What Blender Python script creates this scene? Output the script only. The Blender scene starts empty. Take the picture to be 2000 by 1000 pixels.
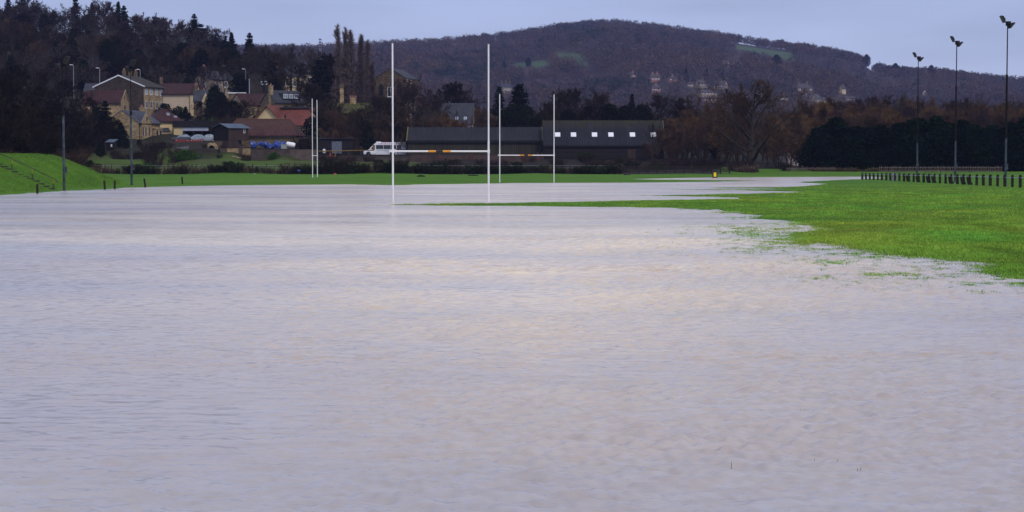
import bpy, math, random
import numpy as np
from mathutils import Vector, Matrix

random.seed(7)
RNG = np.random.default_rng(7)
PI = math.pi
R = math.radians
C = bpy.context.scene.collection

# ------------------------------------------------------------------ camera geometry
F, CAMZ, HOR = 3600.0, 2.5, 311.0
PITCH = math.atan((500 - HOR) / F)
CP, SP = math.cos(PITCH), math.sin(PITCH)

def wp(u, v, Y):
    dx, dy = (u - 1000) / F, -(v - 500) / F
    t = Y / (CP + dy * SP)
    return Vector((dx * t, Y, CAMZ + (-SP + dy * CP) * t))

def wx(u, Y, v=300):
    return wp(u, v, Y).x

def wz(v, Y):
    return wp(1000, v, Y).z

def gy(v, z=0.0):
    dy = -(v - 500) / F
    t = (z - CAMZ) / (-SP + dy * CP)
    return t * (CP + dy * SP)

def to_uv(x, y, z):
    a = z - CAMZ
    depth = y * CP - a * SP
    return 1000 + F * x / depth, 500 - F * (y * SP + a * CP) / depth

# ------------------------------------------------------------------ noise (numpy value noise)
def _h(ix, iy, seed):
    n = (ix.astype(np.int64) * 374761393 + iy.astype(np.int64) * 668265263 + seed * 1442695041) & 0xffffffff
    n = ((n ^ (n >> 13)) * 1274126177) & 0xffffffff
    return ((n ^ (n >> 16)) & 0xffff) / 65535.0

def vnoise(x, y, seed=0):
    x = np.asarray(x, float); y = np.asarray(y, float)
    ix, iy = np.floor(x), np.floor(y)
    fx, fy = x - ix, y - iy
    fx = fx * fx * (3 - 2 * fx); fy = fy * fy * (3 - 2 * fy)
    a = _h(ix, iy, seed); b = _h(ix + 1, iy, seed); c = _h(ix, iy + 1, seed); d = _h(ix + 1, iy + 1, seed)
    return (a + (b - a) * fx) * (1 - fy) + (c + (d - c) * fx) * fy - 0.5

def fbm(x, y, seed=0, oct=4):
    s, a = 0, 1.0
    for k in range(oct):
        s = s + a * vnoise(x * 2 ** k, y * 2 ** k, seed + k * 17)
        a *= 0.5
    return s

def sstep(x, a, b):
    t = np.clip((np.asarray(x, float) - a) / (b - a), 0, 1)
    return t * t * (3 - 2 * t)

# ------------------------------------------------------------------ tagging and mesh building
def tag(o, label=None, cat=None, group=None, kind=None):
    if label: o['label'] = label
    if cat: o['category'] = cat
    if group: o['group'] = group
    if kind: o['kind'] = kind
    return o

def empty(name, loc, rz=0.0, label=None, cat=None, group=None):
    o = bpy.data.objects.new(name, None)
    C.objects.link(o)
    o.location = loc
    o.rotation_euler = (0, 0, rz)
    o.empty_display_size = 0.3
    return tag(o, label, cat, group)

class MB:
    def __init__(self):
        self.v, self.f = [], []
    def add(self, vs, fs):
        n = len(self.v)
        self.v += [tuple(p) for p in vs]
        self.f += [tuple(i + n for i in q) for q in fs]
        return self
    def box(self, x0, x1, y0, y1, z0, z1, M=None):
        vs = [Vector((x, y, z)) for z in (z0, z1) for y in (y0, y1) for x in (x0, x1)]
        if M is not None: vs = [M @ p for p in vs]
        return self.add(vs, [(0, 2, 3, 1), (4, 5, 7, 6), (0, 1, 5, 4), (2, 6, 7, 3), (0, 4, 6, 2), (1, 3, 7, 5)])
    def cbox(self, c, s, M=None):
        return self.box(c[0] - s[0] / 2, c[0] + s[0] / 2, c[1] - s[1] / 2, c[1] + s[1] / 2, c[2] - s[2] / 2, c[2] + s[2] / 2, M)
    def tube(self, pts, rad, n=8, caps=True):
        pts = [Vector(p) for p in pts]
        if not hasattr(rad, '__len__'): rad = [rad] * len(pts)
        vs, fs = [], []
        for i, p in enumerate(pts):
            d = (pts[min(i + 1, len(pts) - 1)] - pts[max(i - 1, 0)]).normalized()
            a = Vector((0, 0, 1)) if abs(d.z) < 0.9 else Vector((1, 0, 0))
            s = d.cross(a).normalized(); t = d.cross(s)
            for k in range(n):
                an = 2 * PI * k / n
                vs.append(p + (s * math.cos(an) + t * math.sin(an)) * rad[i])
        for i in range(len(pts) - 1):
            for k in range(n):
                k2 = (k + 1) % n
                fs.append((i * n + k, (i + 1) * n + k, (i + 1) * n + k2, i * n + k2))
        if caps:
            fs.append(tuple(range(n)))
            fs.append(tuple((len(pts) - 1) * n + k for k in reversed(range(n))))
        return self.add(vs, fs)
    def prism(self, prof, a0, a1, axis='x'):
        """profile (p, q) swept along an axis: axis x -> (a, p, q); axis y -> (p, a, q)"""
        n = len(prof)
        mk = (lambda a, p, q: (a, p, q)) if axis == 'x' else (lambda a, p, q: (p, a, q))
        vs = [mk(a0, p, q) for p, q in prof] + [mk(a1, p, q) for p, q in prof]
        fs = [(i, (i + 1) % n, n + (i + 1) % n, n + i) for i in range(n)]
        fs += [tuple(reversed(range(n))), tuple(range(n, 2 * n))]
        return self.add(vs, fs)
    def lathe(self, prof, c=(0, 0, 0), n=12):
        vs, fs = [], []
        for r, z in prof:
            for k in range(n):
                a = 2 * PI * k / n
                vs.append((c[0] + r * math.cos(a), c[1] + r * math.sin(a), c[2] + z))
        for i in range(len(prof) - 1):
            for k in range(n):
                k2 = (k + 1) % n
                fs.append((i * n + k, i * n + k2, (i + 1) * n + k2, (i + 1) * n + k))
        fs.append(tuple(reversed(range(n))))
        fs.append(tuple((len(prof) - 1) * n + k for k in range(n)))
        return self.add(vs, fs)
    def mesh(self, name, mat):
        me = bpy.data.meshes.new(name)
        me.from_pydata(self.v, [], self.f)
        import bmesh
        bm = bmesh.new(); bm.from_mesh(me)
        bmesh.ops.recalc_face_normals(bm, faces=bm.faces)
        bm.to_mesh(me); bm.free()
        if mat: me.materials.append(mat)
        return me
    def build(self, name, mat, parent=None, bevel=0.0, smooth=False, loc=None, rz=None):
        me = self.mesh(name, mat)
        o = bpy.data.objects.new(name, me)
        C.objects.link(o)
        if parent: o.parent = parent
        if loc is not None: o.location = loc
        if rz is not None: o.rotation_euler = (0, 0, rz)
        if bevel > 0:
            import bmesh
            bm = bmesh.new(); bm.from_mesh(me)
            bmesh.ops.bevel(bm, geom=[e for e in bm.edges if len(e.link_faces) == 2 and e.calc_face_angle(0) > 0.5], offset=bevel, segments=2, affect='EDGES', clamp_overlap=True)
            bm.to_mesh(me); bm.free()
        if smooth:
            me.polygons.foreach_set('use_smooth', [True] * len(me.polygons))
            try: me.set_sharp_from_angle(angle=R(40))
            except Exception: pass
        return o

def np_mesh(name, V, Fc, mat, col=None, smooth=False):
    V = np.ascontiguousarray(V, dtype=np.float32); Fc = np.ascontiguousarray(Fc, dtype=np.int32)
    me = bpy.data.meshes.new(name)
    k = Fc.shape[1]
    me.vertices.add(len(V)); me.vertices.foreach_set('co', V.ravel())
    me.loops.add(Fc.size); me.loops.foreach_set('vertex_index', Fc.ravel())
    me.polygons.add(len(Fc)); me.polygons.foreach_set('loop_start', np.arange(0, Fc.size, k, dtype=np.int32))
    if col is not None:
        at = me.color_attributes.new('surf', 'FLOAT_COLOR', 'POINT')
        cc = np.ones((len(V), 4), np.float32); cc[:, :3] = col
        at.data.foreach_set('color', cc.ravel())
    me.update(calc_edges=True); me.validate()
    if smooth: me.polygons.foreach_set('use_smooth', np.ones(len(Fc), bool))
    if isinstance(mat, (list, tuple)):
        for m in mat: me.materials.append(m)
    elif mat: me.materials.append(mat)
    return me

def link(name, me, parent=None, loc=None):
    o = bpy.data.objects.new(name, me)
    C.objects.link(o)
    if parent: o.parent = parent
    if loc is not None: o.location = loc
    return o

# ------------------------------------------------------------------ materials
class NT:
    def __init__(self, name):
        self.m = bpy.data.materials.new(name)
        self.m.use_nodes = True
        self.t = self.m.node_tree
        self.b = self.t.nodes['Principled BSDF']
    def n(self, typ, ins=None, **kw):
        nd = self.t.nodes.new(typ)
        for k, v in kw.items(): setattr(nd, k, v)
        for k, v in (ins or {}).items():
            if hasattr(v, 'is_output') or isinstance(v, bpy.types.NodeSocket): self.t.links.new(v, nd.inputs[k])
            else: nd.inputs[k].default_value = v
        return nd
    def l(self, a, b): self.t.links.new(a, b)
    def mix(self, fac, a, b, mode='MIX'):
        nd = self.t.nodes.new('ShaderNodeMix'); nd.data_type = 'RGBA'; nd.blend_type = mode
        for i, v in ((0, fac), (6, a), (7, b)):
            if isinstance(v, bpy.types.NodeSocket): self.t.links.new(v, nd.inputs[i])
            else: nd.inputs[i].default_value = (v if i == 0 else (tuple(v) + (1,))[:4])
        return nd.outputs[2]
    def math(self, op, a, b=0.0, clamp=False):
        nd = self.t.nodes.new('ShaderNodeMath'); nd.operation = op; nd.use_clamp = clamp
        for i, v in ((0, a), (1, b)):
            if isinstance(v, bpy.types.NodeSocket): self.t.links.new(v, nd.inputs[i])
            else: nd.inputs[i].default_value = v
        return nd.outputs[0]
    def ramp(self, fac, p0, p1):
        nd = self.n('ShaderNodeMapRange', {'Value': fac, 'From Min': p0, 'From Max': p1})
        return nd.outputs[0]
    def obj(self): return self.n('ShaderNodeTexCoord').outputs['Object']
    def pos(self): return self.n('ShaderNodeNewGeometry').outputs['Position']
    def noise(self, vec, scale, detail=3, rough=0.55, out='Fac'):
        return self.n('ShaderNodeTexNoise', {'Vector': vec, 'Scale': scale, 'Detail': detail, 'Roughness': rough}).outputs[out]
    def vmap(self, vec, scale=(1, 1, 1), rot=(0, 0, 0)):
        return self.n('ShaderNodeMapping', {'Vector': vec, 'Scale': scale, 'Rotation': rot}).outputs[0]
    def wallvec(self):
        """(x + y, z, 0) so that rows run level round every wall of a building"""
        s = self.n('ShaderNodeSeparateXYZ', {0: self.obj()})
        u = self.math('ADD', s.outputs[0], s.outputs[1])
        return self.n('ShaderNodeCombineXYZ', {0: u, 1: s.outputs[2]}).outputs[0]
    def bump(self, h, strength=0.4, dist=0.02):
        nd = self.n('ShaderNodeBump', {'Height': h, 'Strength': strength, 'Distance': dist})
        self.l(nd.outputs[0], self.b.inputs['Normal'])
    def fin(self, col=None, rough=0.8, spec=None):
        if col is not None:
            if isinstance(col, bpy.types.NodeSocket): self.l(col, self.b.inputs['Base Color'])
            else: self.b.inputs['Base Color'].default_value = tuple(col) + (1,)
        if isinstance(rough, bpy.types.NodeSocket): self.l(rough, self.b.inputs['Roughness'])
        else: self.b.inputs['Roughness'].default_value = rough
        if spec is not None: self.b.inputs['Specular IOR Level'].default_value = spec
        return self.m

def sc(c, k): return tuple(min(1, x * k) for x in c)

def m_plain(name, col, rough=0.7, var=0.25, scale=3.0, spec=0.4, metal=0.0):
    t = NT(name)
    f = t.noise(t.obj(), scale, 4)
    f2 = t.ramp(f, 0.3, 0.7)
    c = t.mix(f2, sc(col, 1 - var), sc(col, 1 + var))
    t.b.inputs['Metallic'].default_value = metal
    return t.fin(c, rough, spec)

def m_twig(name, col, var=0.3):
    t = NT(name)
    r = t.n('ShaderNodeObjectInfo').outputs['Random']
    f = t.noise(t.obj(), 0.6, 3)
    c = t.mix(r, sc(col, 1 - var), sc(col, 1 + var))
    c = t.mix(t.ramp(f, 0.35, 0.65), t.mix(1.0, c, (0.75, 0.75, 0.78), 'MULTIPLY'), t.mix(1.0, c, (1.25, 1.2, 1.1), 'MULTIPLY'))
    return t.fin(c, 1.0, 0.0)

def m_stone(name, col, w=0.5, h=0.22, mortar=(0.3, 0.26, 0.2), var=0.35, rough=0.9):
    t = NT(name)
    v = t.wallvec()
    br = t.n('ShaderNodeTexBrick', {'Vector': v, 'Color1': tuple(sc(col, 1 - var)) + (1,), 'Color2': tuple(sc(col, 1 + var)) + (1,),
             'Mortar': tuple(mortar) + (1,), 'Scale': 1.0, 'Mortar Size': 0.015, 'Brick Width': w, 'Row Height': h})
    n1 = t.noise(t.obj(), 0.7, 4)
    c = t.mix(t.ramp(n1, 0.35, 0.7), br.outputs['Color'], t.mix(1.0, br.outputs['Color'], (0.62, 0.6, 0.6), 'MULTIPLY'))
    t.bump(t.math('ADD', t.noise(t.obj(), 8, 3), t.math('MULTIPLY', br.outputs['Fac'], -1)), 0.5, 0.03)
    return t.fin(c, rough, 0.2)

def m_tiles(name, col, w=0.28, h=0.2, var=0.3, moss=None, rough=0.75):
    t = NT(name)
    v = t.wallvec()
    br = t.n('ShaderNodeTexBrick', {'Vector': v, 'Color1': tuple(sc(col, 1 - var)) + (1,), 'Color2': tuple(sc(col, 1 + var)) + (1,),
             'Mortar': tuple(sc(col, 0.45)) + (1,), 'Scale': 1.0, 'Mortar Size': 0.012, 'Brick Width': w, 'Row Height': h})
    n1 = t.noise(t.obj(), 0.5, 5, 0.6)
    c = t.mix(t.ramp(n1, 0.35, 0.7), br.outputs['Color'], t.mix(1.0, br.outputs['Color'], (0.6, 0.62, 0.66), 'MULTIPLY'))
    if moss is not None:
        zlo, zhi, mc = moss
        s = t.n('ShaderNodeSeparateXYZ', {0: t.obj()})
        f = t.math('MULTIPLY', t.ramp(s.outputs[2], zlo, zhi), t.ramp(t.noise(t.obj(), 1.5, 5, 0.7), 0.3, 0.6), True)
        c = t.mix(f, c, mc)
    wv = t.n('ShaderNodeTexWave', {'Vector': v, 'Scale': 1.0 / h / 6.28 * 3.14, 'Distortion': 0.3}, wave_type='BANDS', bands_direction='Y')
    t.bump(t.math('ADD', wv.outputs['Fac'], t.noise(t.obj(), 6, 3)), 0.5, 0.03)
    return t.fin(c, rough, 0.12)

def m_boards(name, col, w=0.15, var=0.4, vertical=True, rough=0.85, gap=0.25):
    t = NT(name)
    s = t.n('ShaderNodeSeparateXYZ', {0: t.obj()})
    u = t.math('ADD', s.outputs[0], s.outputs[1]) if vertical else s.outputs[2]
    k = t.math('DIVIDE', u, w)
    fr = t.math('FRACT', k); fl = t.math('FLOOR', k)
    wn = t.n('ShaderNodeTexWhiteNoise', {'W': fl}, noise_dimensions='1D')
    st = t.noise(t.vmap(t.obj(), (6, 6, 0.5) if vertical else (0.5, 0.5, 6)), 1.2, 4)
    f = t.math('ADD', t.math('MULTIPLY', wn.outputs['Value'], 0.6), t.math('MULTIPLY', st, 0.5))
    c = t.mix(f, sc(col, 1 - var), sc(col, 1 + var))
    edge = t.math('LESS_THAN', fr, 0.1)
    c = t.mix(edge, c, sc(col, gap))
    t.bump(t.math('MULTIPLY', edge, -1.0), 0.6, 0.02)
    return t.fin(c, rough, 0.2)

def m_corrug(name, col, pitch=0.3, moss=None, var=0.25, rough=0.7):
    t = NT(name)
    s = t.n('ShaderNodeSeparateXYZ', {0: t.obj()})
    k = t.math('MULTIPLY', s.outputs[0], 2 * PI / pitch)
    w = t.math('SINE', k)
    n1 = t.noise(t.obj(), 0.35, 5, 0.65)
    st = t.noise(t.vmap(t.obj(), (2.5, 0.25, 0.25)), 1.0, 4)
    f = t.math('ADD', t.math('MULTIPLY', n1, 0.6), t.math('MULTIPLY', st, 0.5))
    c = t.mix(t.ramp(f, 0.4, 0.75), sc(col, 1 - var), sc(col, 1 + var))
    sh = t.math('FLOOR', t.math('DIVIDE', s.outputs[0], 1.05))
    wn = t.n('ShaderNodeTexWhiteNoise', {'W': sh}, noise_dimensions='1D')
    c = t.mix(t.math('MULTIPLY', wn.outputs['Value'], 0.35), c, sc(col, 0.55))
    if moss is not None:
        zlo, zhi, mc = moss
        f = t.math('MULTIPLY', t.ramp(s.outputs[2], zlo, zhi), t.ramp(t.noise(t.obj(), 1.2, 6, 0.7), 0.36, 0.58), True)
        c = t.mix(f, c, mc)
    t.bump(w, 0.7, 0.05)
    return t.fin(c, rough, 0.08)

def m_glass(name, col=(0.02, 0.025, 0.03)):
    t = NT(name)
    f = t.noise(t.obj(), 0.8, 2)
    c = t.mix(f, sc(col, 0.5), sc(col, 1.6))
    return t.fin(c, 0.08, 0.5)

M = {}
def mats():
    M['bark'] = m_plain('bark', (0.035, 0.028, 0.022), 0.95, 0.4, 4, 0.1)
    M['bark_grey'] = m_plain('bark_grey', (0.06, 0.052, 0.045), 0.95, 0.4, 4, 0.1)
    M['tw_brown'] = m_twig('twig_brown', (0.031, 0.023, 0.018))
    M['tw_grey'] = m_twig('twig_grey', (0.055, 0.045, 0.040))
    M['tw_purple'] = m_twig('twig_purple', (0.050, 0.033, 0.036))
    M['tw_orange'] = m_twig('twig_orange', (0.110, 0.066, 0.034))
    M['tw_russet'] = m_twig('twig_russet', (0.085, 0.054, 0.037))
    M['tw_willow'] = m_twig('twig_willow', (0.068, 0.043, 0.029))
    M['tw_poplar'] = m_twig('twig_poplar', (0.125, 0.095, 0.095))
    M['tw_dark'] = m_twig('twig_dark', (0.016, 0.012, 0.010))
    M['ever'] = m_twig('evergreen_needles', (0.008, 0.012, 0.009), 0.35)
    M['ever2'] = m_twig('evergreen_leaves', (0.010, 0.014, 0.008), 0.35)
    M['ley'] = m_twig('cypress_sprays', (0.006, 0.014, 0.006), 0.35)
    M['ivy'] = m_twig('ivy_leaves', (0.012, 0.017, 0.008), 0.3)
    M['bramble'] = m_twig('bramble_leaves', (0.022, 0.032, 0.012), 0.4)
    M['greenbush'] = m_twig('green_bush_leaves', (0.03, 0.07, 0.012), 0.3)
    M['reed'] = m_twig('dead_grass', (0.20, 0.14, 0.09), 0.3)
    M['white'] = m_plain('white_paint', (0.80, 0.80, 0.82), 0.35, 0.06, 2, 0.5)
    M['whitew'] = m_plain('white_window_frame', (0.72, 0.73, 0.76), 0.5, 0.06, 2)
    M['tape'] = m_plain('orange_tape', (0.75, 0.30, 0.01), 0.5, 0.1)
    M['black'] = m_plain('black_plastic', (0.012, 0.012, 0.013), 0.6, 0.3)
    M['blackrub'] = m_plain('tyre_rubber', (0.015, 0.015, 0.016), 0.85, 0.3)
    M['steel'] = m_plain('galvanised_steel', (0.30, 0.33, 0.38), 0.5, 0.25, 2, 0.5)
    M['mast_low'] = m_plain('weathered_mast_paint', (0.05, 0.064, 0.08), 0.8, 0.75, 1.5, 0.15)
    M['lampdark'] = m_plain('unlit_lamp_glass', (0.06, 0.065, 0.07), 0.2, 0.1)
    M['mast_dark'] = m_plain('dark_mast_paint', (0.014, 0.013, 0.014), 0.85, 0.4, 3, 0.08)
    M['mast_thin'] = m_plain('blackened_mast_steel', (0.012, 0.012, 0.013), 0.7, 0.3, 2, 0.1)
    M['mast_up'] = m_plain('mast_upper_steel', (0.018, 0.019, 0.024), 0.8, 0.3, 3, 0.12)
    M['lampgl'] = m_plain('lamp_glass', (0.42, 0.45, 0.5), 0.2, 0.05)
    M['glass'] = m_glass('dark_window_glass')
    M['glass_blue'] = m_glass('sky_painted_glass', (0.16, 0.22, 0.28))  # pale sky reflection painted into the pane colour
    M['post'] = m_boards('tarred_post_timber', (0.022, 0.017, 0.014), 0.4)
    M['fencewood'] = m_boards('dark_fence_timber', (0.028, 0.022, 0.018), 0.3, vertical=False)
    M['pale'] = m_boards('chestnut_pale', (0.16, 0.105, 0.085), 0.09, 0.5, gap=0.7)
    M['yellow'] = m_plain('yellow_paint', (0.62, 0.40, 0.012), 0.5, 0.2)
    M['yellowdirty'] = m_plain('dirty_yellow_paint', (0.20, 0.115, 0.012), 0.7, 0.35)
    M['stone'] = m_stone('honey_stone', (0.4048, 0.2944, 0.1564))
    M['stone_dk'] = m_stone('dark_rubble_stone', (0.165, 0.1237, 0.075), 0.45, 0.18, (0.14, 0.11, 0.08))
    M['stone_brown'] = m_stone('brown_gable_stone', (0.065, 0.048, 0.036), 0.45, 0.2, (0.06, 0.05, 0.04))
    M['stone_mill'] = m_stone('mill_stone', (0.1275, 0.09, 0.0585), 0.6, 0.25, (0.10, 0.08, 0.06))
    M['flat_grey'] = m_stone('grey_brown_block', (0.0638, 0.054, 0.0435), 0.5, 0.2, (0.07, 0.06, 0.05), 0.2)
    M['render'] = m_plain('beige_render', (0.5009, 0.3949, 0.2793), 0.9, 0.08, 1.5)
    M['cream'] = m_plain('cream_render', (0.6219, 0.4915, 0.2608), 0.9, 0.08, 1.5)
    M['cream2'] = m_plain('pale_cream_render', (0.5522, 0.4379, 0.257), 0.9, 0.1, 1.5)
    M['dkrender'] = m_plain('dull_brown_render', (0.28, 0.21, 0.13), 0.9, 0.15, 1.2)  # one even dull brown for the whole wall
    M['brick'] = m_stone('old_red_brown_brick', (0.088, 0.0528, 0.044), 0.23, 0.075, (0.10, 0.08, 0.07), 0.35)
    M['block'] = m_stone('grey_brown_blockwork', (0.0805, 0.0644, 0.056), 0.45, 0.215, (0.09, 0.075, 0.065), 0.25)
    M['concrete'] = m_plain('brown_stained_concrete', (0.0975, 0.0735, 0.0638), 0.9, 0.3, 0.8)
    M['tile_maroon'] = m_tiles('maroon_tiles', (0.0574, 0.0252, 0.0252))
    M['tile_maroon2'] = m_tiles('weathered_maroon_tiles', (0.084, 0.0352, 0.0336), moss=(2.6, 6.0, (0.07, 0.045, 0.03)))
    M['tile_red'] = m_tiles('new_red_tiles', (0.19, 0.062, 0.047), 0.3, 0.22, 0.15)
    M['tile_brown'] = m_tiles('mossy_brown_tiles', (0.0525, 0.0448, 0.035))
    M['slate'] = m_tiles('grey_slate', (0.09, 0.0975, 0.1162), 0.3, 0.16, 0.2)
    M['slate_dk'] = m_tiles('dark_slate', (0.06, 0.064, 0.078), 0.3, 0.16, 0.25)
    M['moss_roof'] = m_tiles('moss_covered_roof', (0.075, 0.08, 0.025), 0.3, 0.2, 0.4)
    M['asb'] = m_corrug('fibre_cement_sheets', (0.027, 0.027, 0.034), 0.3)
    M['metal_roof'] = m_corrug('blue_grey_metal_sheet', (0.104, 0.136, 0.184), 0.25)
    M['yboard'] = m_boards('grey_green_vertical_boards', (0.0384, 0.0352, 0.0272), 0.18, 0.45)
    M['blackboard'] = m_boards('black_weatherboard', (0.016, 0.014, 0.016), 0.2, 0.4, False)
    M['shedbrown'] = m_boards('brown_shed_boards', (0.055, 0.035, 0.030), 0.16, 0.4)
    M['shedblack'] = m_boards('tarred_shed_boards', (0.012, 0.010, 0.010), 0.16, 0.4)
    M['trim_moss'] = m_plain('mossy_verge_timber', (0.13, 0.12, 0.03), 0.9, 0.4, 3)
    M['trim_dark'] = m_plain('dark_gutter', (0.02, 0.02, 0.022), 0.6, 0.2)
    M['trim_brown'] = m_plain('brown_bargeboard', (0.14, 0.065, 0.04), 0.7, 0.2)
    M['redpipe'] = m_plain('red_pipe', (0.13, 0.022, 0.020), 0.6, 0.2)
    M['bluebag'] = m_plain('blue_plastic_sack', (0.012, 0.045, 0.24), 0.35, 0.5, 3, 0.5)
    M['greybin'] = m_plain('grey_green_plastic', (0.26, 0.30, 0.28), 0.5, 0.2)
    M['red'] = m_plain('red_plastic', (0.38, 0.035, 0.035), 0.5, 0.3)
    M['carblue'] = m_plain('dark_blue_car_paint', (0.035, 0.05, 0.075), 0.2, 0.1, 2, 0.6)
    M['carsilver'] = m_plain('silver_blue_car_paint', (0.25, 0.31, 0.36), 0.25, 0.08, 2, 0.6)
    M['carwhite'] = m_plain('pale_car_paint', (0.30, 0.33, 0.37), 0.25, 0.06, 2, 0.6)
    M['greypanel'] = m_boards('blue_grey_sheet_panel', (0.36, 0.40, 0.50), 0.3, 0.12, gap=0.75)
    M['pink'] = m_boards('pale_pink_cladding', (0.42, 0.31, 0.31), 0.18, 0.1, False, gap=0.7)
    M['bluedoor'] = m_plain('blue_grey_door_paint', (0.11, 0.13, 0.17), 0.6, 0.2)
    M['orange'] = m_plain('orange_brown_panel', (0.42, 0.19, 0.02), 0.7, 0.3)
    M['bingreen'] = m_plain('dark_green_plastic', (0.012, 0.03, 0.012), 0.5, 0.2)
    M['signyellow'] = m_plain('bright_yellow_notice', (0.85, 0.58, 0.01), 0.5, 0.08)
    M['treadcon'] = m_plain('dark_step_edge', (0.03, 0.026, 0.022), 0.9, 0.4, 2)
    M['log'] = m_plain('cut_timber', (0.30, 0.22, 0.14), 0.9, 0.3)
    M['brickred'] = m_plain('far_red_brick', (0.28, 0.14, 0.11), 0.9, 0.2)
    M['farstone'] = m_plain('far_pale_stone', (0.28, 0.225, 0.17), 0.9, 0.15)
    M['farroof'] = m_plain('far_dark_roof', (0.055, 0.045, 0.048), 0.8, 0.2)
    M['farroof_pale'] = m_plain('far_pale_roof', (0.24, 0.205, 0.215), 0.8, 0.12)
    M['farroof_grey'] = m_plain('far_grey_roof', (0.18, 0.20, 0.24), 0.6, 0.12)
    # minibus livery: white with grey swirls and faint red band marks on the flank
    t = NT('minibus_paint')
    s = t.n('ShaderNodeSeparateXYZ', {0: t.obj()})
    wv = t.n('ShaderNodeTexWave', {'Vector': t.obj(), 'Scale': 1.6, 'Distortion': 7.0, 'Detail': 2.0, 'Detail Scale': 1.2}, bands_direction='DIAGONAL')
    f = t.math('MULTIPLY', t.math('GREATER_THAN', wv.outputs['Fac'], 0.78), t.ramp(s.outputs[0], -0.2, 1.0), True)
    f = t.math('MULTIPLY', f, t.math('LESS_THAN', s.outputs[2], 1.45))
    c = t.mix(f, (0.74, 0.76, 0.82), (0.16, 0.20, 0.24))
    M['buswhite'] = t.fin(c, 0.25, 0.5)
# ------------------------------------------------------------------ shoreline of the flood (photo pixels laid on the level water plane)
SHORE = [(3500,640),(2300,580),(2000,548),(1940,538),(1890,522),(1830,508),(1770,503),(1700,500),(1640,492),(1590,479),(1555,463),
 (1545,452),(1578,441),(1500,431),(1440,421),(1400,412.5),(1300,406.5),(1150,404),(1000,402),(850,401.3),(735,400),(850,398.2),
 (1000,396.8),(1120,394.3),(1250,392),(1340,390.6),(1400,389.8),(1428,388),(1428,386.5),(1400,384),(1330,383.3),(1270,382),
 (1340,381),(1400,380),(1480,378),(1575,375.2),(1500,372.8),(1440,371.6),(1330,370.8),(1440,370.6),(1555,369.4),(1500,368.4),
 (1440,367.9),(1380,367.4),(1440,366.5),(1520,365.8),(1580,363),(1612,358.8),(1575,357.2),(1560,355.5),(1600,353),(1650,350.8),
 (1700,349.2),(1735,347.2),(1700,344.8),(1600,345.2),(1500,345.8),(1400,346.3),(1330,347.5),(1240,349.7),(1300,351.2),(1400,352.2),
 (1490,353),(1400,354.8),(1250,356.7),(1000,357.6),(940,358.6),(830,360),(770,361.8),(680,360),(550,361),(400,362.7),(300,365),
 (240,367),(220,369),(130,373),(50,378),(0,381),(-100,387),(-600,420),(-3000,520)]
SH = [(wx(u, gy(v), v), gy(v)) for u, v in SHORE]
SH += [(-500, 40), (-500, 900), (900, 900), (900, 27)]
SH = np.array(SH)

def land_sd(x, y):
    x = np.asarray(x, float); y = np.asarray(y, float)
    best = np.full(x.shape, 1e9); inside = np.zeros(x.shape, bool)
    n = len(SH)
    for i in range(n):
        x0, y0 = SH[i]; x1, y1 = SH[(i + 1) % n]
        dx, dy = x1 - x0, y1 - y0
        t = np.clip(((x - x0) * dx + (y - y0) * dy) / (dx * dx + dy * dy), 0, 1)
        best = np.minimum(best, (x - x0 - t * dx) ** 2 + (y - y0 - t * dy) ** 2)
        if y0 != y1:
            c = ((y0 > y) != (y1 > y)) & (x < dx * (y - y0) / dy + x0)
            inside ^= c
    d = np.sqrt(best)
    return np.where(inside, d, -d)

# ------------------------------------------------------------------ rising ground behind the pitch: control points (u, Y, z)
CT = []
for u in range(-600, 2700, 300): CT.append((u, 284, .2))
def row(Y, *uz):
    for u, z in uz: CT.append((u, Y, z))
row(310, (-300,1.2),(0,1.2),(150,1.1),(300,1.1),(500,1.1),(700,1.0),(850,.9),(1000,.9),(1300,.7),(1500,.4),(1700,.4),(2000,.4),(2400,.4))
row(334, (-300,4),(0,3.5),(150,2.8),(250,2.3),(400,2.2),(500,2.0),(600,2.0),(700,2.0),(800,2.0),(1000,2.0),(1300,1.8),(1500,.8),(1800,.5),(2300,.5))
row(346, (-300,6),(0,5.5),(150,4.5),(250,4.4),(330,4.8),(400,4.6),(450,4.3),(500,4.3),(570,4.2),(620,3.2),(700,3.1),(800,3.1),(1000,3.0),(1300,2.8),(1500,1.2),(2000,.8),(2400,.8))
row(375, (-300,11),(0,9),(150,7.4),(220,6.4),(300,6.0),(400,6),(500,5),(600,4.5),(700,4),(800,4),(1000,3.5),(1300,3),(1600,2),(2000,1.5),(2400,1.5))
row(400, (-300,16),(0,13),(150,10),(300,8),(400,7.5),(500,7),(600,7),(700,6),(850,5),(1000,4),(1300,3.5),(1700,2.5),(2400,2.5))
row(430, (-300,20),(0,17),(150,12.5),(250,11.5),(350,11.5),(450,11),(550,11),(680,11),(760,9),(850,7),(1000,5.5),(1300,4),(1700,3),(2400,3))
row(455, (-300,24),(0,20),(150,14.5),(300,13),(400,13),(500,13),(600,13),(680,13),(760,10),(850,8),(1000,6),(1300,4),(1700,3),(2400,3))
row(480, (-300,29),(0,24),(200,19),(300,18),(400,18),(500,17.5),(600,16.5),(700,14),(800,11),(1000,7),(1500,4),(2400,4))
row(550, (-300,42),(0,34),(200,30),(350,27),(500,24),(600,21),(700,16),(800,12),(1000,8),(1500,5),(2400,5))
row(650, (-300,54),(0,44),(150,43),(300,38),(400,34),(500,28),(620,23),(700,18),(800,14),(1000,9),(1500,6),(2400,6))
row(760, (-300,50),(0,42),(300,36),(500,26),(650,20),(800,13),(1000,10),(1500,7),(2400,7))
row(1000, (-300,30),(200,24),(600,16),(1000,11),(1500,9),(2400,9))
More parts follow.
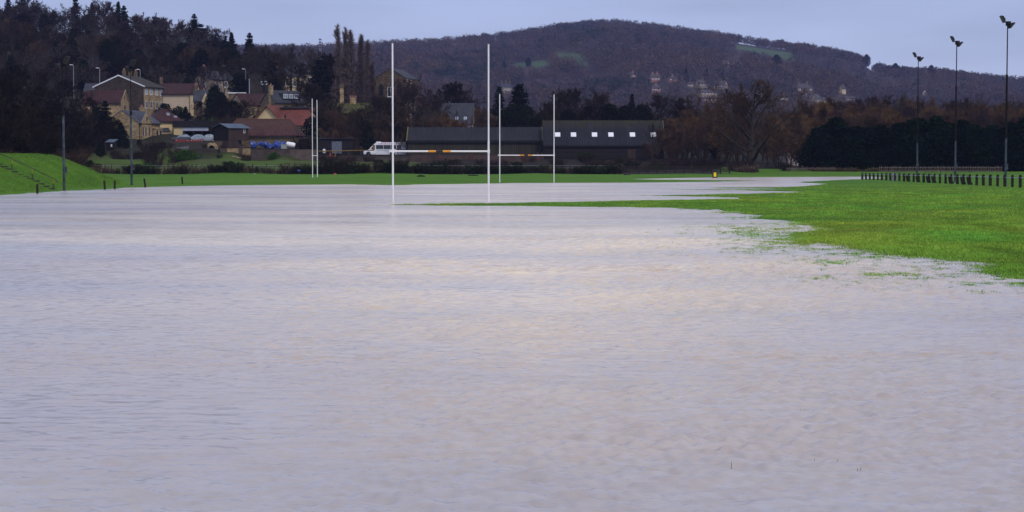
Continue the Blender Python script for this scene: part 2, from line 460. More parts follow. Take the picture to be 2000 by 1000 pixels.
row(1250, (-300,14),(200,13),(600,12),(1000,11),(1500,11),(2400,11))
CT = np.array(CT, float)
CU, CY, CZ = CT[:, 0] / 100, 14 * np.log(CT[:, 1]), CT[:, 2]

def rise(x, y):
    x = np.asarray(x, float); y = np.asarray(y, float)
    u = (1000 + F * x / np.maximum(y, 1)) / 100; l = 14 * np.log(np.maximum(y, 1))
    num = np.zeros(x.shape); den = np.zeros(x.shape)
    for a, b, c in zip(CU, CY, CZ):
        w = 1.0 / ((u - a) ** 2 + (l - b) ** 2 * 1.6 + 0.03) ** 2
        num += w * c; den += w
    return num / den

# hill skyline (ground under the trees): v by u
RIDGE = np.array([(-800,110),(0,106),(500,105),(640,104),(720,99),(760,95),(840,93),(920,88),(1000,80),(1060,71),(1120,62),(1180,57),(1240,60),(1300,64),(1350,72),
 (1400,77),(1450,85),(1500,92),(1560,98),(1600,105),(1650,115),(1685,127),(1700,139),(1750,146),(1800,149),(1850,154),(1900,159),(1960,164),(2000,168),(2300,185),(2900,210)], float)
YR = 2600.0
def hill(x, y):
    x = np.asarray(x, float); y = np.asarray(y, float)
    u = 1000 + F * x / np.maximum(y, 1)
    v = np.interp(u, RIDGE[:, 0], RIDGE[:, 1])
    zr = CAMZ + (HOR - v) / F * YR
    t = np.clip((y - 1230) / (YR - 1230), 0, 1.6)
    s = np.where(t < 1, t ** 0.92, 1 - 0.3 * (t - 1) ** 1.0)
    z = 11 + (zr - 11) * s
    bumpy = sstep(t, 0.02, 0.25) * (1 - 0.85 * sstep(t, 0.72, 0.98))
    z = z + bumpy * (fbm(x / 260, y / 260, 5, 3) * 26 + np.sin(u / 95 + y / 300) * 6)
    return z

BX0, BX1 = -35.6, -42.6
def bank(x, y):
    x = np.asarray(x, float); y = np.asarray(y, float)
    off = 0.4 * vnoise(y / 9, y * 0 + 3, 3)
    t1 = np.clip((-36.75 + off - x) / 6.0, 0, 1)
    p1 = np.where(t1 < 0.75, t1, 0.75 + 0.25 * np.sin((t1 - 0.75) * 4 * PI / 2) ** 0.9)
    t2 = np.clip((-36.2 + off - x) / 6.2, 0, 1)
    p2 = np.sin(t2 * PI / 2) ** 1.1
    k = sstep(y, 151, 165)
    p = p1 * (1 - k) + p2 * k
    e = (1 - sstep(y, 166, 184)) * sstep(y, 60, 95)
    return 2.78 * p * e

def gz(x, y, detail=True):
    """height of the ground at a point"""
    x = np.asarray(x, float); y = np.asarray(y, float)
    sd = land_sd(x, y)
    near = (1 - sstep(y, 80, 130)) * sstep(x, 2, 8)
    z = np.where(sd > 0, 0.20 * (1 - np.exp(-sd * 0.02 / 0.20 * 1.2)), np.maximum(sd * 0.025, -0.45))
    edge = np.exp(-(sd / 4.0) ** 2)
    z = z - 0.012 * near * np.exp(-((sd - 0.3) / 2.0) ** 2)
    z = z + edge * (0.022 + 0.022 * near) * fbm(x / 1.2, y / 2.0, 11, 5) + 0.012 * fbm(x / 0.6, y / 0.6, 21, 3) * np.exp(-(sd / 9.0) ** 2)
    z = np.where(sd < -0.4, np.minimum(z, -0.012), z)
    b = bank(x, y)
    z = z + b * (sd > -1) + np.clip(b, 0, 1) * 0.16 * fbm(x / 1.6, y / 1.6, 51, 4)
    r = rise(x, y)
    far = sstep(y, 276, 292)
    z = z * (1 - far) + (r + 0.10 * fbm(x / 4, y / 4, 31, 4)) * far
    h = sstep(y, 1220, 1240)
    return z * (1 - h) + hill(x, y) * h

def g1(x, y):
    return float(gz(np.array([x]), np.array([y]))[0])

def gpt(u, Y, dz=0.0):
    x = wx(u, Y)
    return Vector((x, Y, g1(x, Y) + dz))

def hill_hit(u, v):
    Y = np.arange(1240, 2700, 4.0)
    dx, dy = (u - 1000) / F, -(v - 500) / F
    t = Y / (CP + dy * SP)
    zr = CAMZ + (-SP + dy * CP) * t
    below = np.where(hill(dx * t, Y) >= zr)[0]
    k = below[0] if len(below) else len(Y) - 1
    return Vector((dx * t[k], Y[k], float(hill(np.array([dx * t[k]]), np.array([Y[k]]))[0])))

def fan(rows, cols, apex=60.0):
    Yg, Ug = np.meshgrid(rows, cols, indexing='ij')
    return (Ug - 1000) / F * (Yg + apex) , Yg

def grid_faces(nr, nc):
    i = np.arange(nr * nc).reshape(nr, nc)
    return np.stack([i[:-1, :-1], i[:-1, 1:], i[1:, 1:], i[1:, :-1]], -1).reshape(-1, 4)

def m_ground():
    t = NT('ground_cover')
    P = t.pos()
    at = t.n('ShaderNodeVertexColor', layer_name='surf').outputs['Color']
    s = t.n('ShaderNodeSeparateColor', {0: at})
    big = t.noise(P, 0.05, 4, 0.6); mid = t.noise(P, 0.5, 5, 0.65); fine = t.noise(P, 6.0, 4, 0.7)
    g = t.mix(t.ramp(big, 0.38, 0.62), (0.044, 0.122, 0.009), (0.082, 0.178, 0.012))
    g = t.mix(t.ramp(mid, 0.35, 0.7), g, (0.092, 0.215, 0.014))
    g = t.mix(t.math('MULTIPLY', t.ramp(t.noise(P, 1.7, 5, 0.7), 0.5, 0.68), 0.6), g, (0.026, 0.070, 0.006))
    g = t.mix(t.math('MULTIPLY', t.ramp(fine, 0.5, 0.72), 0.75), g, (0.030, 0.085, 0.006))
    # rough field: dull green with brown
    rf = t.mix(t.ramp(mid, 0.35, 0.65), (0.050, 0.088, 0.010), (0.055, 0.045, 0.022))
    fl = t.mix(t.ramp(mid, 0.35, 0.65), (0.013, 0.011, 0.008), (0.024, 0.019, 0.014))
    c = t.mix(s.outputs[0], fl, rf)
    c = t.mix(s.outputs[1], c, g)
    t.bump(t.math('ADD', t.math('MULTIPLY', fine, 0.6), mid), 0.9, 0.12)
    return t.fin(c, 0.95, 0.1)

def m_hill():
    t = NT('hillside_cover')
    P = t.pos()
    n = t.noise(P, 0.02, 5, 0.6)
    at = t.n('ShaderNodeVertexColor', layer_name='surf').outputs['Color']
    s = t.n('ShaderNodeSeparateColor', {0: at})
    f = t.mix(t.ramp(n, 0.35, 0.65), (0.032, 0.024, 0.024), (0.05, 0.036, 0.03))
    g = t.mix(t.ramp(n, 0.35, 0.65), (0.055, 0.090, 0.042), (0.045, 0.078, 0.034))
    c = t.mix(s.outputs[0], f, g)
    return t.fin(c, 0.95, 0.1)

def m_water():
    t = NT('flood_water')
    P = t.pos()
    sep = t.n('ShaderNodeSeparateXYZ', {0: P})
    X, Y = sep.outputs[0], sep.outputs[1]
    # fine ripples too small to model: a soft sheen whose strength drifts with the gusts
    gust = t.ramp(t.noise(t.vmap(P, (0.35, 0.8, 1)), 0.30, 4, 0.6), 0.32, 0.68)
    rough = t.math('ADD', t.math('MULTIPLY', gust, 0.10), 0.17)
    def ripples(scale, stretch, detail, rough):
        n = t.noise(t.vmap(P, stretch), scale, detail, rough, 'Color')
        return t.n('ShaderNodeVectorMath', {0: n, 1: (0.5, 0.5, 0.5)}, operation='SUBTRACT').outputs[0]
    s = t.n('ShaderNodeVectorMath', {0: ripples(5.0, (0.6, 1, 1), 3, 0.6), 1: (0.42, 0.34, 0.0)}, operation='MULTIPLY').outputs[0]
    g = t.n('ShaderNodeNewGeometry').outputs['Normal']
    v = t.n('ShaderNodeVectorMath', {0: s, 1: g}, operation='ADD').outputs[0]
    t.l(t.n('ShaderNodeVectorMath', {0: v}, operation='NORMALIZE').outputs[0], t.b.inputs['Normal'])
    # silt: a tan plume down the middle of the flood, greyer water either side, brown scum lines
    r = t.math('DIVIDE', t.math('ABSOLUTE', t.math('SUBTRACT', X, 0.4)), t.math('ADD', t.math('MULTIPLY', Y, 0.235), 0.6))
    n1 = t.noise(t.vmap(P, (0.35, 1, 1)), 0.10, 4, 0.6)
    reach = t.math('SUBTRACT', 1.0, t.math('ABSOLUTE', t.math('DIVIDE', t.math('SUBTRACT', Y, 66.0), 15.0)), True)
    plume = t.ramp(t.math('SUBTRACT', t.math('ADD', r, t.math('MULTIPLY', t.math('SUBTRACT', n1, 0.5), 2.4)), t.math('MULTIPLY', reach, 0.75)), 1.25, -0.1)
    n2 = t.noise(t.vmap(P, (0.25, 1, 1)), 0.13, 4, 0.6)
    plume = t.math('MULTIPLY', plume, t.ramp(t.math('ADD', Y, t.math('MULTIPLY', t.math('SUBTRACT', n1, 0.5), 30.0)), 14.0, 34.0), True)
    col = t.mix(plume, (0.405, 0.375, 0.375), (0.78, 0.66, 0.485))
    col = t.mix(t.math('MULTIPLY', t.ramp(n2, 0.52, 0.70), 0.65), col, (0.40, 0.43, 0.45))
    n4 = t.noise(t.vmap(P, (0.45, 1, 1)), 3.2, 3, 0.6)  # ripple-sized tan dashes painted into the base colour
    col = t.mix(t.math('MULTIPLY', t.ramp(n4, 0.40, 0.70), 0.45), col, t.mix(1.0, col, (0.84, 0.76, 0.68), 'MULTIPLY'))
    n3 = t.noise(t.vmap(P, (0.5, 2.2, 1)), 1.6, 5, 0.72)
    band = t.ramp(t.noise(t.vmap(P, (0.12, 1, 1), (0, 0, 0.06)), 0.16, 2, 0.5), 0.55, 0.64)
    col = t.mix(t.math('MULTIPLY', t.math('MULTIPLY', t.ramp(n3, 0.50, 0.64), band), 0.7), col, (0.42, 0.28, 0.15))
    t.b.inputs['IOR'].default_value = 1.33
    return t.fin(col, rough, 0.5)

def build_water():
    """wind ripples are modelled on the near water; the rest is level"""
    yy = [11.0]
    while yy[-1] < 72: yy.append(yy[-1] * 1.0012)
    rows = np.array(yy); cols = np.concatenate([np.arange(-900, -80, 9.0), np.linspace(-80, 2080, 600), np.arange(2089, 2900, 9.0)])
    Y, U = np.meshgrid(rows, cols, indexing='ij')
    X = (U - 1000) / F * Y
    rng = np.random.default_rng(12)
    Z = np.zeros_like(X)
    ds = rows * 0.0013
    for k in range(70):
        lam = 0.085 * (7.0 ** rng.uniform(0, 1) ** 1.5)
        th = rng.normal(0.22, 0.75)
        kx, ky = math.sin(th) * 2 * PI / lam * 0.8, math.cos(th) * 2 * PI / lam
        slope = 0.058 * (1.0 if lam < 0.3 else 0.75)
        fade = 1 - sstep(ds, lam * 0.27, lam * 0.48)
        m = int((fade > 0).sum())
        if m == 0: continue
        fade = fade[:m, None]; Xm, Ym = X[:m], Y[:m]
        # short trains rather than endless waves
        env = 0.4 + 1.6 * np.clip(vnoise(Xm / (lam * 6) + k * 3.1, Ym / (lam * 5) + k * 1.7, 200 + k) + 0.5, 0, 1) ** 1.5
        Z[:m] += slope * lam / (2 * PI) * 1.41 * np.sin(kx * Xm + ky * Ym + rng.uniform(0, 6.3)) * fade * env
    gust = np.clip(0.75 + 0.9 * fbm(X / 3.0, Y / 4.5, 301, 3), 0.25, 1.5) * (0.45 + 1.0 * sstep(X / (Y * 0.25), -0.75, 0.9))
    edge = sstep(U, -900, -300) * (1 - sstep(U, 2300, 2890)) * (1 - sstep(Y, 56, 70)) * sstep(Y, 11, 12)
    Z = Z * gust * edge
    sd = land_sd(X, Y)
    Z *= 1 - 0.75 * np.exp(-np.clip(-sd, 0, 50) / 2.0)
    V = np.stack([X, Y, Z], -1).reshape(-1, 3)
    nr, nc = X.shape
    Q = grid_faces(nr, nc)
    n0 = len(V); a, b, c, d = 0, nc - 1, (nr - 1) * nc, nr * nc - 1
    V = np.concatenate([V, np.array([(-300, -50, 0), (300, -50, 0), (300, 279, 0), (-300, 279, 0)], float)])
    Q = np.concatenate([Q, np.array([(n0, n0 + 1, b, a), (n0 + 1, n0 + 2, d, b), (c, d, n0 + 2, n0 + 3), (n0, a, c, n0 + 3)])])
    w = link('water', np_mesh('water', V, Q, m_water(), None, True))
    tag(w, kind='structure')

def hill_field(uu, vv):
    """where the hillside is open pasture"""
    def fl(u0, u1, va, vb, h0, h1):
        f = np.clip((uu - u0) / (u1 - u0), 0, 1)
        lo = va + (vb - va) * f; hh = h0 + (h1 - h0) * f
        return (uu > u0) & (uu < u1) & (vv > lo) & (vv < lo + hh)
    return fl(1434, 1550, 87, 104, 7, 15) | fl(1085, 1140, 103, 104, 9, 13) | fl(1000, 1075, 124, 118, 9, 12) | fl(1125, 1150, 117, 124, 8, 6)

def build_terrain():
    rows = np.concatenate([np.arange(-50, 34, 6.0), np.arange(34, 112, 0.26), np.arange(112, 210, 0.8), np.arange(210, 420, 1.6), np.arange(420, 700, 7.0), np.arange(700, 1235, 25.0), [1235.0]])
    cols = np.concatenate([np.arange(-2600, -60, 60.0), np.arange(-60, 2060, 4.0), np.arange(2060, 4600, 60.0)])
    X, Y = fan(rows, cols)
    # keep the fan straight beyond the near ground so that far rows are not over-wide
    Z = gz(X, Y)
    V = np.stack([X, Y, Z], -1).reshape(-1, 3)
    lush = (1 - sstep(Y, 279, 284)).ravel()
    U = 1000 + F * X / np.maximum(Y, 1)
    fieldm = (sstep(Y, 281, 285) * (1 - sstep(Y, 334, 342)) * sstep(U, 120, 190) * (1 - sstep(U, 760, 860))).ravel()
    fieldr = (sstep(Y, 281, 285) * (1 - sstep(Y, 322, 330)) * sstep(U, 1380, 1450)).ravel()
    streak = np.clip(0.5 + 1.6 * fbm(X / 14, Y / 5, 41, 3), 0, 1).ravel()
    lush = np.clip(lush + fieldm * 0.35 * streak + fieldr * 0.9, 0, 1)
    bankdirt = (sstep(X, -60, -45) < 1).ravel() * (Y.ravel() < 300) * 0
    rough = np.clip(fieldm + fieldr + lush, 0, 1) - bankdirt
    rough = np.maximum(rough, (sstep(Y, 340, 350) * (1 - sstep(Y, 430, 470)) * 0.12).ravel())
    col = np.stack([rough, lush, lush * 0], -1)
    g = link('ground', np_mesh('ground', V, grid_faces(len(rows), len(cols)), m_ground(), col, True))
    tag(g, kind='structure')
    rows = np.concatenate([np.arange(1235, 2800, 14.0), np.arange(2800, 4000, 100.0)])
    cols = np.concatenate([np.arange(-1400, -20, 20.0), np.arange(-20, 2020, 6.0), np.arange(2020, 3400, 20.0)])
    X, Y = fan(rows, cols, 0)
    Z = hill(X, Y)
    V = np.stack([X, Y, Z], -1).reshape(-1, 3)
    uu, vv = to_uv(X, Y, Z)
    fm = hill_field(uu, vv).ravel().astype(float)
    h = link('hills', np_mesh('hills', V, grid_faces(len(rows), len(cols)), m_hill(), np.stack([fm, fm, fm], -1), True))
    tag(h, kind='structure')
    build_water()
# ------------------------------------------------------------------ tree and bush prototypes: mesh pairs (wood, crown) standing at the origin
def nrm(v): return v / (np.linalg.norm(v) + 1e-9)

def rot_dir(d, ang, az):
    a = np.array([0, 0, 1.0]) if abs(d[2]) < 0.9 else np.array([1.0, 0, 0])
    s = nrm(np.cross(d, a)); t = np.cross(d, s)
    return nrm(d * math.cos(ang) + (s * math.cos(az) + t * math.sin(az)) * math.sin(ang))

def limb(rng, p, d, L, n, wander, up):
    pts = [p.copy()]
    for i in range(n):
        d = nrm(d + rng.normal(0, wander, 3) + np.array([0, 0, up]))
        pts.append(pts[-1] + d * (L / n))
    return np.array(pts)

def at_pts(pts, t):
    k = t * (len(pts) - 1); i = min(int(k), len(pts) - 2); f = k - i
    return pts[i] * (1 - f) + pts[i + 1] * f, nrm(pts[i + 1] - pts[i])

def tri_from(B, T, w, rng):
    D = T - B
    P = np.cross(D, rng.normal(0, 1, D.shape)); P /= (np.linalg.norm(P, axis=1, keepdims=True) + 1e-9)
    w = np.asarray(w).reshape(-1, 1)
    V = np.stack([B - P * w, B + P * w, T], 1).reshape(-1, 3)
    return V, np.arange(len(V)).reshape(-1, 3)

def leaf_tris(Pc, size, rng, flat=0.0, down=0.0):
    n = len(Pc)
    a = rng.normal(0, 1, (n, 3)); a[:, 2] *= (1 - flat); a /= np.linalg.norm(a, axis=1, keepdims=True)
    b = rng.normal(0, 1, (n, 3)); b[:, 2] *= (1 - flat); b -= a * (a * b).sum(1, keepdims=True); b /= np.linalg.norm(b, axis=1, keepdims=True)
    s = size * rng.uniform(0.6, 1.4, (n, 1))
    V = np.stack([Pc - a * s * 0.5 - b * s * 0.35, Pc + a * s * 0.5 - b * s * 0.35 - np.array([0, 0, down]) * s, Pc + b * s * 0.6], 1).reshape(-1, 3)
    return V, np.arange(len(V)).reshape(-1, 3)

PROTO = {}
def reg(kind, H, wood, crown, extra=None): PROTO.setdefault(kind, []).append((H, wood, crown, extra))

def bare(kind, seed, H=14, clear=0.2, r0=0.28, n1=11, n2=6, n3=6, n4=13, spread=(55, 22), up=0.10, lenf=0.52, wander=0.14, tww=0.046, twl=0.85,
         stems=1, mats=('bark', 'tw_brown'), ivy=0, top=0.85, shape='round', lean=0.0, tw_=0.055):
    rng = np.random.default_rng(seed)
    mb = MB(); S0, S1, SL = [], [], []
    ivyP = []
    for st in range(stems):
        az0 = 2 * PI * st / max(stems, 1) + rng.uniform(0, 1)
        tilt = lean if stems == 1 else rng.uniform(0.12, 0.42)
        d0 = np.array([math.sin(tilt) * math.cos(az0), math.sin(tilt) * math.sin(az0), math.cos(tilt)])
        p0 = np.array([math.cos(az0), math.sin(az0), 0]) * (0.0 if stems == 1 else 0.3) - np.array([0, 0, 0.3])
        tr = limb(rng, p0, d0, H * top, 7, tw_, 0.05)
        rr = np.linspace(r0, r0 * 0.14, len(tr)); rr[0] *= 1.35
        mb.tube(tr, list(rr), 7)
        for q in range(ivy):
            t = rng.uniform(0.02, 0.75) ** 1.1; p, d = at_pts(tr, t)
            ivyP.append(p + rng.normal(0, 0.28 + 0.25 * (1 - t), 3))
        for i in range(n1):
            t = clear + (1 - clear) * (i + rng.uniform(0.2, 0.8)) / n1
            p, d = at_pts(tr, t)
            tt = (t - clear) / (1 - clear)
            ang = R(spread[0] + (spread[1] - spread[0]) * tt + rng.normal(0, 7))
            d1 = rot_dir(d, ang, i * 2.4 + rng.normal(0, 0.4))
            if shape == 'round': L = H * lenf * (0.62 + 0.55 * math.sin(PI * min(1, 0.25 + 0.75 * tt))) * (1.0 - 0.35 * tt)
            elif shape == 'narrow': L = H * lenf * (0.95 - 0.55 * tt)
            else: L = H * lenf * (0.8 - 0.3 * tt)
            L *= rng.uniform(0.8, 1.15)
            b1 = limb(rng, p, d1, L, 6, wander, up)
            ra = max(0.035, r0 * 0.45 * (1 - 0.6 * tt))
            mb.tube(b1, list(np.linspace(ra, 0.022, len(b1))), 5, False)
            if ivy and rng.uniform() < 0.6:
                for q in range(ivy // 14):
                    pp, _ = at_pts(b1, rng.uniform(0, 0.55)); ivyP.append(pp + rng.normal(0, 0.22, 3))
            for j in range(n2):
                t2 = 0.22 + 0.78 * (j + rng.uniform(0.1, 0.9)) / n2
                p2, e2 = at_pts(b1, t2)
                d2 = rot_dir(e2, R(rng.uniform(25, 55)), j * 2.4 + rng.uniform(0, 1.5))
                L2 = L * rng.uniform(0.32, 0.5) * (1.1 - 0.45 * t2)
                b2 = limb(rng, p2, d2, L2, 4, wander, up)
                mb.tube(b2, list(np.linspace(0.035, 0.014, len(b2))), 3, False)
                t3 = 0.15 + 0.85 * (np.arange(n3) + rng.uniform(0, 1, n3)) / n3
                kk = np.minimum((t3 * 4).astype(int), 3); ff = (t3 * 4 - kk)[:, None]
                S0.append(b2[kk] * (1 - ff) + b2[kk + 1] * ff); S1.append(b2[kk + 1] - b2[kk]); SL.append(np.full(n3, L2))
    # the third order of twigs and the fine spray, all at once
    def turn(D, lo, hi, lift):
        D = D / np.linalg.norm(D, axis=1, keepdims=True)
        s = np.cross(D, rng.normal(0, 1, D.shape)); s /= (np.linalg.norm(s, axis=1, keepdims=True) + 1e-9)
        an = np.radians(rng.uniform(lo, hi, len(D)))[:, None]
        D = D * np.cos(an) + s * np.sin(an); D[:, 2] += lift
        return D / np.linalg.norm(D, axis=1, keepdims=True)
    p3 = np.concatenate(S0); L3 = (np.concatenate(SL) * rng.uniform(0.35, 0.6, len(p3)))[:, None]
    d3 = turn(np.concatenate(S1), 20, 55, up * 0.8)
    m3 = p3 + d3 * L3 * 0.5
    d3b = d3 + rng.normal(0, wander, d3.shape) + np.array([0, 0, up * 0.8]); d3b /= np.linalg.norm(d3b, axis=1, keepdims=True)
    e3 = m3 + d3b * L3 * 0.5
    tw = rng.uniform(0.1, 1, (len(p3), n4, 1))
    q4 = np.where(tw < 0.5, p3[:, None] + (m3 - p3)[:, None] * tw * 2, m3[:, None] + (e3 - m3)[:, None] * (tw * 2 - 1)).reshape(-1, 3)
    d4 = turn(np.repeat(d3b, n4, 0), 10, 55, up * 1.5)
    B = np.concatenate([p3, m3, q4]); W = np.concatenate([np.full(2 * len(p3), tww * 1.2), tww * rng.uniform(0.5, 0.9, len(q4))])
    T = np.concatenate([m3 + (m3 - p3) * 0.15, e3 + (e3 - m3) * 0.15, q4 + d4 * twl * rng.uniform(0.45, 1.15, (len(q4), 1))])
    V, Fc = tri_from(np.array(B), np.array(T), np.array(W), rng)
    Hm = float(V[:, 2].max())
    k = H / Hm
    V = V * k
    mb.v = [(a * k, b * k, c * k) for a, b, c in mb.v]
    extra = None
    if ivy:
        LV, LF = leaf_tris(np.array(ivyP) * k, 0.32, rng)
        extra = np_mesh('ivy', LV, LF, M['ivy'])
    reg(kind, H, mb.mesh('trunk', M[mats[0]]), np_mesh('crown', V, Fc, M[mats[1]]), extra)

def conifer(kind, seed, H=15, base=0.06, R0=0.2, whorls=34, perw=9, mat='ever', power=0.85, droop=0.25, ragged=0.25, leaf=0.42, dens=7):
    rng = np.random.default_rng(seed)
    mb = MB(); mb.tube([(0, 0, -0.3), (0, 0, H * 0.5), (0, 0, H * 0.98)], [H * 0.018, H * 0.011, 0.03], 7)
    P = []
    for w in range(whorls):
        t = base + (1 - base) * (w + rng.uniform(0, 0.6)) / whorls
        z = H * t
        rad = H * R0 * (1 - t) ** power + 0.12
        az0 = rng.uniform(0, 6.3)
        for k in range(perw):
            az = az0 + 2 * PI * k / perw + rng.normal(0, 0.2)
            L = rad * rng.uniform(1 - ragged, 1 + ragged * 0.6)
            n = max(2, int(dens * (L + 0.6)))
            s = rng.uniform(0.12, 1, n) ** 0.75
            x = np.cos(az) * L * s + rng.normal(0, 0.1 + 0.12 * L * s, n)
            y = np.sin(az) * L * s + rng.normal(0, 0.1 + 0.12 * L * s, n)
            zz = z - droop * L * s ** 1.4 + 0.12 * L * s ** 3 + rng.normal(0, 0.12, n)
            P.append(np.stack([x, y, zz], 1))
    V, Fc = leaf_tris(np.concatenate(P), leaf, rng, 0.3, 0.3)
    reg(kind, H, mb.mesh('trunk', M['bark']), np_mesh('crown', V, Fc, M[mat]))

def leafy(kind, seed, H=10, W=4.0, n=26, per=150, mat='ever2', leaf=0.36, low=0.12, shape=1.0):
    rng = np.random.default_rng(seed)
    mb = MB(); mb.tube([(0, 0, -0.3), (0.1, 0, H * 0.35), (0, 0.1, H * 0.8)], [H * 0.028, H * 0.02, 0.04], 7)
    P = []
    for i in range(n):
        t = (i + 0.5) / n
        z = H * (low + (0.93 - low) * t)
        prof = math.sin(PI * min(1, 0.18 + 0.82 * t)) ** 0.7 * (1 - 0.25 * t) if shape == 1.0 else (1 - t) ** 0.65 * (1 - math.exp(-8 * t - 0.8))
        az = i * 2.4 + rng.uniform(0, 0.6)
        r = W * prof * rng.uniform(0.3, 0.8)
        c = np.array([math.cos(az) * r, math.sin(az) * r, z])
        if i % 3 == 0: mb.tube([(0, 0, max(0.2, z - 0.9)), tuple(c)], [0.06, 0.02], 4, False)
        rr = W * rng.uniform(0.26, 0.42) * (0.55 + 0.5 * prof)
        q = rng.normal(0, 1, (per, 3)); q /= np.linalg.norm(q, axis=1, keepdims=True)
        q *= rr * rng.uniform(0.55, 1.12, (per, 1)); q[:, 2] *= 0.8
        P.append(c + q)
    P = np.concatenate(P); P[:, 2] = np.abs(P[:, 2])
    V, Fc = leaf_tris(P, leaf, rng)
    k = H / V[:, 2].max(); V[:, 2] *= k
    reg(kind, H, mb.mesh('trunk', M['bark']), np_mesh('crown', V, Fc, M[mat]))

def scrub(kind, seed, H=2.0, W=1.3, stems=26, mat='tw_brown', tw=14, tww=0.018, leafn=0, leafmat='bramble', leaf=0.12, upr=0.6):
    rng = np.random.default_rng(seed)
    mb = MB(); B, T, Wd = [], [], []
    for s in range(stems):
        a = rng.uniform(0, 6.3); r = W * 0.55 * math.sqrt(rng.uniform())
        p = np.array([math.cos(a) * r, math.sin(a) * r, -0.1])
        d = nrm(np.array([math.cos(a) * rng.uniform(0, 1 - upr * 0.5), math.sin(a) * rng.uniform(0, 1 - upr * 0.5), 1.0]))
        L = H * rng.uniform(0.55, 1.0)
        b = limb(rng, p, d, L, 4, 0.16, 0.02)
        mb.tube(b, list(np.linspace(0.03 * H / 2, 0.008, 5)), 3, False)
        for k in range(tw):
            q, e = at_pts(b, rng.uniform(0.15, 1))
            e = rot_dir(e, R(rng.uniform(15, 70)), rng.uniform(0, 6.3))
            l = H * rng.uniform(0.1, 0.26)
            B.append(q); T.append(q + e * l); Wd.append(tww)
            q2 = q + e * l * 0.5; e2 = rot_dir(e, R(35), rng.uniform(0, 6.3))
            B.append(q2); T.append(q2 + e2 * l * 0.7); Wd.append(tww * 0.7)
    B = np.array(B); T = np.array(T)
    V, Fc = tri_from(B, T, np.array(Wd), rng)
    extra = None
    if leafn:
        idx = rng.integers(0, len(B), leafn)
        P = B[idx] + (T[idx] - B[idx]) * rng.uniform(0, 1, (leafn, 1)) + rng.normal(0, 0.05, (leafn, 3))
        P[:, 2] = np.abs(P[:, 2])
        LV, LF = leaf_tris(P, leaf, rng)
        extra = np_mesh('leaves', LV, LF, M[leafmat])
    k = H / max(V[:, 2].max(), 0.1); V *= np.array([1, 1, k])
    mb.v = [(a, b, c * k) for a, b, c in mb.v]
    reg(kind, H, mb.mesh('stems', M['bark']), np_mesh('twigs', V, Fc, M[mat]), extra)

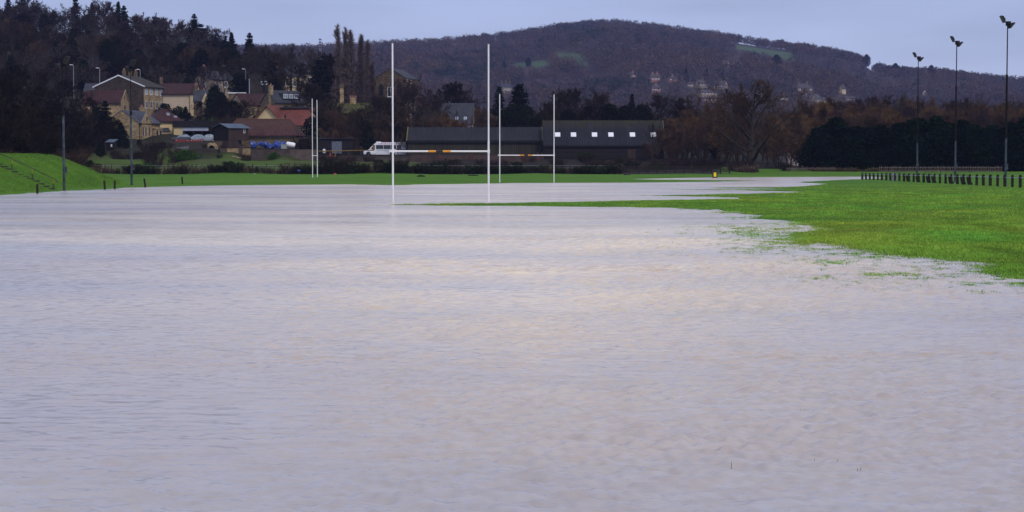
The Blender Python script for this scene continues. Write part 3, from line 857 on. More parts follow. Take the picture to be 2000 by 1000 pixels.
def build_protos():
    for s in range(3): bare('round', 10 + s, mats=('bark', 'tw_brown'))
    for s in range(2): bare('roundg', 20 + s, mats=('bark_grey', 'tw_grey'), n4=10, clear=0.25, tww=0.036)
    for s in range(2): bare('purple', 30 + s, mats=('bark', 'tw_purple'), n4=16, twl=0.8)
    for s in range(2): bare('open', 40 + s, H=16, clear=0.40, n1=10, n2=6, n3=5, n4=10, spread=(48, 18), up=0.13, lenf=0.46, tww=0.032, mats=('bark', 'tw_grey'))
    for s in range(2): bare('dark', 50 + s, H=13, clear=0.08, n1=14, n2=7, n4=14, spread=(66, 25), tww=0.055, mats=('bark', 'tw_dark'))
    for s in range(3): bare('russet', 60 + s, H=11, clear=0.05, n1=12, n2=6, n3=6, n4=12, spread=(45, 15), up=0.2, lenf=0.5, stems=1, twl=1.1, tww=0.034, mats=('bark', 'tw_russet'))
    for s in range(3): bare('orange', 70 + s, H=9, clear=0.05, n1=7, n2=6, n3=6, n4=12, spread=(42, 14), up=0.22, lenf=0.5, stems=3, r0=0.16, twl=1.0, mats=('bark', 'tw_orange'))
    for s in range(2): bare('ivied', 80 + s, H=13, clear=0.2, n1=10, n4=11, ivy=2200, mats=('bark', 'tw_brown'))
    for s in range(3): bare('poplar', 90 + s, H=19, clear=0.05, r0=0.22, n1=60, n2=5, n3=4, n4=9, spread=(30, 9), up=0.17, lenf=0.16, wander=0.08, tww=0.025, twl=0.7, top=0.93, tw_=0.012, shape='narrow', mats=('bark', 'tw_poplar'))
    for s in range(3): bare('upright', 100 + s, H=9, clear=0.05, r0=0.14, n1=7, n2=6, n3=5, n4=12, spread=(35, 10), up=0.25, lenf=0.5, stems=3, twl=1.1, tww=0.034, mats=('bark', 'tw_russet'))
    bare('willow', 111, H=15.5, clear=0.10, r0=0.8, n1=13, n2=8, n3=8, n4=14, spread=(62, 18), up=0.09, lenf=0.66, wander=0.17, tww=0.034, twl=1.0, top=0.72, mats=('bark', 'tw_willow'))
    conifer('fir', 1, 17, 0.08, 0.17, 36, 9)
    conifer('fir', 2, 17, 0.10, 0.21, 30, 8, ragged=0.4)
    conifer('cedar', 3, 16, 0.12, 0.26, 22, 9, power=0.55, droop=0.1, ragged=0.45, leaf=0.5, dens=8)
    conifer('cedar', 4, 16, 0.05, 0.24, 28, 10, power=0.6, droop=0.2, ragged=0.4, leaf=0.5, dens=8)
    for s in range(3): conifer('cypress', 5 + s, 9, 0.02, 0.21 + 0.04 * s, 40, 14, mat='ley', power=0.5 + 0.07 * s, droop=-0.4, ragged=0.5, leaf=0.34, dens=9)
    leafy('evergreen', 11, 10, 3.6); leafy('evergreen', 12, 10, 3.2, 30)
    leafy('holm', 13, 12, 4.4, 40, 170)
    leafy('shrub', 14, 2.2, 1.5, 14, 120, 'ever2', 0.16, 0.05); leafy('shrub', 15, 2.0, 1.7, 14, 120, 'bramble', 0.16, 0.03)
    leafy('greenheap', 16, 1.6, 2.6, 18, 160, 'greenbush', 0.16, 0.02)
    for s in range(2): scrub('hedge_bare', 120 + s, 2.0, 1.5, 34, 'tw_brown', 18)
    for s in range(2): scrub('hedge_leaf', 130 + s, 1.7, 1.5, 30, 'tw_dark', 16, leafn=2600)
    scrub('hedge_russet', 140, 1.9, 1.4, 34, 'tw_russet', 18)
    for s in range(2): scrub('thicket', 150 + s, 2.4, 2.6, 50, 'tw_purple', 22, 0.02)
    scrub('thicket_brown', 160, 2.6, 2.6, 50, 'tw_brown', 22, 0.02)
    scrub('bigbush', 165, 5.0, 3.4, 60, 'tw_brown', 40, 0.022, upr=0.9)
    scrub('bigbush_r', 167, 5.0, 3.4, 60, 'tw_russet', 40, 0.022, upr=0.9)
    scrub('reeds', 170, 0.9, 0.8, 90, 'reed', 3, 0.02, upr=0.95)

_pick = random.Random(3)
NAMES = {'round': ('bare_tree', 'tree'), 'roundg': ('bare_tree', 'tree'), 'purple': ('bare_tree', 'tree'), 'open': ('bare_tree', 'tree'), 'dark': ('bare_tree', 'tree'),
 'russet': ('bare_tree', 'tree'), 'orange': ('willow_tree', 'tree'), 'ivied': ('ivy_clad_tree', 'tree'), 'poplar': ('poplar_tree', 'tree'), 'upright': ('bare_tree', 'tree'),
 'willow': ('willow_tree', 'tree'), 'fir': ('fir_tree', 'tree'), 'cedar': ('cedar_tree', 'tree'), 'cypress': ('cypress_tree', 'tree'), 'evergreen': ('evergreen_tree', 'tree'),
 'holm': ('evergreen_tree', 'tree'), 'shrub': ('evergreen_bush', 'bush'), 'greenheap': ('green_bush', 'bush'), 'hedge_bare': ('hedge_bush', 'bush'), 'hedge_leaf': ('hedge_bush', 'bush'),
 'hedge_russet': ('hedge_bush', 'bush'), 'thicket': ('bramble_thicket', 'bush'), 'thicket_brown': ('bramble_thicket', 'bush'), 'bigbush': ('bare_bush', 'bush'), 'bigbush_r': ('bare_bush', 'bush'), 'reeds': ('dead_grass_clump', 'grass clump')}

def plant(kind, u, Y, vtop=None, h=None, wide=1.0, label=None, group=None, dz=0.0, rz=None, var=None):
    """one tree or bush: an Empty on the ground with trunk and crown as parts; vtop = photo row of its top"""
    lst = PROTO[kind]
    H, wood, crown, extra = lst[var if var is not None else _pick.randrange(len(lst))]
    x = wx(u, Y); z = g1(x, Y) + dz
    if h is None: h = max(0.4, wz(vtop, Y) - z)
    k = h / H
    nm, cat = NAMES[kind]
    r = empty(nm, (x, Y, z), _pick.uniform(0, 6.28) if rz is None else rz, label, cat, group)
    r.scale = (k * wide, k * wide, k)
    link(wood.name.split('.')[0], wood, r); link(crown.name.split('.')[0], crown, r)
    if extra: link(extra.name.split('.')[0], extra, r)
    return r
# ------------------------------------------------------------------ buildings
def face_frame(face, L, D):
    if face == 'front': return Vector((0, -D / 2, 0)), Vector((1, 0, 0)), Vector((0, -1, 0))
    if face == 'left': return Vector((-L / 2, 0, 0)), Vector((0, -1, 0)), Vector((-1, 0, 0))
    if face == 'right': return Vector((L / 2, 0, 0)), Vector((0, 1, 0)), Vector((1, 0, 0))
    return Vector((0, D / 2, 0)), Vector((-1, 0, 0)), Vector((0, 1, 0))

def fbox(mb, o, t, n, a0, a1, z0, z1, d0, d1):
    vs = []
    for z in (z0, z1):
        for d in (d0, d1):
            for a in (a0, a1):
                p = o + t * a + n * d; vs.append((p.x, p.y, z))
    return mb.add(vs, [(0, 2, 3, 1), (4, 5, 7, 6), (0, 1, 5, 4), (2, 6, 7, 3), (0, 4, 6, 2), (1, 3, 7, 5)])

def window(root, L, D, face, a, z, w, h, frame='whitew', pane='glass', fw=0.09, bars=1, sill=True, name='window', label=None):
    o, t, n = face_frame(face, L, D)
    mb = MB()
    fbox(mb, o, t, n, a - w / 2, a - w / 2 + fw, z, z + h, -0.05, 0.05)
    fbox(mb, o, t, n, a + w / 2 - fw, a + w / 2, z, z + h, -0.05, 0.05)
    fbox(mb, o, t, n, a - w / 2 + fw, a + w / 2 - fw, z, z + fw, -0.05, 0.05)
    fbox(mb, o, t, n, a - w / 2 + fw, a + w / 2 - fw, z + h - fw, z + h, -0.05, 0.05)
    for b in range(bars):
        c = a - w / 2 + w * (b + 1) / (bars + 1)
        fbox(mb, o, t, n, c - fw * 0.35, c + fw * 0.35, z + fw, z + h - fw, -0.05, 0.045)
    if sill: fbox(mb, o, t, n, a - w / 2 - 0.06, a + w / 2 + 0.06, z - 0.09, z - 0.002, -0.05, 0.10)
    f = mb.build(name, M[frame], root)
    if label: f['label'] = label
    p = fbox(MB(), o, t, n, a - w / 2 + fw * 0.5, a + w / 2 - fw * 0.5, z + fw * 0.5, z + h - fw * 0.5, -0.04, 0.015).build('pane', M[pane], f)
    return f

def gable_wall(mb, L, D, hw, hr, ridge='x', z0=-1.5):
    if ridge == 'x':
        mb.prism([(-D / 2, z0), (D / 2, z0), (D / 2, hw), (0, hw + hr), (-D / 2, hw)], -L / 2, L / 2, 'x')
    else:
        mb.prism([(-L / 2, z0), (L / 2, z0), (L / 2, hw), (0, hw + hr), (-L / 2, hw)], -D / 2, D / 2, 'y')

def gable_roof(mb, L, D, hw, hr, ridge='x', ov=0.3, th=0.16, gov=0.2):
    W = (D if ridge == 'x' else L) / 2
    k = hr / W
    e = 0.015
    prof = [(-W - ov, hw - ov * k + e), (0, hw + hr + e), (W + ov, hw - ov * k + e), (W + ov, hw - ov * k + th + e), (0, hw + hr + th * 1.15 + e), (-W - ov, hw - ov * k + th + e)]
    A = (L if ridge == 'x' else D) / 2 + gov
    mb.prism(prof, -A, A, ridge)

def hip_roof(mb, L, D, hw, hr, ov=0.35, inset=None, th=0.12):
    a, b = L / 2 + ov, D / 2 + ov
    r = max(0.01, (L / 2 - D / 2) if inset is None else L / 2 - inset)
    z = hw - 0.05
    mb.add([(-a, -b, z), (a, -b, z), (a, b, z), (-a, b, z), (-a, -b, z + th), (a, -b, z + th), (a, b, z + th), (-a, b, z + th), (-r, 0, hw + hr), (r, 0, hw + hr)],
           [(3, 2, 1, 0), (0, 1, 5, 4), (1, 2, 6, 5), (2, 3, 7, 6), (3, 0, 4, 7), (4, 5, 9, 8), (5, 6, 9), (6, 7, 8, 9), (7, 4, 8)])

def anchored(name, u, Y, z, rz, ax, ay, label, cat, group=None):
    w = Vector((wx(u, Y), Y))
    c, s = math.cos(rz), math.sin(rz)
    return empty(name, (w.x - (ax * c - ay * s), w.y - (ax * s + ay * c), z), rz, label, cat, group)

def chimney(parent, x, y, z0, z1, w=0.7, d=0.5, mat='stone_dk', pots=2):
    mb = MB().box(x - w / 2, x + w / 2, y - d / 2, y + d / 2, z0, z1).box(x - w / 2 - 0.07, x + w / 2 + 0.07, y - d / 2 - 0.07, y + d / 2 + 0.07, z1 - 0.2, z1 - 0.05)
    c = mb.build('chimney', M[mat], parent)
    p = MB()
    for k in range(pots):
        p.lathe([(0.13, 0), (0.15, 0.1), (0.11, 0.5), (0.13, 0.55)], (x + (k - (pots - 1) / 2) * 0.4, y, z1), 8)
    if pots: p.build('chimney_pot', M['brickred'], c)
    return c

def gutter(root, L, D, hw, face='front', mat='trim_dark', off=0.36, pipes=(-1,)):
    o, t, n = face_frame(face, L, D)
    W = (L if face in ('front', 'back') else D) / 2
    mb = MB()
    fbox(mb, o, t, n, -W - 0.1, W + 0.1, hw - 0.28, hw - 0.14, off - 0.04, off + 0.10)
    for s in pipes:
        fbox(mb, o, t, n, s * (W - 0.25) - 0.05, s * (W - 0.25) + 0.05, -0.5, hw - 0.28, 0.02, 0.12)
    return mb.build('gutter', M[mat], root)

def verge(root, L, D, hw, hr, side, mat, ridge='x', gov=0.2, th=0.26, ov=0.32, w=0.06):
    """bargeboards along a gable end, standing proud of the roof edge"""
    W = (D if ridge == 'x' else L) / 2; k = hr / W
    A = side * ((L if ridge == 'x' else D) / 2 + gov)
    prof = [(-W - ov, hw - ov * k - 0.05), (0, hw + hr - 0.06), (W + ov, hw - ov * k - 0.05), (W + ov, hw - ov * k + th), (0, hw + hr + th), (-W - ov, hw - ov * k + th)]
    return MB().prism(prof, A + side * 0.003, A + side * w, ridge).build('bargeboard', M[mat], root)

def skylight(root, L, D, hw, hr, x, t, w=0.9, h=1.2, mat='white', name='skylight', frame=None):
    """roof light lying on the front slope; t runs from the eaves (0) to the ridge (1)"""
    k = math.atan2(hr, D / 2); sl = math.hypot(hr, D / 2)
    c = Vector((x, -D / 2 + D / 2 * t, hw + hr * t + 0.2))
    Mx = Matrix.Translation(c) @ Matrix.Rotation(k, 4, 'X')
    f = MB().cbox((0, 0, 0), (w, h, 0.10), Mx).build(name, M[frame or mat], root)
    if frame: MB().cbox((0, 0, 0.05), (w - 0.16, h - 0.16, 0.03), Mx).build('pane', M[mat], f)
    return f

def buildings():
    # ---------------- tall stone flats, gable towards us
    s = 3600 / 455
    L, D, hw, hr, rz = 10.5, 13.6, 7.4, 2.7, R(73)
    r = anchored('stone_house', 282, 455, 13.0, rz, -L / 2, -D / 2, 'tall stone house with dark brown gable wall and white bargeboards', 'house')
    a = MB(); gable_wall(a, L, D, hw, hr)
    a.build('wall', M['stone'], r)
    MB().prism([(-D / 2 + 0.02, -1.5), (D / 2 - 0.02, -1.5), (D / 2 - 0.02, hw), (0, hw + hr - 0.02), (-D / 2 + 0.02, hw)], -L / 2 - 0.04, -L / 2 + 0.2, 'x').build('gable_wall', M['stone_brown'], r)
    a = MB(); gable_roof(a, L, D, hw, hr, ov=0.45); rf = a.build('roof', M['tile_brown'], r)
    verge(r, L, D, hw, hr, -1, 'whitew', ov=0.45)
    for x in (-1.5, 1.5, 4.4): chimney(rf, x, 0.6, hw + hr - 0.4, hw + hr + 1.5, 0.8, 0.7, 'stone_dk', 2)
    for i, aa in enumerate((-3.9, -1.5, 1.4, 3.8)):
        window(r, L, D, 'front', aa, 5.5, 1.25, 1.45, pane='glass_blue')
        window(r, L, D, 'front', aa, 2.1, 1.25, 1.75)
    window(r, L, D, 'left', -0.9, 5.7, 0.95, 0.85, bars=0)
    gutter(r, L, D, hw, 'front', pipes=(1,))
    # dark ridge of the next house behind it
    L, D, hw, hr = 9, 7, 4.0, 2.0
    r = anchored('slate_house', 200, 478, 16.0, R(4), 0, -D / 2, 'dark roofed house peeping out behind the tall brown gable', 'house')
    a = MB(); gable_wall(a, L, D, hw, hr); a.build('wall', M['stone_dk'], r)
    a = MB(); gable_roof(a, L, D, hw, hr); a.build('roof', M['slate_dk'], r)
    # ---------------- beige rendered house with twin gablets on its right end
    L, D, hw, hr, rz = 7.4, 8.5, 5.6, 2.2, R(-9)
    r = anchored('rendered_house', 373, 452, 12.9, rz, L / 2, -D / 2, 'beige rendered house with maroon tiled roof and blank side wall', 'house')
    a = MB(); gable_wall(a, L, D, hw, hr); a.build('wall', M['render'], r)
    a = MB(); gable_roof(a, L, D, hw, hr, gov=0.0); a.build('roof', M['tile_maroon'], r)
    gutter(r, L, D, hw, 'front', pipes=(1, -1))
    window(r, L, D, 'front', -1.9, 0.1, 0.75, 1.0, bars=0)
    for yy in (-2.2, 2.0):
        g = MB().prism([(yy - 1.9, 0.2), (yy + 1.9, 0.2), (yy + 1.9, hw), (yy, hw + 2.1), (yy - 1.9, hw)], L / 2 + 0.003, L / 2 + 1.3, 'x').build('gable_bay', M['cream2'], r)
        MB().prism([(yy - 2.15, hw - 0.25), (yy, hw + 2.13), (yy + 2.15, hw - 0.25), (yy + 2.15, hw - 0.03), (yy, hw + 2.36), (yy - 2.15, hw - 0.03)], L / 2 + 0.01, L / 2 + 1.5, 'x').build('gable_roof', M['tile_maroon'], g)
        for zz in (0.5, 3.1):
            window(r, L + 2.6, D, 'right', yy, zz, 1.5, 1.7)
    MB().box(L / 2 + 1.31, L / 2 + 2.6, -D / 2, D / 2 - 1, -1.5, 2.45).build('porch', M['cream2'], r)
    b = MB().box(L / 2 + 1.31, L / 2 + 2.7, -D / 2 - 0.1, D / 2 - 0.9, 2.46, 2.6)
    for k in range(14):
        b.box(L / 2 + 2.6, L / 2 + 2.64, -D / 2 + k * 0.55, -D / 2 + k * 0.55 + 0.05, 2.6, 3.55)
    b.box(L / 2 + 2.58, L / 2 + 2.66, -D / 2 - 0.1, D / 2 - 0.9, 3.55, 3.62).build('balcony', M['trim_dark'], r)
    for yy in (-3, -1.5): window(r, L + 5.2, D, 'right', yy, 0.2, 1.0, 1.8)
    # ---------------- maroon roofed stone barn house at far left of the row
    L, D, hw, hr, rz = 9.2, 7.0, 4.0, 2.8, R(-4)
    r = anchored('barn_house', 237, 428, 11.6, rz, L / 2, -D / 2, 'long maroon tiled roof over honey stone wall with one gable window', 'house')
    a = MB(); gable_wall(a, L, D, hw, hr); a.build('wall', M['stone'], r)
    a = MB(); gable_roof(a, L, D, hw, hr, gov=0.05); a.build('roof', M['tile_maroon'], r)
    gutter(r, L, D, hw, 'front')
    window(r, L, D, 'right', -0.2, 2.3, 0.9, 1.2, 'trim_brown')
    window(r, L, D, 'right', -0.3, 4.9, 0.6, 0.8, 'trim_brown', bars=0)
    verge(r, L, D, hw, hr, 1, 'stone', gov=0.05, w=0.12)
    # ---------------- stone cottage with slate roof, cross gable and bay
    L, D, hw, hr, rz = 7.6, 8.6, 4.1, 2.5, R(65)
    r = anchored('stone_cottage', 271, 385, 6.0, rz, -L / 2, -D / 2, 'honey stone cottage with grey slate roof and small oval gable window', 'house')
    a = MB(); gable_wall(a, L, D, hw, hr); a.build('wall', M['stone'], r)
    a = MB(); gable_roof(a, L, D, hw, hr, gov=0.05); rf = a.build('roof', M['slate'], r)
    gutter(r, L, D, hw, 'front', pipes=(-1,))
    gx = -1.35
    g = MB().prism([(gx - 1.75, -1.5), (gx + 1.75, -1.5), (gx + 1.75, hw), (gx, hw + 2.15), (gx - 1.75, hw)], -D / 2 - 0.35, -0.5, 'y').build('cross_gable', M['stone'], r)
    MB().prism([(gx - 2.0, hw - 0.28), (gx, hw + 2.17), (gx + 2.0, hw - 0.28), (gx + 2.0, hw - 0.1), (gx, hw + 2.36), (gx - 2.0, hw - 0.1)], -D / 2 - 0.3, -0.3, 'y').build('gable_roof', M['slate'], g)
    MB().prism([(gx - 1.9, hw - 0.1), (gx, hw + 2.3), (gx + 1.9, hw - 0.1), (gx + 1.9, hw + 0.15), (gx, hw + 2.62), (gx - 1.9, hw + 0.15)], -D / 2 - 0.42, -D / 2 - 0.31, 'y').build('coping', M['farstone'], g)
    ov = MB(); ov.add([(gx + 0.24 * math.cos(k * PI / 8), -D / 2 - 0.40, hw + 0.85 + 0.42 * math.sin(k * PI / 8)) for k in range(16)] + [(gx + 0.24 * math.cos(k * PI / 8), -D / 2 - 0.34, hw + 0.85 + 0.42 * math.sin(k * PI / 8)) for k in range(16)],
           [tuple(range(16))] + [(k, (k + 1) % 16, 16 + (k + 1) % 16, 16 + k) for k in range(16)])
    ov.build('oval_window', M['glass'], r)
    rr = MB(); rr.tube([(gx + 0.3 * math.cos(k * PI / 8), -D / 2 - 0.38, hw + 0.85 + 0.5 * math.sin(k * PI / 8)) for k in range(17)], 0.08, 6, False); rr.build('oval_surround', M['farstone'], r)
    for aa in (-2.7, -1.75, -0.55): window(r, L, D + 0.7, 'front', aa, 1.35, 0.55, 1.9, 'farstone', bars=0, fw=0.1)
    by = MB().prism([(0.9, 0), (3.3, 0), (3.3, 2.9), (0.9, 2.9)], -D / 2 - 0.9, -D / 2 + 0.1, 'y').box(0.75, 3.45, -D / 2 - 1.02, -D / 2, 2.91, 3.12).build('bay', M['stone'], r)
    for aa in (1.45, 2.7): window(r, L, D + 1.8, 'front', aa, 1.0, 0.8, 1.7, 'farstone', bars=0)
    chimney(rf, L / 2 - 0.6, 0, hw + hr - 0.6, hw + hr + 0.9, 0.7, 0.9, 'stone', 2)
    # ---------------- cream house with hipped maroon roof behind the cottage
    L, D, hw, hr, rz = 6.6, 8.0, 4.2, 2.9, R(24)
    r = anchored('cream_house', 320, 398, 6.4, rz, -L / 2 + 2.3, -D / 2, 'cream house with hipped maroon roof and two roof windows', 'house')
    a = MB().box(-L / 2, L / 2, -D / 2, D / 2, -1.5, hw).build('wall', M['cream'], r)
    a = MB(); hip_roof(a, L, D, hw, hr, 0.4, L / 2 - 0.3); rf = a.build('roof', M['tile_maroon'], r)
    gutter(r, L, D, hw + 0.1, 'front', off=0.4, pipes=(0.35,))
    for tx, tt in ((0.5, 0.52), (1.9, 0.3)):
        k = math.atan2(hr, D / 2)
        Mx = Matrix.Translation(Vector((tx, -D / 2 + D / 2 * tt - 0.1, hw + hr * tt + 0.12))) @ Matrix.Rotation(k, 4, 'X')
        MB().cbox((0, 0, 0), (0.7, 1.0, 0.1), Mx).build('roof_window', M['farroof_grey'], rf)
    lt = MB().box(-L / 2 + 0.2, L / 2 - 3.4, -D / 2 - 1.6, -D / 2 - 0.003, -1.5, 2.0).build('porch', M['cream2'], r)
    MB().prism([(-D / 2 - 1.8, 1.95), (-D / 2 - 0.01, 2.75), (-D / 2 - 0.01, 2.9), (-D / 2 - 1.8, 2.1)], -L / 2, L / 2 - 3.2, 'x').build('porch_roof', M['slate_dk'], lt)
    # ---------------- low flat-roofed garage with blue-grey panel
    x0, x1, Y = wx(343, 396), wx(425, 396), 396
    z = 6.3; L = x1 - x0
    r = empty('garage', ((x0 + x1) / 2, Y, z), 0, 'low dark flat roofed garage with pale blue grey panel above the cars', 'garage')
    MB().box(-L / 2, L / 2, 2.2, 2.5, -1, 3.1).box(-L / 2, -L / 2 + 1.9, -2, 2.2, -1, 3.1).build('wall', M['cream2'], r)
    MB().box(-L / 2 - 0.2, L / 2 + 0.2, -2.4, 2.7, 3.11, 4.35).build('fascia', M['blackboard'], r)
    MB().box(-L / 2 + 1.91, L / 2 - 1.6, -2.05, -1.95, 2.25, 3.05).build('panel', M['greypanel'], r)
    MB().box(-L / 2 + 1.91, L / 2 - 0.2, 1.6, 2.1, -1, 2.2).build('door', M['shedblack'], r)  # black sheet stands in for the dark inside the open bay
    for k in range(4): MB().box(-L / 2 + 2.2 + k * 1.9, -L / 2 + 2.35 + k * 1.9, -2.05, -1.9, -1, 2.24).build('post', M['trim_dark'], r)
    # ---------------- tarred shed on stone footing
    Y = 355; z = 4.9
    L, D, hw, hr = 4.9, 4.6, 3.1, 0.75
    r = anchored('timber_shed', 447, Y, z + 1.55, R(48), -L / 2, -D / 2, 'dark tarred timber shed with blue grey metal roof on stone footing', 'shed')
    a = MB(); gable_wall(a, L, D, hw - 1.0, hr, z0=-0.3); a.build('wall', M['shedbrown'], r)
    MB().prism([(-D / 2 + 0.01, -0.3), (D / 2 - 0.01, -0.3), (D / 2 - 0.01, hw - 1.0), (0, hw - 1.0 + hr), (-D / 2 + 0.01, hw - 1.0)], -L / 2 - 0.04, -L / 2 + 0.1, 'x').build('gable_wall', M['shedblack'], r)
    a = MB(); gable_roof(a, L, D, hw - 1.0, hr, ov=0.35, th=0.08, gov=0.35); a.build('roof', M['metal_roof'], r)
    window(r, L, D, 'front', 1.4, 1.1, 0.45, 1.0, bars=0, sill=False)
    MB().box(-L / 2, L / 2 - 2.4, -D / 2 + 0.05, -D / 2 + 2, -3.4, -0.31).build('lower_boarding', M['shedbrown'], r)
    MB().box(-L / 2 + 0.05, L / 2, -D / 2 + 2.05, D / 2 - 0.05, -3.4, -0.31).build('footing', M['stone_dk'], r)
    # stone oven arch beside it
    x = wx(414, 350); z = g1(x, 350)
    r = empty('stone_arch', (x, 350, wz(296, 350)), 0, 'small round stone arch standing below the tarred shed', 'arch')
    mb = MB()
    n = 12
    P = [(1.05 * math.cos(PI * k / n), 0.75 + 0.95 * math.sin(PI * k / n)) for k in range(n + 1)]
    Q = [(0.6 * math.cos(PI * k / n), 0.65 + 0.55 * math.sin(PI * k / n)) for k in range(n + 1)]
    P = [(1.05, -0.6)] + P + [(-1.05, -0.6)]; Q = [(0.6, -0.6)] + Q + [(-0.6, -0.6)]
    for i in range(len(P) - 1):
        q = [P[i], P[i + 1], Q[i + 1], Q[i]]
        mb.add([(p[0], -0.5, p[1]) for p in q] + [(p[0], 0.5, p[1]) for p in q], [(0, 1, 2, 3), (7, 6, 5, 4), (0, 4, 5, 1), (1, 5, 6, 2), (2, 6, 7, 3), (3, 7, 4, 0)])
    mb.build('arch_ring', M['stone'], r)
    MB().box(-0.58, 0.58, 0.3, 0.42, -0.6, 1.1).build('oven_back', M['black'], r)
    # ---------------- long maroon hipped barn
    Y = 362; L, D, hw, hr = 14.8, 7.6, 2.6, 3.3
    r = anchored('tiled_barn', 577, Y, 4.4, R(-7), L / 2, -D / 2, 'long barn with weathered maroon hipped roof and low rubble wall', 'barn')
    MB().box(-L / 2, L / 2, -D / 2, D / 2, -1.5, hw).build('wall', M['stone_dk'], r)
    a = MB(); hip_roof(a, L, D, hw + 0.1, hr, 0.3, 1.9); rf = a.build('roof', M['tile_maroon2'], r)
    MB().tube([(-L / 2 + 1.9, 0, hw + 0.1 + hr + 0.05), (L / 2 - 1.9, 0, hw + 0.1 + hr + 0.05)], 0.12, 6).build('ridge_tiles', M['trim_brown'], rf)
    MB().box(L / 2 - 3.2, L / 2 - 2.9, 0.2, 0.5, hw + hr - 0.6, hw + hr + 1.0).build('flue', M['trim_dark'], rf)
    gutter(r, L, D, hw + 0.15, 'front', pipes=(1,))
    # ---------------- new cream house with bright red tiles
    Y = 386; hw, hr = 5.2, 3.3
    L, D = 7.8, 8.2
    r = anchored('red_roofed_house', 598, Y, 4.6, R(-14), L / 2, -D / 2, 'cream house under new bright red tiles with tall dark gable windows', 'house')
    a = MB(); gable_wall(a, L, D, hw, hr); a.build('wall', M['cream2'], r)
    a = MB(); gable_roof(a, L, D, hw, hr, ov=0.5, gov=0.5); rf = a.build('roof', M['tile_red'], r)
    verge(r, L, D, hw, hr, 1, 'trim_brown', gov=0.5, ov=0.5)
    for zz, hh in ((0.4, 1.6), (3.0, 2.2)): window(r, L, D, 'right', -0.6, zz, 2.4, hh, 'trim_brown', bars=2)
    window(r, L, D, 'right', -0.2, 6.0, 1.1, 1.2, 'trim_brown', bars=0)
    MB().box(-L / 2 + 0.6, L / 2 - 0.4, -0.75, 0.75, hw + hr + 0.16, hw + hr + 0.42).build('ridge_vent', M['slate_dk'], rf)
    w2 = 5.4; x2 = -L / 2 - 1.2
    MB().prism([(x2 - w2 / 2, -1.5), (x2 + w2 / 2, -1.5), (x2 + w2 / 2, hw + 0.9), (x2, hw + 3.9), (x2 - w2 / 2, hw + 0.9)], -D / 2 + 1.0, D / 2, 'y').build('wing', M['cream'], r)
    k = 3.0 / (w2 / 2); o = 0.45
    MB().prism([(x2 - w2 / 2 - o, hw + 0.9 - o * k), (x2, hw + 3.92), (x2 + w2 / 2 + o, hw + 0.9 - o * k), (x2 + w2 / 2 + o, hw + 1.1 - o * k), (x2, hw + 4.15), (x2 - w2 / 2 - o, hw + 1.1 - o * k)], -D / 2 + 0.5, D / 2 + 0.2, 'y').build('wing_roof', M['tile_red'], rf)
    MB().prism([(x2 - w2 / 2 - o, hw + 0.82 - o * k), (x2, hw + 3.86), (x2 + w2 / 2 + o, hw + 0.82 - o * k), (x2 + w2 / 2 + o, hw + 1.12 - o * k), (x2, hw + 4.18), (x2 - w2 / 2 - o, hw + 1.12 - o * k)], -D / 2 + 0.42, -D / 2 + 0.497, 'y').build('bargeboard', M['trim_brown'], r)
    # ---------------- dark green store shed by the road
    x0, x1, Y = wx(586, 356), wx(690, 356), 356; L = x1 - x0
    r = empty('store_shed', ((x0 + x1) / 2, Y, 3.6), 0, 'long low black boarded store shed with pale roof edge behind yellow rail', 'shed')
    MB().box(-L / 2, L / 2, -2, 2, -1.5, 2.75).build('wall', M['blackboard'], r)
    MB().prism([(-2.25, 2.76), (2.2, 3.0), (2.2, 3.1), (-2.25, 2.87)], -L / 2 - 0.15, L / 2 + 0.15, 'x').build('roof', M['asb'], r)
    MB().box(1.2, 3.1, -2.06, -2.003, 0, 2.3).build('door', M['bluedoor'], r)
    # ---------------- houses on the slope behind
    def plain(name, u, Y, vbase, L, D, hw, hr, rz, wall, roof, label, ax=0.0, ridge='x', wins=(), ch=0, gov=0.15, cat='house', frame='whitew', cmat='stone_dk'):
        z = wz(vbase, Y)
        r = anchored(name, u, Y, z, R(rz), ax * L / 2, -D / 2, label, cat)
        a = MB(); gable_wall(a, L, D, hw, hr, ridge, -3); a.build('wall', M[wall], r)
        a = MB(); gable_roof(a, L, D, hw, hr, ridge, gov=gov); rf = a.build('roof', M[roof], r)
        for w in wins: window(r, L, D, *w, frame=frame)
        for c in range(ch): chimney(rf, -L / 2 + 0.5 + c * (L - 1.0), 0, hw + hr - 0.5, hw + hr + 1.2, 0.7, 0.8, cmat)
        return r, rf
    # house with dormer
    r, rf = plain('dormer_house', 545, 412, 228, 8.2, 6.5, 3.2, 2.6, 38, 'stone_dk', 'slate_dk', 'brown stone house with dark roof and pale blue dormer windows', ax=-0.8)
    MB().box(-2.0, 2.2, -2.9, -0.6, 3.9, 5.3).build('dormer', M['slate_dk'], rf)
    for aa in (-1.3, 0.1, 1.5): window(r, 8.2, 5.8, 'front', aa, 4.15, 1.1, 0.95, pane='glass_blue', sill=False)
    chimney(rf, -3.9, -0.9, 2.0, 7.0, 0.7, 0.9, 'stone', 1)
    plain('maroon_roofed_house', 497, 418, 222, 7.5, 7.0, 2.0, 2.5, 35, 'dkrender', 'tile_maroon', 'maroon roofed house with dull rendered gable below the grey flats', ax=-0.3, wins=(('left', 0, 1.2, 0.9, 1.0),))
    # grey brown flats block with white windows
    r, rf = plain('apartment_block', 553, 462, 196, 15.5, 10.4, 6.2, 2.0, 60, 'flat_grey', 'slate_dk', 'grey brown apartment block with four white windows in its gable', ax=-1, ch=0,
          wins=(('left', -0.6, 4.1, 1.9, 0.75), ('left', 2.1, 3.5, 1.45, 1.75), ('left', -0.6, 0.6, 1.9, 0.75), ('left', 2.1, 0.1, 1.45, 1.75)))
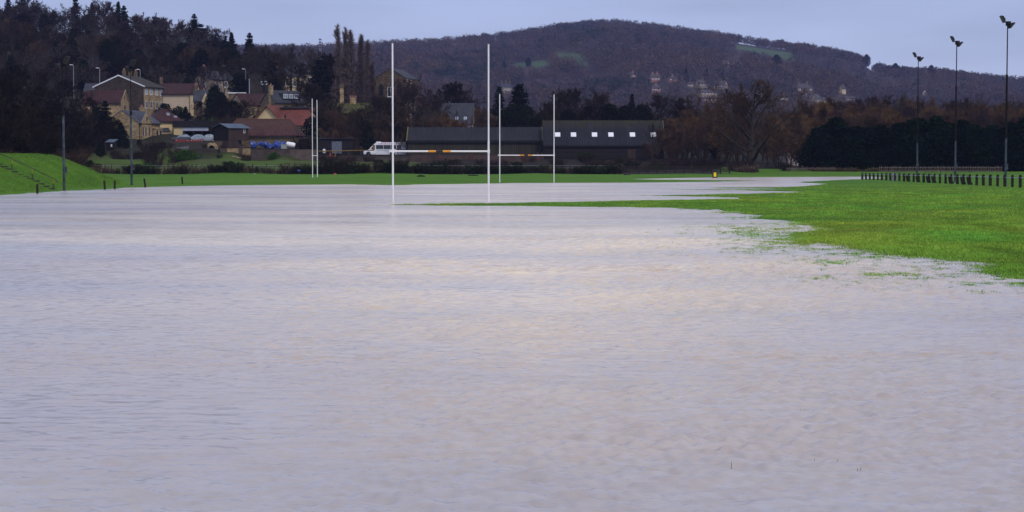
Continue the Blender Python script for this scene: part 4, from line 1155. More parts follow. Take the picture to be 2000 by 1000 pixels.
    for k, aa in enumerate((-6.0, -3.0, 0.2, 3.4, 6.2)):
        MB().box(aa - 0.9, aa + 0.9, -5.30, -5.203, -0.4, 5.9).build('panel', M['cream2'], r)
        window(r, 15.5, 10.62, 'front', aa, 3.6, 1.3, 1.5); window(r, 15.5, 10.62, 'front', aa, 0.6, 1.3, 1.5)
    chimney(rf, -2, 0.4, 7.6, 9.0, 1.5, 0.8, 'brickred', 4)
    r, rf = plain('terraced_house', 598, 470, 190, 8.0, 9, 6.0, 2.2, 30, 'farstone', 'slate_dk', 'narrow pale house with lit cream front beside the apartment block', ax=-0.9, wins=(('front', -2, 3.6, 1.1, 1.5), ('front', 1, 3.6, 1.1, 1.5), ('front', -2, 0.8, 1.1, 1.5), ('front', 1, 0.8, 1.1, 1.5)))
    # flat-roofed garage building with white fascia
    x = wx(464, 432)
    r = empty('flat_roofed_garage', (x, 432, wz(196, 432)), R(8), 'small flat roofed building with white fascia above the maroon roof', 'garage')
    MB().box(-1.9, 1.9, -2.5, 2.5, -2, 1.5).build('wall', M['stone_dk'], r)
    MB().box(-2.1, 2.1, -2.7, 2.7, 1.503, 1.75).build('fascia', M['whitew'], r)
    window(r, 3.8, 5, 'front', 1.0, 0.5, 0.9, 0.7, bars=0)
    # houses higher up by the cedars
    plain('hillside_house', 412, 486, 176, 8.0, 6.5, 2.9, 2.2, 48, 'farstone', 'slate_dk', 'pale stone house with dark roof high among the dark cedars', ax=-1, wins=(('front', -1.6, 0.9, 1.0, 1.5), ('front', 1.2, 0.9, 1.0, 1.5), ('left', 1, 0.8, 0.8, 1.2)), ch=1)
    r, rf = plain('gablet_house', 404, 438, 224, 6.0, 6.4, 3.2, 2.6, 8, 'stone_dk', 'slate_dk', 'dark stone house with two small cream gablets under the cedars', ax=0, ch=1)
    for xx in (-0.2, 2.0):
        MB().prism([(xx - 0.85, 0.0), (xx + 0.85, 0.0), (xx + 0.85, 3.2), (xx, 5.2), (xx - 0.85, 3.2)], -3.6, -0.6, 'y').build('gablet', M['cream2'], r)
    plain('ridge_house', 340, 470, 197, 9, 8, 2.2, 2.2, 10, 'stone_dk', 'tile_maroon', 'house with maroon ridge showing behind the rendered house', ax=-0.2, ch=1)
    # ---------------- old stone mill with arched windows
    Y = 432; L, D, hw, hr, rz = 8.0, 9.0, 10.8, 2.3, R(-16)
    r = anchored('stone_mill', 794, Y, wz(244, Y), rz, L / 2, -D / 2, 'tall old stone mill with gable end and dark arched windows', 'mill')
    a = MB(); gable_wall(a, L, D, hw, hr, 'y', -3); a.build('wall', M['stone_mill'], r)
    a = MB(); gable_roof(a, L, D, hw, hr, 'y', ov=0.15, gov=0.1); a.build('roof', M['slate_dk'], r)
    for aa in (-2.3, 2.3):
        mb = MB(); pts = [(aa - 0.6, 7.0), (aa + 0.6, 7.0)] + [(aa + 0.6 * math.cos(k * PI / 8), 9.0 + 0.6 * math.sin(k * PI / 8)) for k in range(9)]
        mb.prism(pts, -D / 2 - 0.03, -D / 2 + 0.1, 'y'); mb.build('arched_window', M['glass'], r)
    window(r, L, D, 'front', 0.1, 6.6, 1.5, 2.3, bars=1)
    MB().box(-1.4, 1.6, -D / 2 - 0.7, -D / 2 - 0.003, 6.2, 6.4).build('balcony', M['trim_dark'], r)
    for zz in (2.2, 6.8): window(r, L, D, 'right', -1.0, zz, 0.9, 1.6, 'trim_dark')
    MB().box(L / 2 - 0.6, L / 2 + 0.12, -D / 2 - 0.06, -D / 2 + 3.4, -3, hw - 0.1).build('lit_corner', M['farstone'], r)  # paler stone strip paints the lit right corner of the mill
    # slender stone chimney stack and mossy house in front of the poplars
    x = wx(668, 416); z = wz(214, 416)
    r = empty('stone_stack', (x, 416, z), R(10), 'slender pale stone chimney stack in front of the poplars', 'chimney')
    MB().box(-0.42, 0.42, -0.42, 0.42, -2, 5.0).build('shaft', M['stone'], r)
    MB().box(-0.55, 0.55, -0.55, 0.55, 5.003, 5.3).box(-0.34, 0.34, -0.34, 0.34, 5.3, 5.75).build('cap', M['stone_dk'], r)
    r, rf = plain('mossy_cottage', 682, 402, 240, 10, 6, 2.2, 2.0, 3, 'stone_dk', 'moss_roof', 'low cottage with moss green roof and row of chimney pots', ax=0)
    chimney(rf, 0.8, 0, 4.0, 5.5, 1.3, 0.7, 'stone', 4)
    # slate roofed school-like house
    Y = 408; L, D, hw, hr = 7.0, 7.5, 2.6, 4.4
    r, rf = plain('slate_roofed_house', 922, Y, 264, L, D, hw, hr, -6, 'farstone', 'slate_dk', 'house with steep plain slate roof seen through bare branches', ax=1, gov=0.1)
    for xx in (-2.4, 0, 1.9): skylight(rf, L, D, hw, hr, xx, 0.22, 0.6, 0.7, 'glass_blue', 'roof_window', 'whitew')
    MB().box(1.8, L / 2 + 0.8, -D / 2 - 1.6, -D / 2 - 0.1, -2, 1.3).build('lean_to', M['farstone'], r)
    # ---------------- the two long barns
    Y = 345; x0, x1 = wx(797, Y), wx(1057, Y); L = x1 - x0
    zb = wz(300, Y); hw = wz(272.5, Y) - zb; D = 9.0
    hr = wz(249.5, Y + D / 2) - wz(272.5, Y)
    r = empty('long_barn', ((x0 + x1) / 2, Y + D / 2, zb), 0, 'long low barn of grey green boards under dull fibre cement sheets', 'barn')
    a = MB(); gable_wall(a, L, D, hw, hr, 'x', -1.2); a.build('wall', M['yboard'], r)
    a = MB(); gable_roof(a, L, D, hw, hr, 'x', 0.55, 0.1, 0.15); rf = a.build('roof', M['asb'], r)
    mb = MB()
    for k in range(27): mb.box(-L / 2 + k * 0.98 - 0.1, -L / 2 + k * 0.98 + 0.12, -0.2, 0.2, hw + hr + 0.1, hw + hr + 0.24)
    mb.build('ridge_caps', M['asb'], rf)
    for sd in (-1, 1): verge(r, L, D, hw, hr, sd, 'trim_moss', gov=0.15, ov=0.55, th=0.2, w=0.18)
    mb = MB().box(-L / 2, L / 2, -D / 2 - 0.5, -D / 2 - 0.38, hw - 0.5, hw - 0.36)
    for xx in (L / 2 - 1.5,): mb.box(xx - 0.06, xx + 0.06, -D / 2 - 0.2, -D / 2 - 0.08, -1, hw - 0.4)
    mb.build('gutter', M['trim_dark'], r)
    Y2 = 341; x0, x1 = wx(1062, Y2), wx(1297, Y2); L = x1 - x0
    zb = wz(307, Y2); hw = wz(281.5, Y2) - zb; D = 11.0
    hr = wz(236.5, Y2 + D / 2) - wz(281.5, Y2)
    r = empty('black_barn', ((x0 + x1) / 2, Y2 + D / 2, zb), 0, 'black weatherboarded barn with mossy roof and six white skylights', 'barn')
    a = MB(); gable_wall(a, L, D, hw, hr, 'x', -1.2); a.build('wall', M['blackboard'], r)
    a = MB(); gable_roof(a, L, D, hw, hr, 'x', 0.35, 0.1, 0.15); rf = a.build('roof', m_corrug('mossy_roof_sheets', (0.024, 0.024, 0.032), 0.3, (hw + hr * 0.62, hw + hr * 1.12, (0.046, 0.042, 0.010))), r)
    for uu in (1089, 1120, 1161, 1193, 1235, 1276):
        skylight(rf, L, D, hw, hr, wx(uu, Y2 + 2.2) - (x0 + x1) / 2, 0.36, 0.98, 1.25, 'white', 'skylight')
    verge(r, L, D, hw, hr, 1, 'trim_moss', gov=0.15, ov=0.35, th=0.16, w=0.1)
    MB().box(-L / 2 - 0.1, L / 2 + 0.1, -D / 2 - 0.42, -D / 2 - 0.3, hw - 0.42, hw - 0.3).build('gutter', M['trim_dark'], r)
    xx = wx(1234, Y2) - (x0 + x1) / 2
    MB().box(xx - 0.7, xx + 0.7, -D / 2 - 0.06, -D / 2 - 0.003, -0.2, 1.5).build('door', M['shedbrown'], r)
    # pink cabin and door by the conifers
    x = wx(1552, 350)
    r = empty('pink_cabin', (x, 352, wz(330, 350)), 0, 'pale pink clad cabin with white railing half hidden by dark conifers', 'cabin')
    MB().box(-1.3, 2.2, -1.5, 1.5, 0.3, 3.1).build('wall', M['pink'], r)
    MB().box(-1.5, 2.4, -1.7, 1.7, 3.103, 3.25).build('roof', M['trim_dark'], r)
    mb = MB().box(-1.4, 2.3, -2.3, -2.2, 1.25, 1.33).box(-1.4, 2.3, -2.3, -2.2, 0.8, 0.86)
    for k in range(5): mb.box(-1.4 + k * 0.92, -1.33 + k * 0.92, -2.3, -2.2, 0.25, 1.4)
    mb.build('railing', M['whitew'], r)
    window(r, 0, 3.0, 'front', 0.6, 1.5, 0.9, 1.0)
    x = wx(1528, 350)
    r = empty('garden_store', (x, 351, wz(330, 350)), 0, 'blue grey painted store with plain door beside the pink cabin', 'shed')
    MB().box(-0.65, 0.65, -0.8, 0.8, 0, 2.45).build('wall', M['bluedoor'], r)
    MB().box(-0.8, 0.8, -0.95, 0.95, 2.453, 2.6).build('roof', M['trim_dark'], r)
    MB().box(-0.42, 0.42, -0.84, -0.803, 0.1, 2.1).build('door', M['slate'], r)
    # small shed under the trees, orange lean-to beside it
    x = wx(218, 345); z = wz(291, 345)
    r = empty('garden_shed', (x, 345, z), R(-15), 'tiny dark garden shed with pale grey sloping roof', 'shed')
    MB().box(-0.7, 0.7, -0.7, 0.7, -1, 1.35).build('wall', M['shedblack'], r)
    MB().prism([(-0.9, 1.2), (0.9, 1.75), (0.9, 1.85), (-0.9, 1.3)], -0.9, 0.9, 'x').build('roof', M['metal_roof'], r)
    MB().box(0.2, 0.5, -0.74, -0.703, 0.4, 0.9).build('notice', M['whitew'], r)
    x = wx(157, 318); z = wz(309, 318)
    r = empty('orange_hut', (x, 318, z), R(10), 'low orange brown hut glimpsed under the dark trees', 'hut')
    MB().box(-0.9, 0.9, -0.6, 0.6, -0.5, 0.75).build('wall', M['orange'], r)
    MB().box(-1.05, 1.05, -0.75, 0.75, 0.753, 0.85).build('roof', M['trim_dark'], r)

# ------------------------------------------------------------------ houses on the far hill
def far_houses():
    # u centre, v base, width px, wall height px, roof height px, turn, wall, roof, label, windows
    L_ = [
     (988, 183, 25, 11, 9, 12, 'farstone', 'slate_dk', 'big pale stone house with slate roof alone in the wood', 'h', 4, 3),
     (1313, 160, 18, 5, 4, 15, 'brickred', 'farroof', 'faint brown house among trees at the foot of the hill', 'g', 2, 1),
     (1348, 170, 13, 5, 3, -10, 'farstone', 'farroof', 'small pale house with flat white windows beside the gabled house', 'g', 2, 0),
     (1371, 172, 22, 8, 7, 25, 'farstone', 'farroof', 'yellowish gabled house in the middle of the far village', 'g', 3, 1),
     (1408, 174, 22, 7, 8, -30, 'farstone', 'farroof', 'brown roofed gable house with one bright roof light', 'g', 2, 1),
     (1381, 187, 36, 5, 5, 5, 'farstone', 'farroof', 'long dark roofed terrace with white windows', 'g', 6, 2),
     (1388, 199, 34, 5, 4, 4, 'brickred', 'farroof', 'lower brick terrace nearest the bare trees', 'g', 5, 1),
     (1428, 125, 38, 2.5, 3, 6, 'farstone', 'farroof', 'long hazy roof with white flecks high on the slope', 'g', 5, 0),
     (1422, 155, 8, 5, 3, 0, 'farstone', 'farroof_pale', 'tiny white house beside a dark pointed tree', 'g', 1, 0),
     (1533, 134, 8, 2.5, 2.5, 0, 'farstone', 'farroof_pale', 'lone white bungalow high on the wooded slope', 'g', 1, 0),
     (1568, 181, 34, 8, 9, 12, 'stone_dk', 'farroof', 'large brown house with hipped roof and tall chimney', 'h', 3, 2),
     (1484, 188, 15, 4, 4, 10, 'farstone', 'farroof_grey', 'house with rounded grey roof behind the willow', 'h', 2, 0),
     (1577, 193, 15, 4, 5, -8, 'farstone', 'farroof_grey', 'house with pale grey dome shaped roof beside the gabled house', 'h', 2, 0),
     (1645, 183, 11, 9, 6, 40, 'cream2', 'farroof', 'narrow cream house with lit gable', 'g', 2, 1),
     (1593, 203, 20, 9, 9, 55, 'farstone', 'farroof', 'stone gabled house with broad dark roof above the scrub', 'g', 2, 0),
     (1618, 203, 26, 6, 5, 8, 'farstone', 'farroof', 'dark roofed house with row of white dormers', 'g', 4, 1),
     (1606, 214, 32, 5, 7, 12, 'farroof_pale', 'farroof_pale', 'house with wide pale pinkish roof just above the scrub', 'h', 2, 0),
     (1660, 198, 22, 4, 4, 6, 'farstone', 'farroof', 'low dark house with two white windows right of the village', 'g', 3, 0),
     (1236, 152, 16, 5, 4, 8, 'brickred', 'farroof', 'reddish house half hidden in the brown wood', 'g', 3, 1),
     (1279, 160, 18, 8, 6, 10, 'brickred', 'farroof', 'red brick house with tall chimneys in the brown wood', 'g', 3, 2),
     (1281, 181, 17, 8, 5, 5, 'brickred', 'farroof', 'brick house with white windows just over the bare trees', 'g', 4, 1),
     (1696, 134, 10, 4, 3, 0, 'farstone', 'farroof_pale', 'small white house on the skyline shoulder of the hill', 'g', 1, 0),
     (1530, 196, 16, 5, 5, 10, 'farstone', 'farroof', 'dark house between the willow top and the village', 'g', 2, 1),
     (1452, 190, 20, 5, 5, -5, 'farstone', 'farroof', 'dark roofed house seen through the willow branches', 'g', 3, 1)]
    out = []
    for (u, vb, w, hwp, hrp, rz, wall, roof, label, typ, nw, nc) in L_:
        p = hill_hit(u, vb)
        k = p.y / F
        L, hw, hr = w * k, hwp * k, hrp * k
        D = min(L * 0.8, 11)
        r = empty('hill_house', p, R(rz), label, 'house', 'houses on the far hill')
        if typ == 'g':
            a = MB(); gable_wall(a, L, D, hw, hr, 'x', -6); a.build('wall', M[wall], r)
            a = MB(); gable_roof(a, L, D, hw, hr, 'x', 0.4, 0.3, 0.3); rf = a.build('roof', M[roof], r)
        else:
            MB().box(-L / 2, L / 2, -D / 2, D / 2, -6, hw).build('wall', M[wall], r)
            a = MB(); hip_roof(a, L, D, hw, hr, 0.5); rf = a.build('roof', M[roof], r)
        for q in range(nw):
            aa = -L / 2 + L * (q + 0.5) / nw
            window(r, L, D, 'front', aa, hw * 0.42, min(1.9, L / nw * 0.55), min(1.6, hw * 0.4), fw=0.32, bars=0, sill=False)
        for q in range(nc):
            MB().box(-L / 2 + L * (q + 0.5) / nc - 0.7, -L / 2 + L * (q + 0.5) / nc + 0.7, -0.6, 0.6, hw + hr * 0.6, hw + hr + 2.2).build('chimney', M['stone_dk' if wall != 'brickred' else 'brickred'], rf)
        out.append((u, vb, w, hwp + hrp))
    p = hill_hit(1806, 186); k = p.y / F
    r = empty('church_spire', p, 0, 'small pale church spire among trees below the skyline', 'church')
    MB().box(-2, 2, -2, 2, -8, 3 * k).build('tower', M['farstone'], r)
    MB().add([(-2.2, -2.2, 3 * k), (2.2, -2.2, 3 * k), (2.2, 2.2, 3 * k), (-2.2, 2.2, 3 * k), (0, 0, 10 * k)], [(3, 2, 1, 0), (0, 1, 4), (1, 2, 4), (2, 3, 4), (3, 0, 4)]).build('spire', M['farstone'], r)
    out.append((1806, 186, 5, 10))
    # lattice mast beyond the trees
    Y = 1150; x = wx(626.5, Y); z = float(gz(np.array([x]), np.array([Y]))[0]); h = wz(75, Y) - z
    r = empty('lattice_mast', (x, Y, z), 0, 'thin lattice mast poking above bare treetops on the skyline', 'mast')
    mb = MB()
    for a, b in ((-.5, -.5), (.5, -.5), (.5, .5), (-.5, .5)): mb.box(a - 0.1, a + 0.1, b - 0.1, b + 0.1, 0, h)
    n = int(h / 1.6)
    for k in range(n): mb.box(-0.6, 0.6, -0.6, -0.5, k * 1.6, k * 1.6 + 0.14).box(-0.6, 0.6, 0.5, 0.6, k * 1.6, k * 1.6 + 0.14)
    mb.build('lattice', M['steel'], r)
    for k in range(4): MB().box(-0.8, 0.8, -0.8, -0.62, h - 1 - k * 1.7, h - 0.3 - k * 1.7).build('antenna', M['farroof'], r)
    return out
# ------------------------------------------------------------------ goals, masts, lamps, posts, fences
def goal(uL, uR, YL, YR, vtop, bar, label, tape=True, rad=0.056):
    pL, pR = Vector((wx(uL, YL), YL, 0)), Vector((wx(uR, YR), YR, 0))
    zL, zR = g1(pL.x, pL.y), g1(pR.x, pR.y)
    c = (pL + pR) / 2
    g = empty('rugby_goal', (c.x, c.y, 0), 0, label, 'rugby goal', 'rugby goals')
    top = wz(vtop, c.y)
    for p, z in ((pL, zL), (pR, zR)):
        q = p - c
        MB().tube([(q.x, q.y, min(z, 0) - 0.4), (q.x, q.y, bar), (q.x, q.y, bar + 0.6)], rad, 12).tube([(q.x, q.y, bar + 0.6), (q.x, q.y, top)], rad * 0.86, 12).build('upright', M['white'], g, smooth=True)
        MB().tube([(q.x, q.y, bar - 0.12), (q.x, q.y, bar + 0.12)], rad * 1.35, 12).build('bracket', M['white'], g, smooth=True)
    a, b = pL - c, pR - c
    ex = (b - a).normalized() * 0.2
    a, b = Vector((a.x, a.y, bar)) - ex, Vector((b.x, b.y, bar)) + ex * 0.2
    bar_o = MB().tube([a, b], rad * 0.9, 12).build('crossbar', M['white'], g, smooth=True)
    if tape:
        for t0, t1, m in ((0.385, 0.46, 'tape'), (0.462, 0.533, 'black'), (0.535, 0.61, 'tape')):
            MB().tube([a.lerp(b, t0), a.lerp(b, t1)], rad * 1.03, 12).build('tape', M[m], bar_o, smooth=True)['label'] = 'black tape band' if m == 'black' else 'orange tape band'
    return g

def floodlight(u, Y, vtop, z, label, yaw=0.0, glass='lampdark', slim=False):
    x = wx(u, Y)
    h = wz(vtop, Y) - z
    r = empty('floodlight_mast', (x, Y, z), yaw, label, 'floodlight', 'floodlight masts round the pitch')
    a = h * 0.30; b = h * 0.66
    if slim: a = h * 0.585; b = h * 0.60
    k = 0.75 if slim else 0.72
    MB().tube([(0, 0, -0.6), (0, 0, a)], [0.15 * k, 0.125 * k], 12).lathe([(0.22, 0), (0.22, 0.1), (0.16, 0.14)], (0, 0, 0), 12).build('base_tube', M['mast_low'], r, smooth=True)
    MB().tube([(0, 0, a), (0, 0, b)], [0.13 * k, 0.125 * k], 12).tube([(0, 0, a - 0.12), (0, 0, a + 0.12)], 0.17 * k, 12).build('middle_tube', M['mast_dark'], r, smooth=True)
    MB().tube([(0, 0, b), (0, 0, h - 0.5)], [0.04, 0.03] if slim else [0.055, 0.048], 12).tube([(0, 0, b - 0.1), (0, 0, b + 0.1)], 0.15 * k, 12).build('upper_tube', M['mast_thin' if slim else 'mast_up'], r, smooth=True)
    MB().box(-0.13, 0.13, -0.24, -0.13, 1.5, 2.0).build('switch_box', M['mast_low'], r)
    br = MB().cbox((0.12, 0, h - 0.55), (0.55, 0.14, 0.14)).cbox((0, 0, h - 0.42), (0.26, 0.26, 0.35)).tube([(-0.1, 0, h - 0.4), (-0.36, 0, h - 0.12), (-0.36, 0, h + 0.02)], 0.035, 6)
    br.build('bracket', M['mast_dark'], r)
    def head(cx, cz, tilt, yawh, k=1.0):
        Mx = Matrix.Translation(Vector((cx, 0, cz))) @ Matrix.Rotation(yawh, 4, 'Z') @ Matrix.Rotation(tilt, 4, 'Y')
        mb = MB()
        # wedge shaped lamp housing, glass on its lower face
        prof = [(-0.42, -0.05), (0.42, -0.05), (0.44, 0.06), (0.12, 0.26), (-0.28, 0.22), (-0.44, 0.06)]
        vs = [Mx @ Vector((p * k, -0.28 * k, q * k)) for p, q in prof] + [Mx @ Vector((p * k, 0.28 * k, q * k)) for p, q in prof]
        n = len(prof)
        mb.add(vs, [(i, (i + 1) % n, n + (i + 1) % n, n + i) for i in range(n)] + [tuple(reversed(range(n))), tuple(range(n, 2 * n))])
        hd = mb.build('lamp_head', M['black'], r)
        MB().cbox((0, 0, -0.062 * k), (0.76 * k, 0.48 * k, 0.02), Mx).build('lamp_glass', M[glass], hd)
    head(-0.48, h - 0.08, R(62), 0.0, 0.78)
    head(0.36, h - 0.60, R(-48), 0.15, 0.74)
    head(0.16, h - 0.50, R(-80), -0.9, 0.6)
    return r

def street_lamp(u, Y, vtop, label, side=-1, tall=8.0):
    x = wx(u, Y); z = wz(vtop, Y) - tall
    r = empty('street_lamp', (x, Y, z), 0, label, 'street lamp', 'street lamps along the upper road')
    MB().tube([(0, 0, -0.5), (0, 0, 1.4)], 0.09, 8).tube([(0, 0, 1.4), (0, 0, tall - 0.1)], [0.075, 0.055], 8).build('pole', M['steel'], r, smooth=True)
    MB().tube([(0, 0, tall - 0.1), (side * 0.35, 0, tall)], 0.045, 8).build('arm', M['steel'], r)
    hd = MB().prism([(-0.16, 0), (0.16, 0), (0.12, 0.13), (-0.12, 0.13)], side * 0.2, side * 0.95, 'x').build('lamp_head', M['whitew'], r)
    MB().cbox((side * 0.6, 0, tall - 0.03), (0.5, 0.22, 0.05)).build('lamp_glass', M['lampgl'], hd)
    hd.location.z = tall
    hd.children[0].location.z = -tall
    return r

def things():
    goal(767.3, 954.3, 108.6, 109.4, 85.5, 2.97, 'nearest white rugby goal with orange and black tape on its crossbar standing in shallow flood')
    goal(976.0, 1082.0, 195.0, 196.2, 184, 2.92, 'white rugby goal on the far waterline in front of the barns')
    goal(610.3, 619.6, 233.0, 238.5, 194, 2.95, 'white rugby goal seen almost edge on in front of blockwork wall', tape=False)
    # masts
    floodlight(1964.5, 158.5, 36, 0.1, 'tallest looking floodlight mast at the near end of the black posts', yaw=0.1)
    floodlight(1866, 187, 75, 0.15, 'middle floodlight mast standing behind the slanted boards', yaw=0.0)
    floodlight(1791.5, 217, 106, 0.2, 'farthest floodlight mast of three beside the dark cypress screen', yaw=0.05)
    floodlight(124.5, 147.5, 116, -0.1, 'weathered floodlight mast at foot of the grass bank', yaw=2.6, glass='black', slim=True)
    floodlight(256.5, 172.5, 122, 0.0, 'thin floodlight mast at the waterline in front of the stone cottage', yaw=2.4, glass='black', slim=True)
    street_lamp(145.5, 472, 127, 'street lamp with white head over the darkest part of the wood')
    street_lamp(196.5, 470, 133, 'street lamp with white head just above the tall brown gable')
    street_lamp(275.5, 468, 136, 'street lamp between the chimneys of the tall stone house')
    street_lamp(441, 492, 129, 'street lamp head among dark evergreens above the cedars')
    street_lamp(481, 492, 135, 'street lamp head in front of the grey apartment block woods')
    x = wx(488, 446)
    r = empty('grey_pole', (x, 446, wz(188, 446)), 0, 'plain grey pole standing at corner of the apartment block', 'pole')
    MB().tube([(0, 0, -0.5), (0, 0, 4.0)], [0.12, 0.11], 8).lathe([(0.16, 0), (0.16, 0.12), (0.1, 0.2)], (0, 0, 4.0), 8).build('shaft', M['steel'], r)
    # small leaning posts standing in the flood
    for u, v0, v1, du, lab in ((73, 378, 359.5, 0, 'dark post standing in water below the bank steps'), (205, 370, 352.5, -1.4, 'dark leaning post, first right of the bank'),
                       (224, 369, 352.5, 0.6, 'upright dark post between the bank and thin mast'), (284, 366, 348.5, -2.2, 'leaning brown topped post just right of the thin mast'), (356.5, 361.5, 345.5, -1.0, 'lone dark post on the far waterline left of the goals')):
        Y = gy(v0); x = wx(u, Y, v0); h = (v0 - v1) / F * Y
        p = MB().box(-0.07, 0.07, -0.07, 0.07, -0.4, h - 0.03).box(-0.055, 0.055, -0.055, 0.055, h - 0.03, h).build('wooden_post', M['post'], loc=(x, Y, 0))
        p.rotation_euler = (0, math.atan2(du / F * Y, h), 0)
        tag(p, lab, 'post', 'posts standing in the flood')
    # right hand row of black posts with a pipe rail
    X0 = 42.0; ys = [148.6 + 2.42 * i for i in range(31)]
    fence = empty('post_and_pipe_fence', (X0, 180, 0), 0, 'row of round topped black posts joined by a thin grey pipe rail', 'fence')
    tops = []
    for i, y in enumerate(ys):
        f = i / (len(ys) - 1)
        x = X0 - 0.4 * (1 - f); h = 1.24 - 0.36 * f
        z = 0.0; zz = g1(x, y)
        mb = MB(); w = 0.105
        prof = [(-w, -0.4), (w, -0.4), (w, h - 0.1)] + [(w * math.cos(PI * k / 6), h - 0.1 + 0.1 * math.sin(PI * k / 6)) for k in range(1, 6)] + [(-w, h - 0.1)]
        mb.prism(prof, -0.09, 0.09, 'y')
        o = mb.build('post', M['post'], fence); o.location = (x - X0, y - 180, 0); o.rotation_euler = (random.uniform(-.02, .02), random.uniform(-.03, .03), random.uniform(-.2, .2))
        tops.append((x - X0, y - 180 - 0.02, h * 0.80))
    MB().tube([tops[0]] + tops[6::6] + [tops[-1]], 0.035, 6).build('pipe_rail', M['steel'], fence)
    # boards leaning on the row
    for k, u in enumerate((1763, 1785, 1800, 1818, 1842, 1865, 1885)):
        i = min(range(len(ys)), key=lambda q: abs(1000 + F * 41.8 / ys[q] - u))
        y = ys[i]; f = i / (len(ys) - 1); h = 1.24 - 0.36 * f
        b = MB().add([(s, yy, zz) for s in (0.0, 0.05) for yy, zz in ((0, h * 0.92), (-2.1, 0.28), (-2.1, 0.02), (-0.5, 0.14), (0, h * 0.55))],
                     [(0, 1, 2, 3, 4), (9, 8, 7, 6, 5)] + [(q, 5 + q, 5 + (q + 1) % 5, (q + 1) % 5) for q in range(5)]).build('leaning_board', M['fencewood' if k % 2 else 'post'])
        b.location = (42.12 - 0.4 * (1 - f) * 0.5, y, 0.0)
        tag(b, 'dark board propped slantwise against the black posts', 'board', 'boards leaning on the post row')
    y = 42.2 * F / 748.5
    b = MB().prism([(-0.28, 0.0), (0.28, 0.0), (0.25, 0.95), (-0.22, 0.92)], -0.06, 0.06, 'y').box(-0.24, 0.24, -0.07, -0.061, 0.3, 0.36).build('pale_sack', M['farroof_grey'])
    b.location = (42.0, y - 0.25, 0.05); tag(b, 'pale grey sheet hung on the black post row', 'sheet')
    # chestnut paling
    p = empty('paling_fence', (wx(1850, 300), 300, 0.25), 0, 'weathered chestnut paling fence in front of the dark cypresses', 'fence')
    mb = MB(); x0, x1 = wx(1718, 300) - p.location.x, wx(1958, 300) - p.location.x
    xx = x0; rg = random.Random(5)
    while xx < x1:
        h = 1.15 + rg.uniform(-0.12, 0.1); t = rg.uniform(-0.04, 0.04)
        mb.add([(xx, 0, 0), (xx + 0.07, 0, 0), (xx + 0.07 + t, 0, h - 0.1), (xx + 0.035 + t, 0, h), (xx + t, 0, h - 0.1), (xx, 0.03, 0), (xx + 0.07, 0.03, 0), (xx + 0.07 + t, 0.03, h - 0.1), (xx + 0.035 + t, 0.03, h), (xx + t, 0.03, h - 0.1)],
               [(0, 1, 2, 3, 4), (9, 8, 7, 6, 5), (0, 5, 6, 1), (1, 6, 7, 2), (2, 7, 8, 3), (3, 8, 9, 4), (4, 9, 5, 0)])
        xx += rg.uniform(0.2, 0.30)
    mb.build('pales', M['pale'], p)
    MB().tube([(x0, -0.02, 0.35), (x1, -0.02, 0.35)], 0.012, 4).tube([(x0, -0.02, 0.9), (x1, -0.02, 0.9)], 0.012, 4).build('wire', M['steel'], p)
    for k in range(9):
        q = x0 + (x1 - x0) * k / 8
        MB().tube([(q, 0.09, -0.3), (q, 0.09, 1.25)], 0.05, 6).build('post', M['post'], p)
    # second length of paling under the willow
    p = empty('paling_fence', (wx(1585, 312), 312, 0.35), 0, 'low broken paling fence with brush beside the great willow', 'fence')
    mb = MB(); x0, x1 = -4.2, 4.2; xx = x0
    while xx < x1:
        h = 0.85 + rg.uniform(-0.15, 0.1)
        mb.box(xx, xx + 0.06, 0, 0.03, -0.1, h); xx += rg.uniform(0.15, 0.24)
    mb.build('pales', M['pale'], p)
    MB().tube([(x0, -0.02, 0.6), (x1, -0.02, 0.6)], 0.012, 4).build('wire', M['steel'], p)
    # post and rail fence by the track
    Y = 286
    x0, x1 = wx(1212, Y), wx(1425, Y)
    p = empty('post_and_rail_fence', (x0, Y, 0.2), 0, 'dark post and rail fence along the flooded track', 'fence')
    L = x1 - x0; n = 13
    for k in range(n):
        MB().box(L * k / (n - 1) - 0.08, L * k / (n - 1) + 0.08, -0.06, 0.06, -0.4, 1.3 + random.uniform(-.05, .08)).build('post', M['post'], p)
    for zz in (0.45, 0.8, 1.12): MB().box(0, L, -0.11, -0.063, zz - 0.06, zz + 0.06).build('rail', M['fencewood'], p)
    # wire fence in the hedge line
    x0, x1 = wx(190, 288), wx(1210, 288)
    p = empty('wire_fence', (x0, 288, 0.35), 0, 'thin stake and wire fence running through the low hedge', 'fence')
    n = 38; L = x1 - x0
    for k in range(n):
        q = L * k / (n - 1)
        MB().box(q - 0.05, q + 0.05, -0.05, 0.05, -0.5, 1.35 + random.uniform(-.25, .25)).build('stake', M['post'], p)
    w = MB()
    for zz in (0.4, 0.8, 1.15): w.tube([(0, -0.06, zz), (L, -0.06, zz)], 0.014, 4)
    w.build('wire', M['steel'], p)
    # bin
    Y = gy(347.5); x = wx(1396, Y, 347)
    z = max(0.0, g1(x, Y))
    b = empty('litter_bin', (x, Y, z), 0, 'dark green bin with bright yellow front at the edge of the water', 'bin')
    MB().prism([(-0.30, -0.1), (0.30, -0.1), (0.33, 0.8), (-0.33, 0.8)], -0.28, 0.28, 'y').build('body', M['bingreen'], b, bevel=0.02)
    MB().box(-0.36, 0.36, -0.32, 0.32, 0.803, 0.86).build('lid', M['bingreen'], b)
    MB().box(-0.17, 0.17, -0.295, -0.283, 0.17, 0.72).build('notice', M['signyellow'], b)
    # small things lying on the far grass
    def at(u, v):
        Y = gy(v, 0.1); return wx(u, Y, v), Y
    x, Y = at(822, 346.5); z = g1(x, Y)
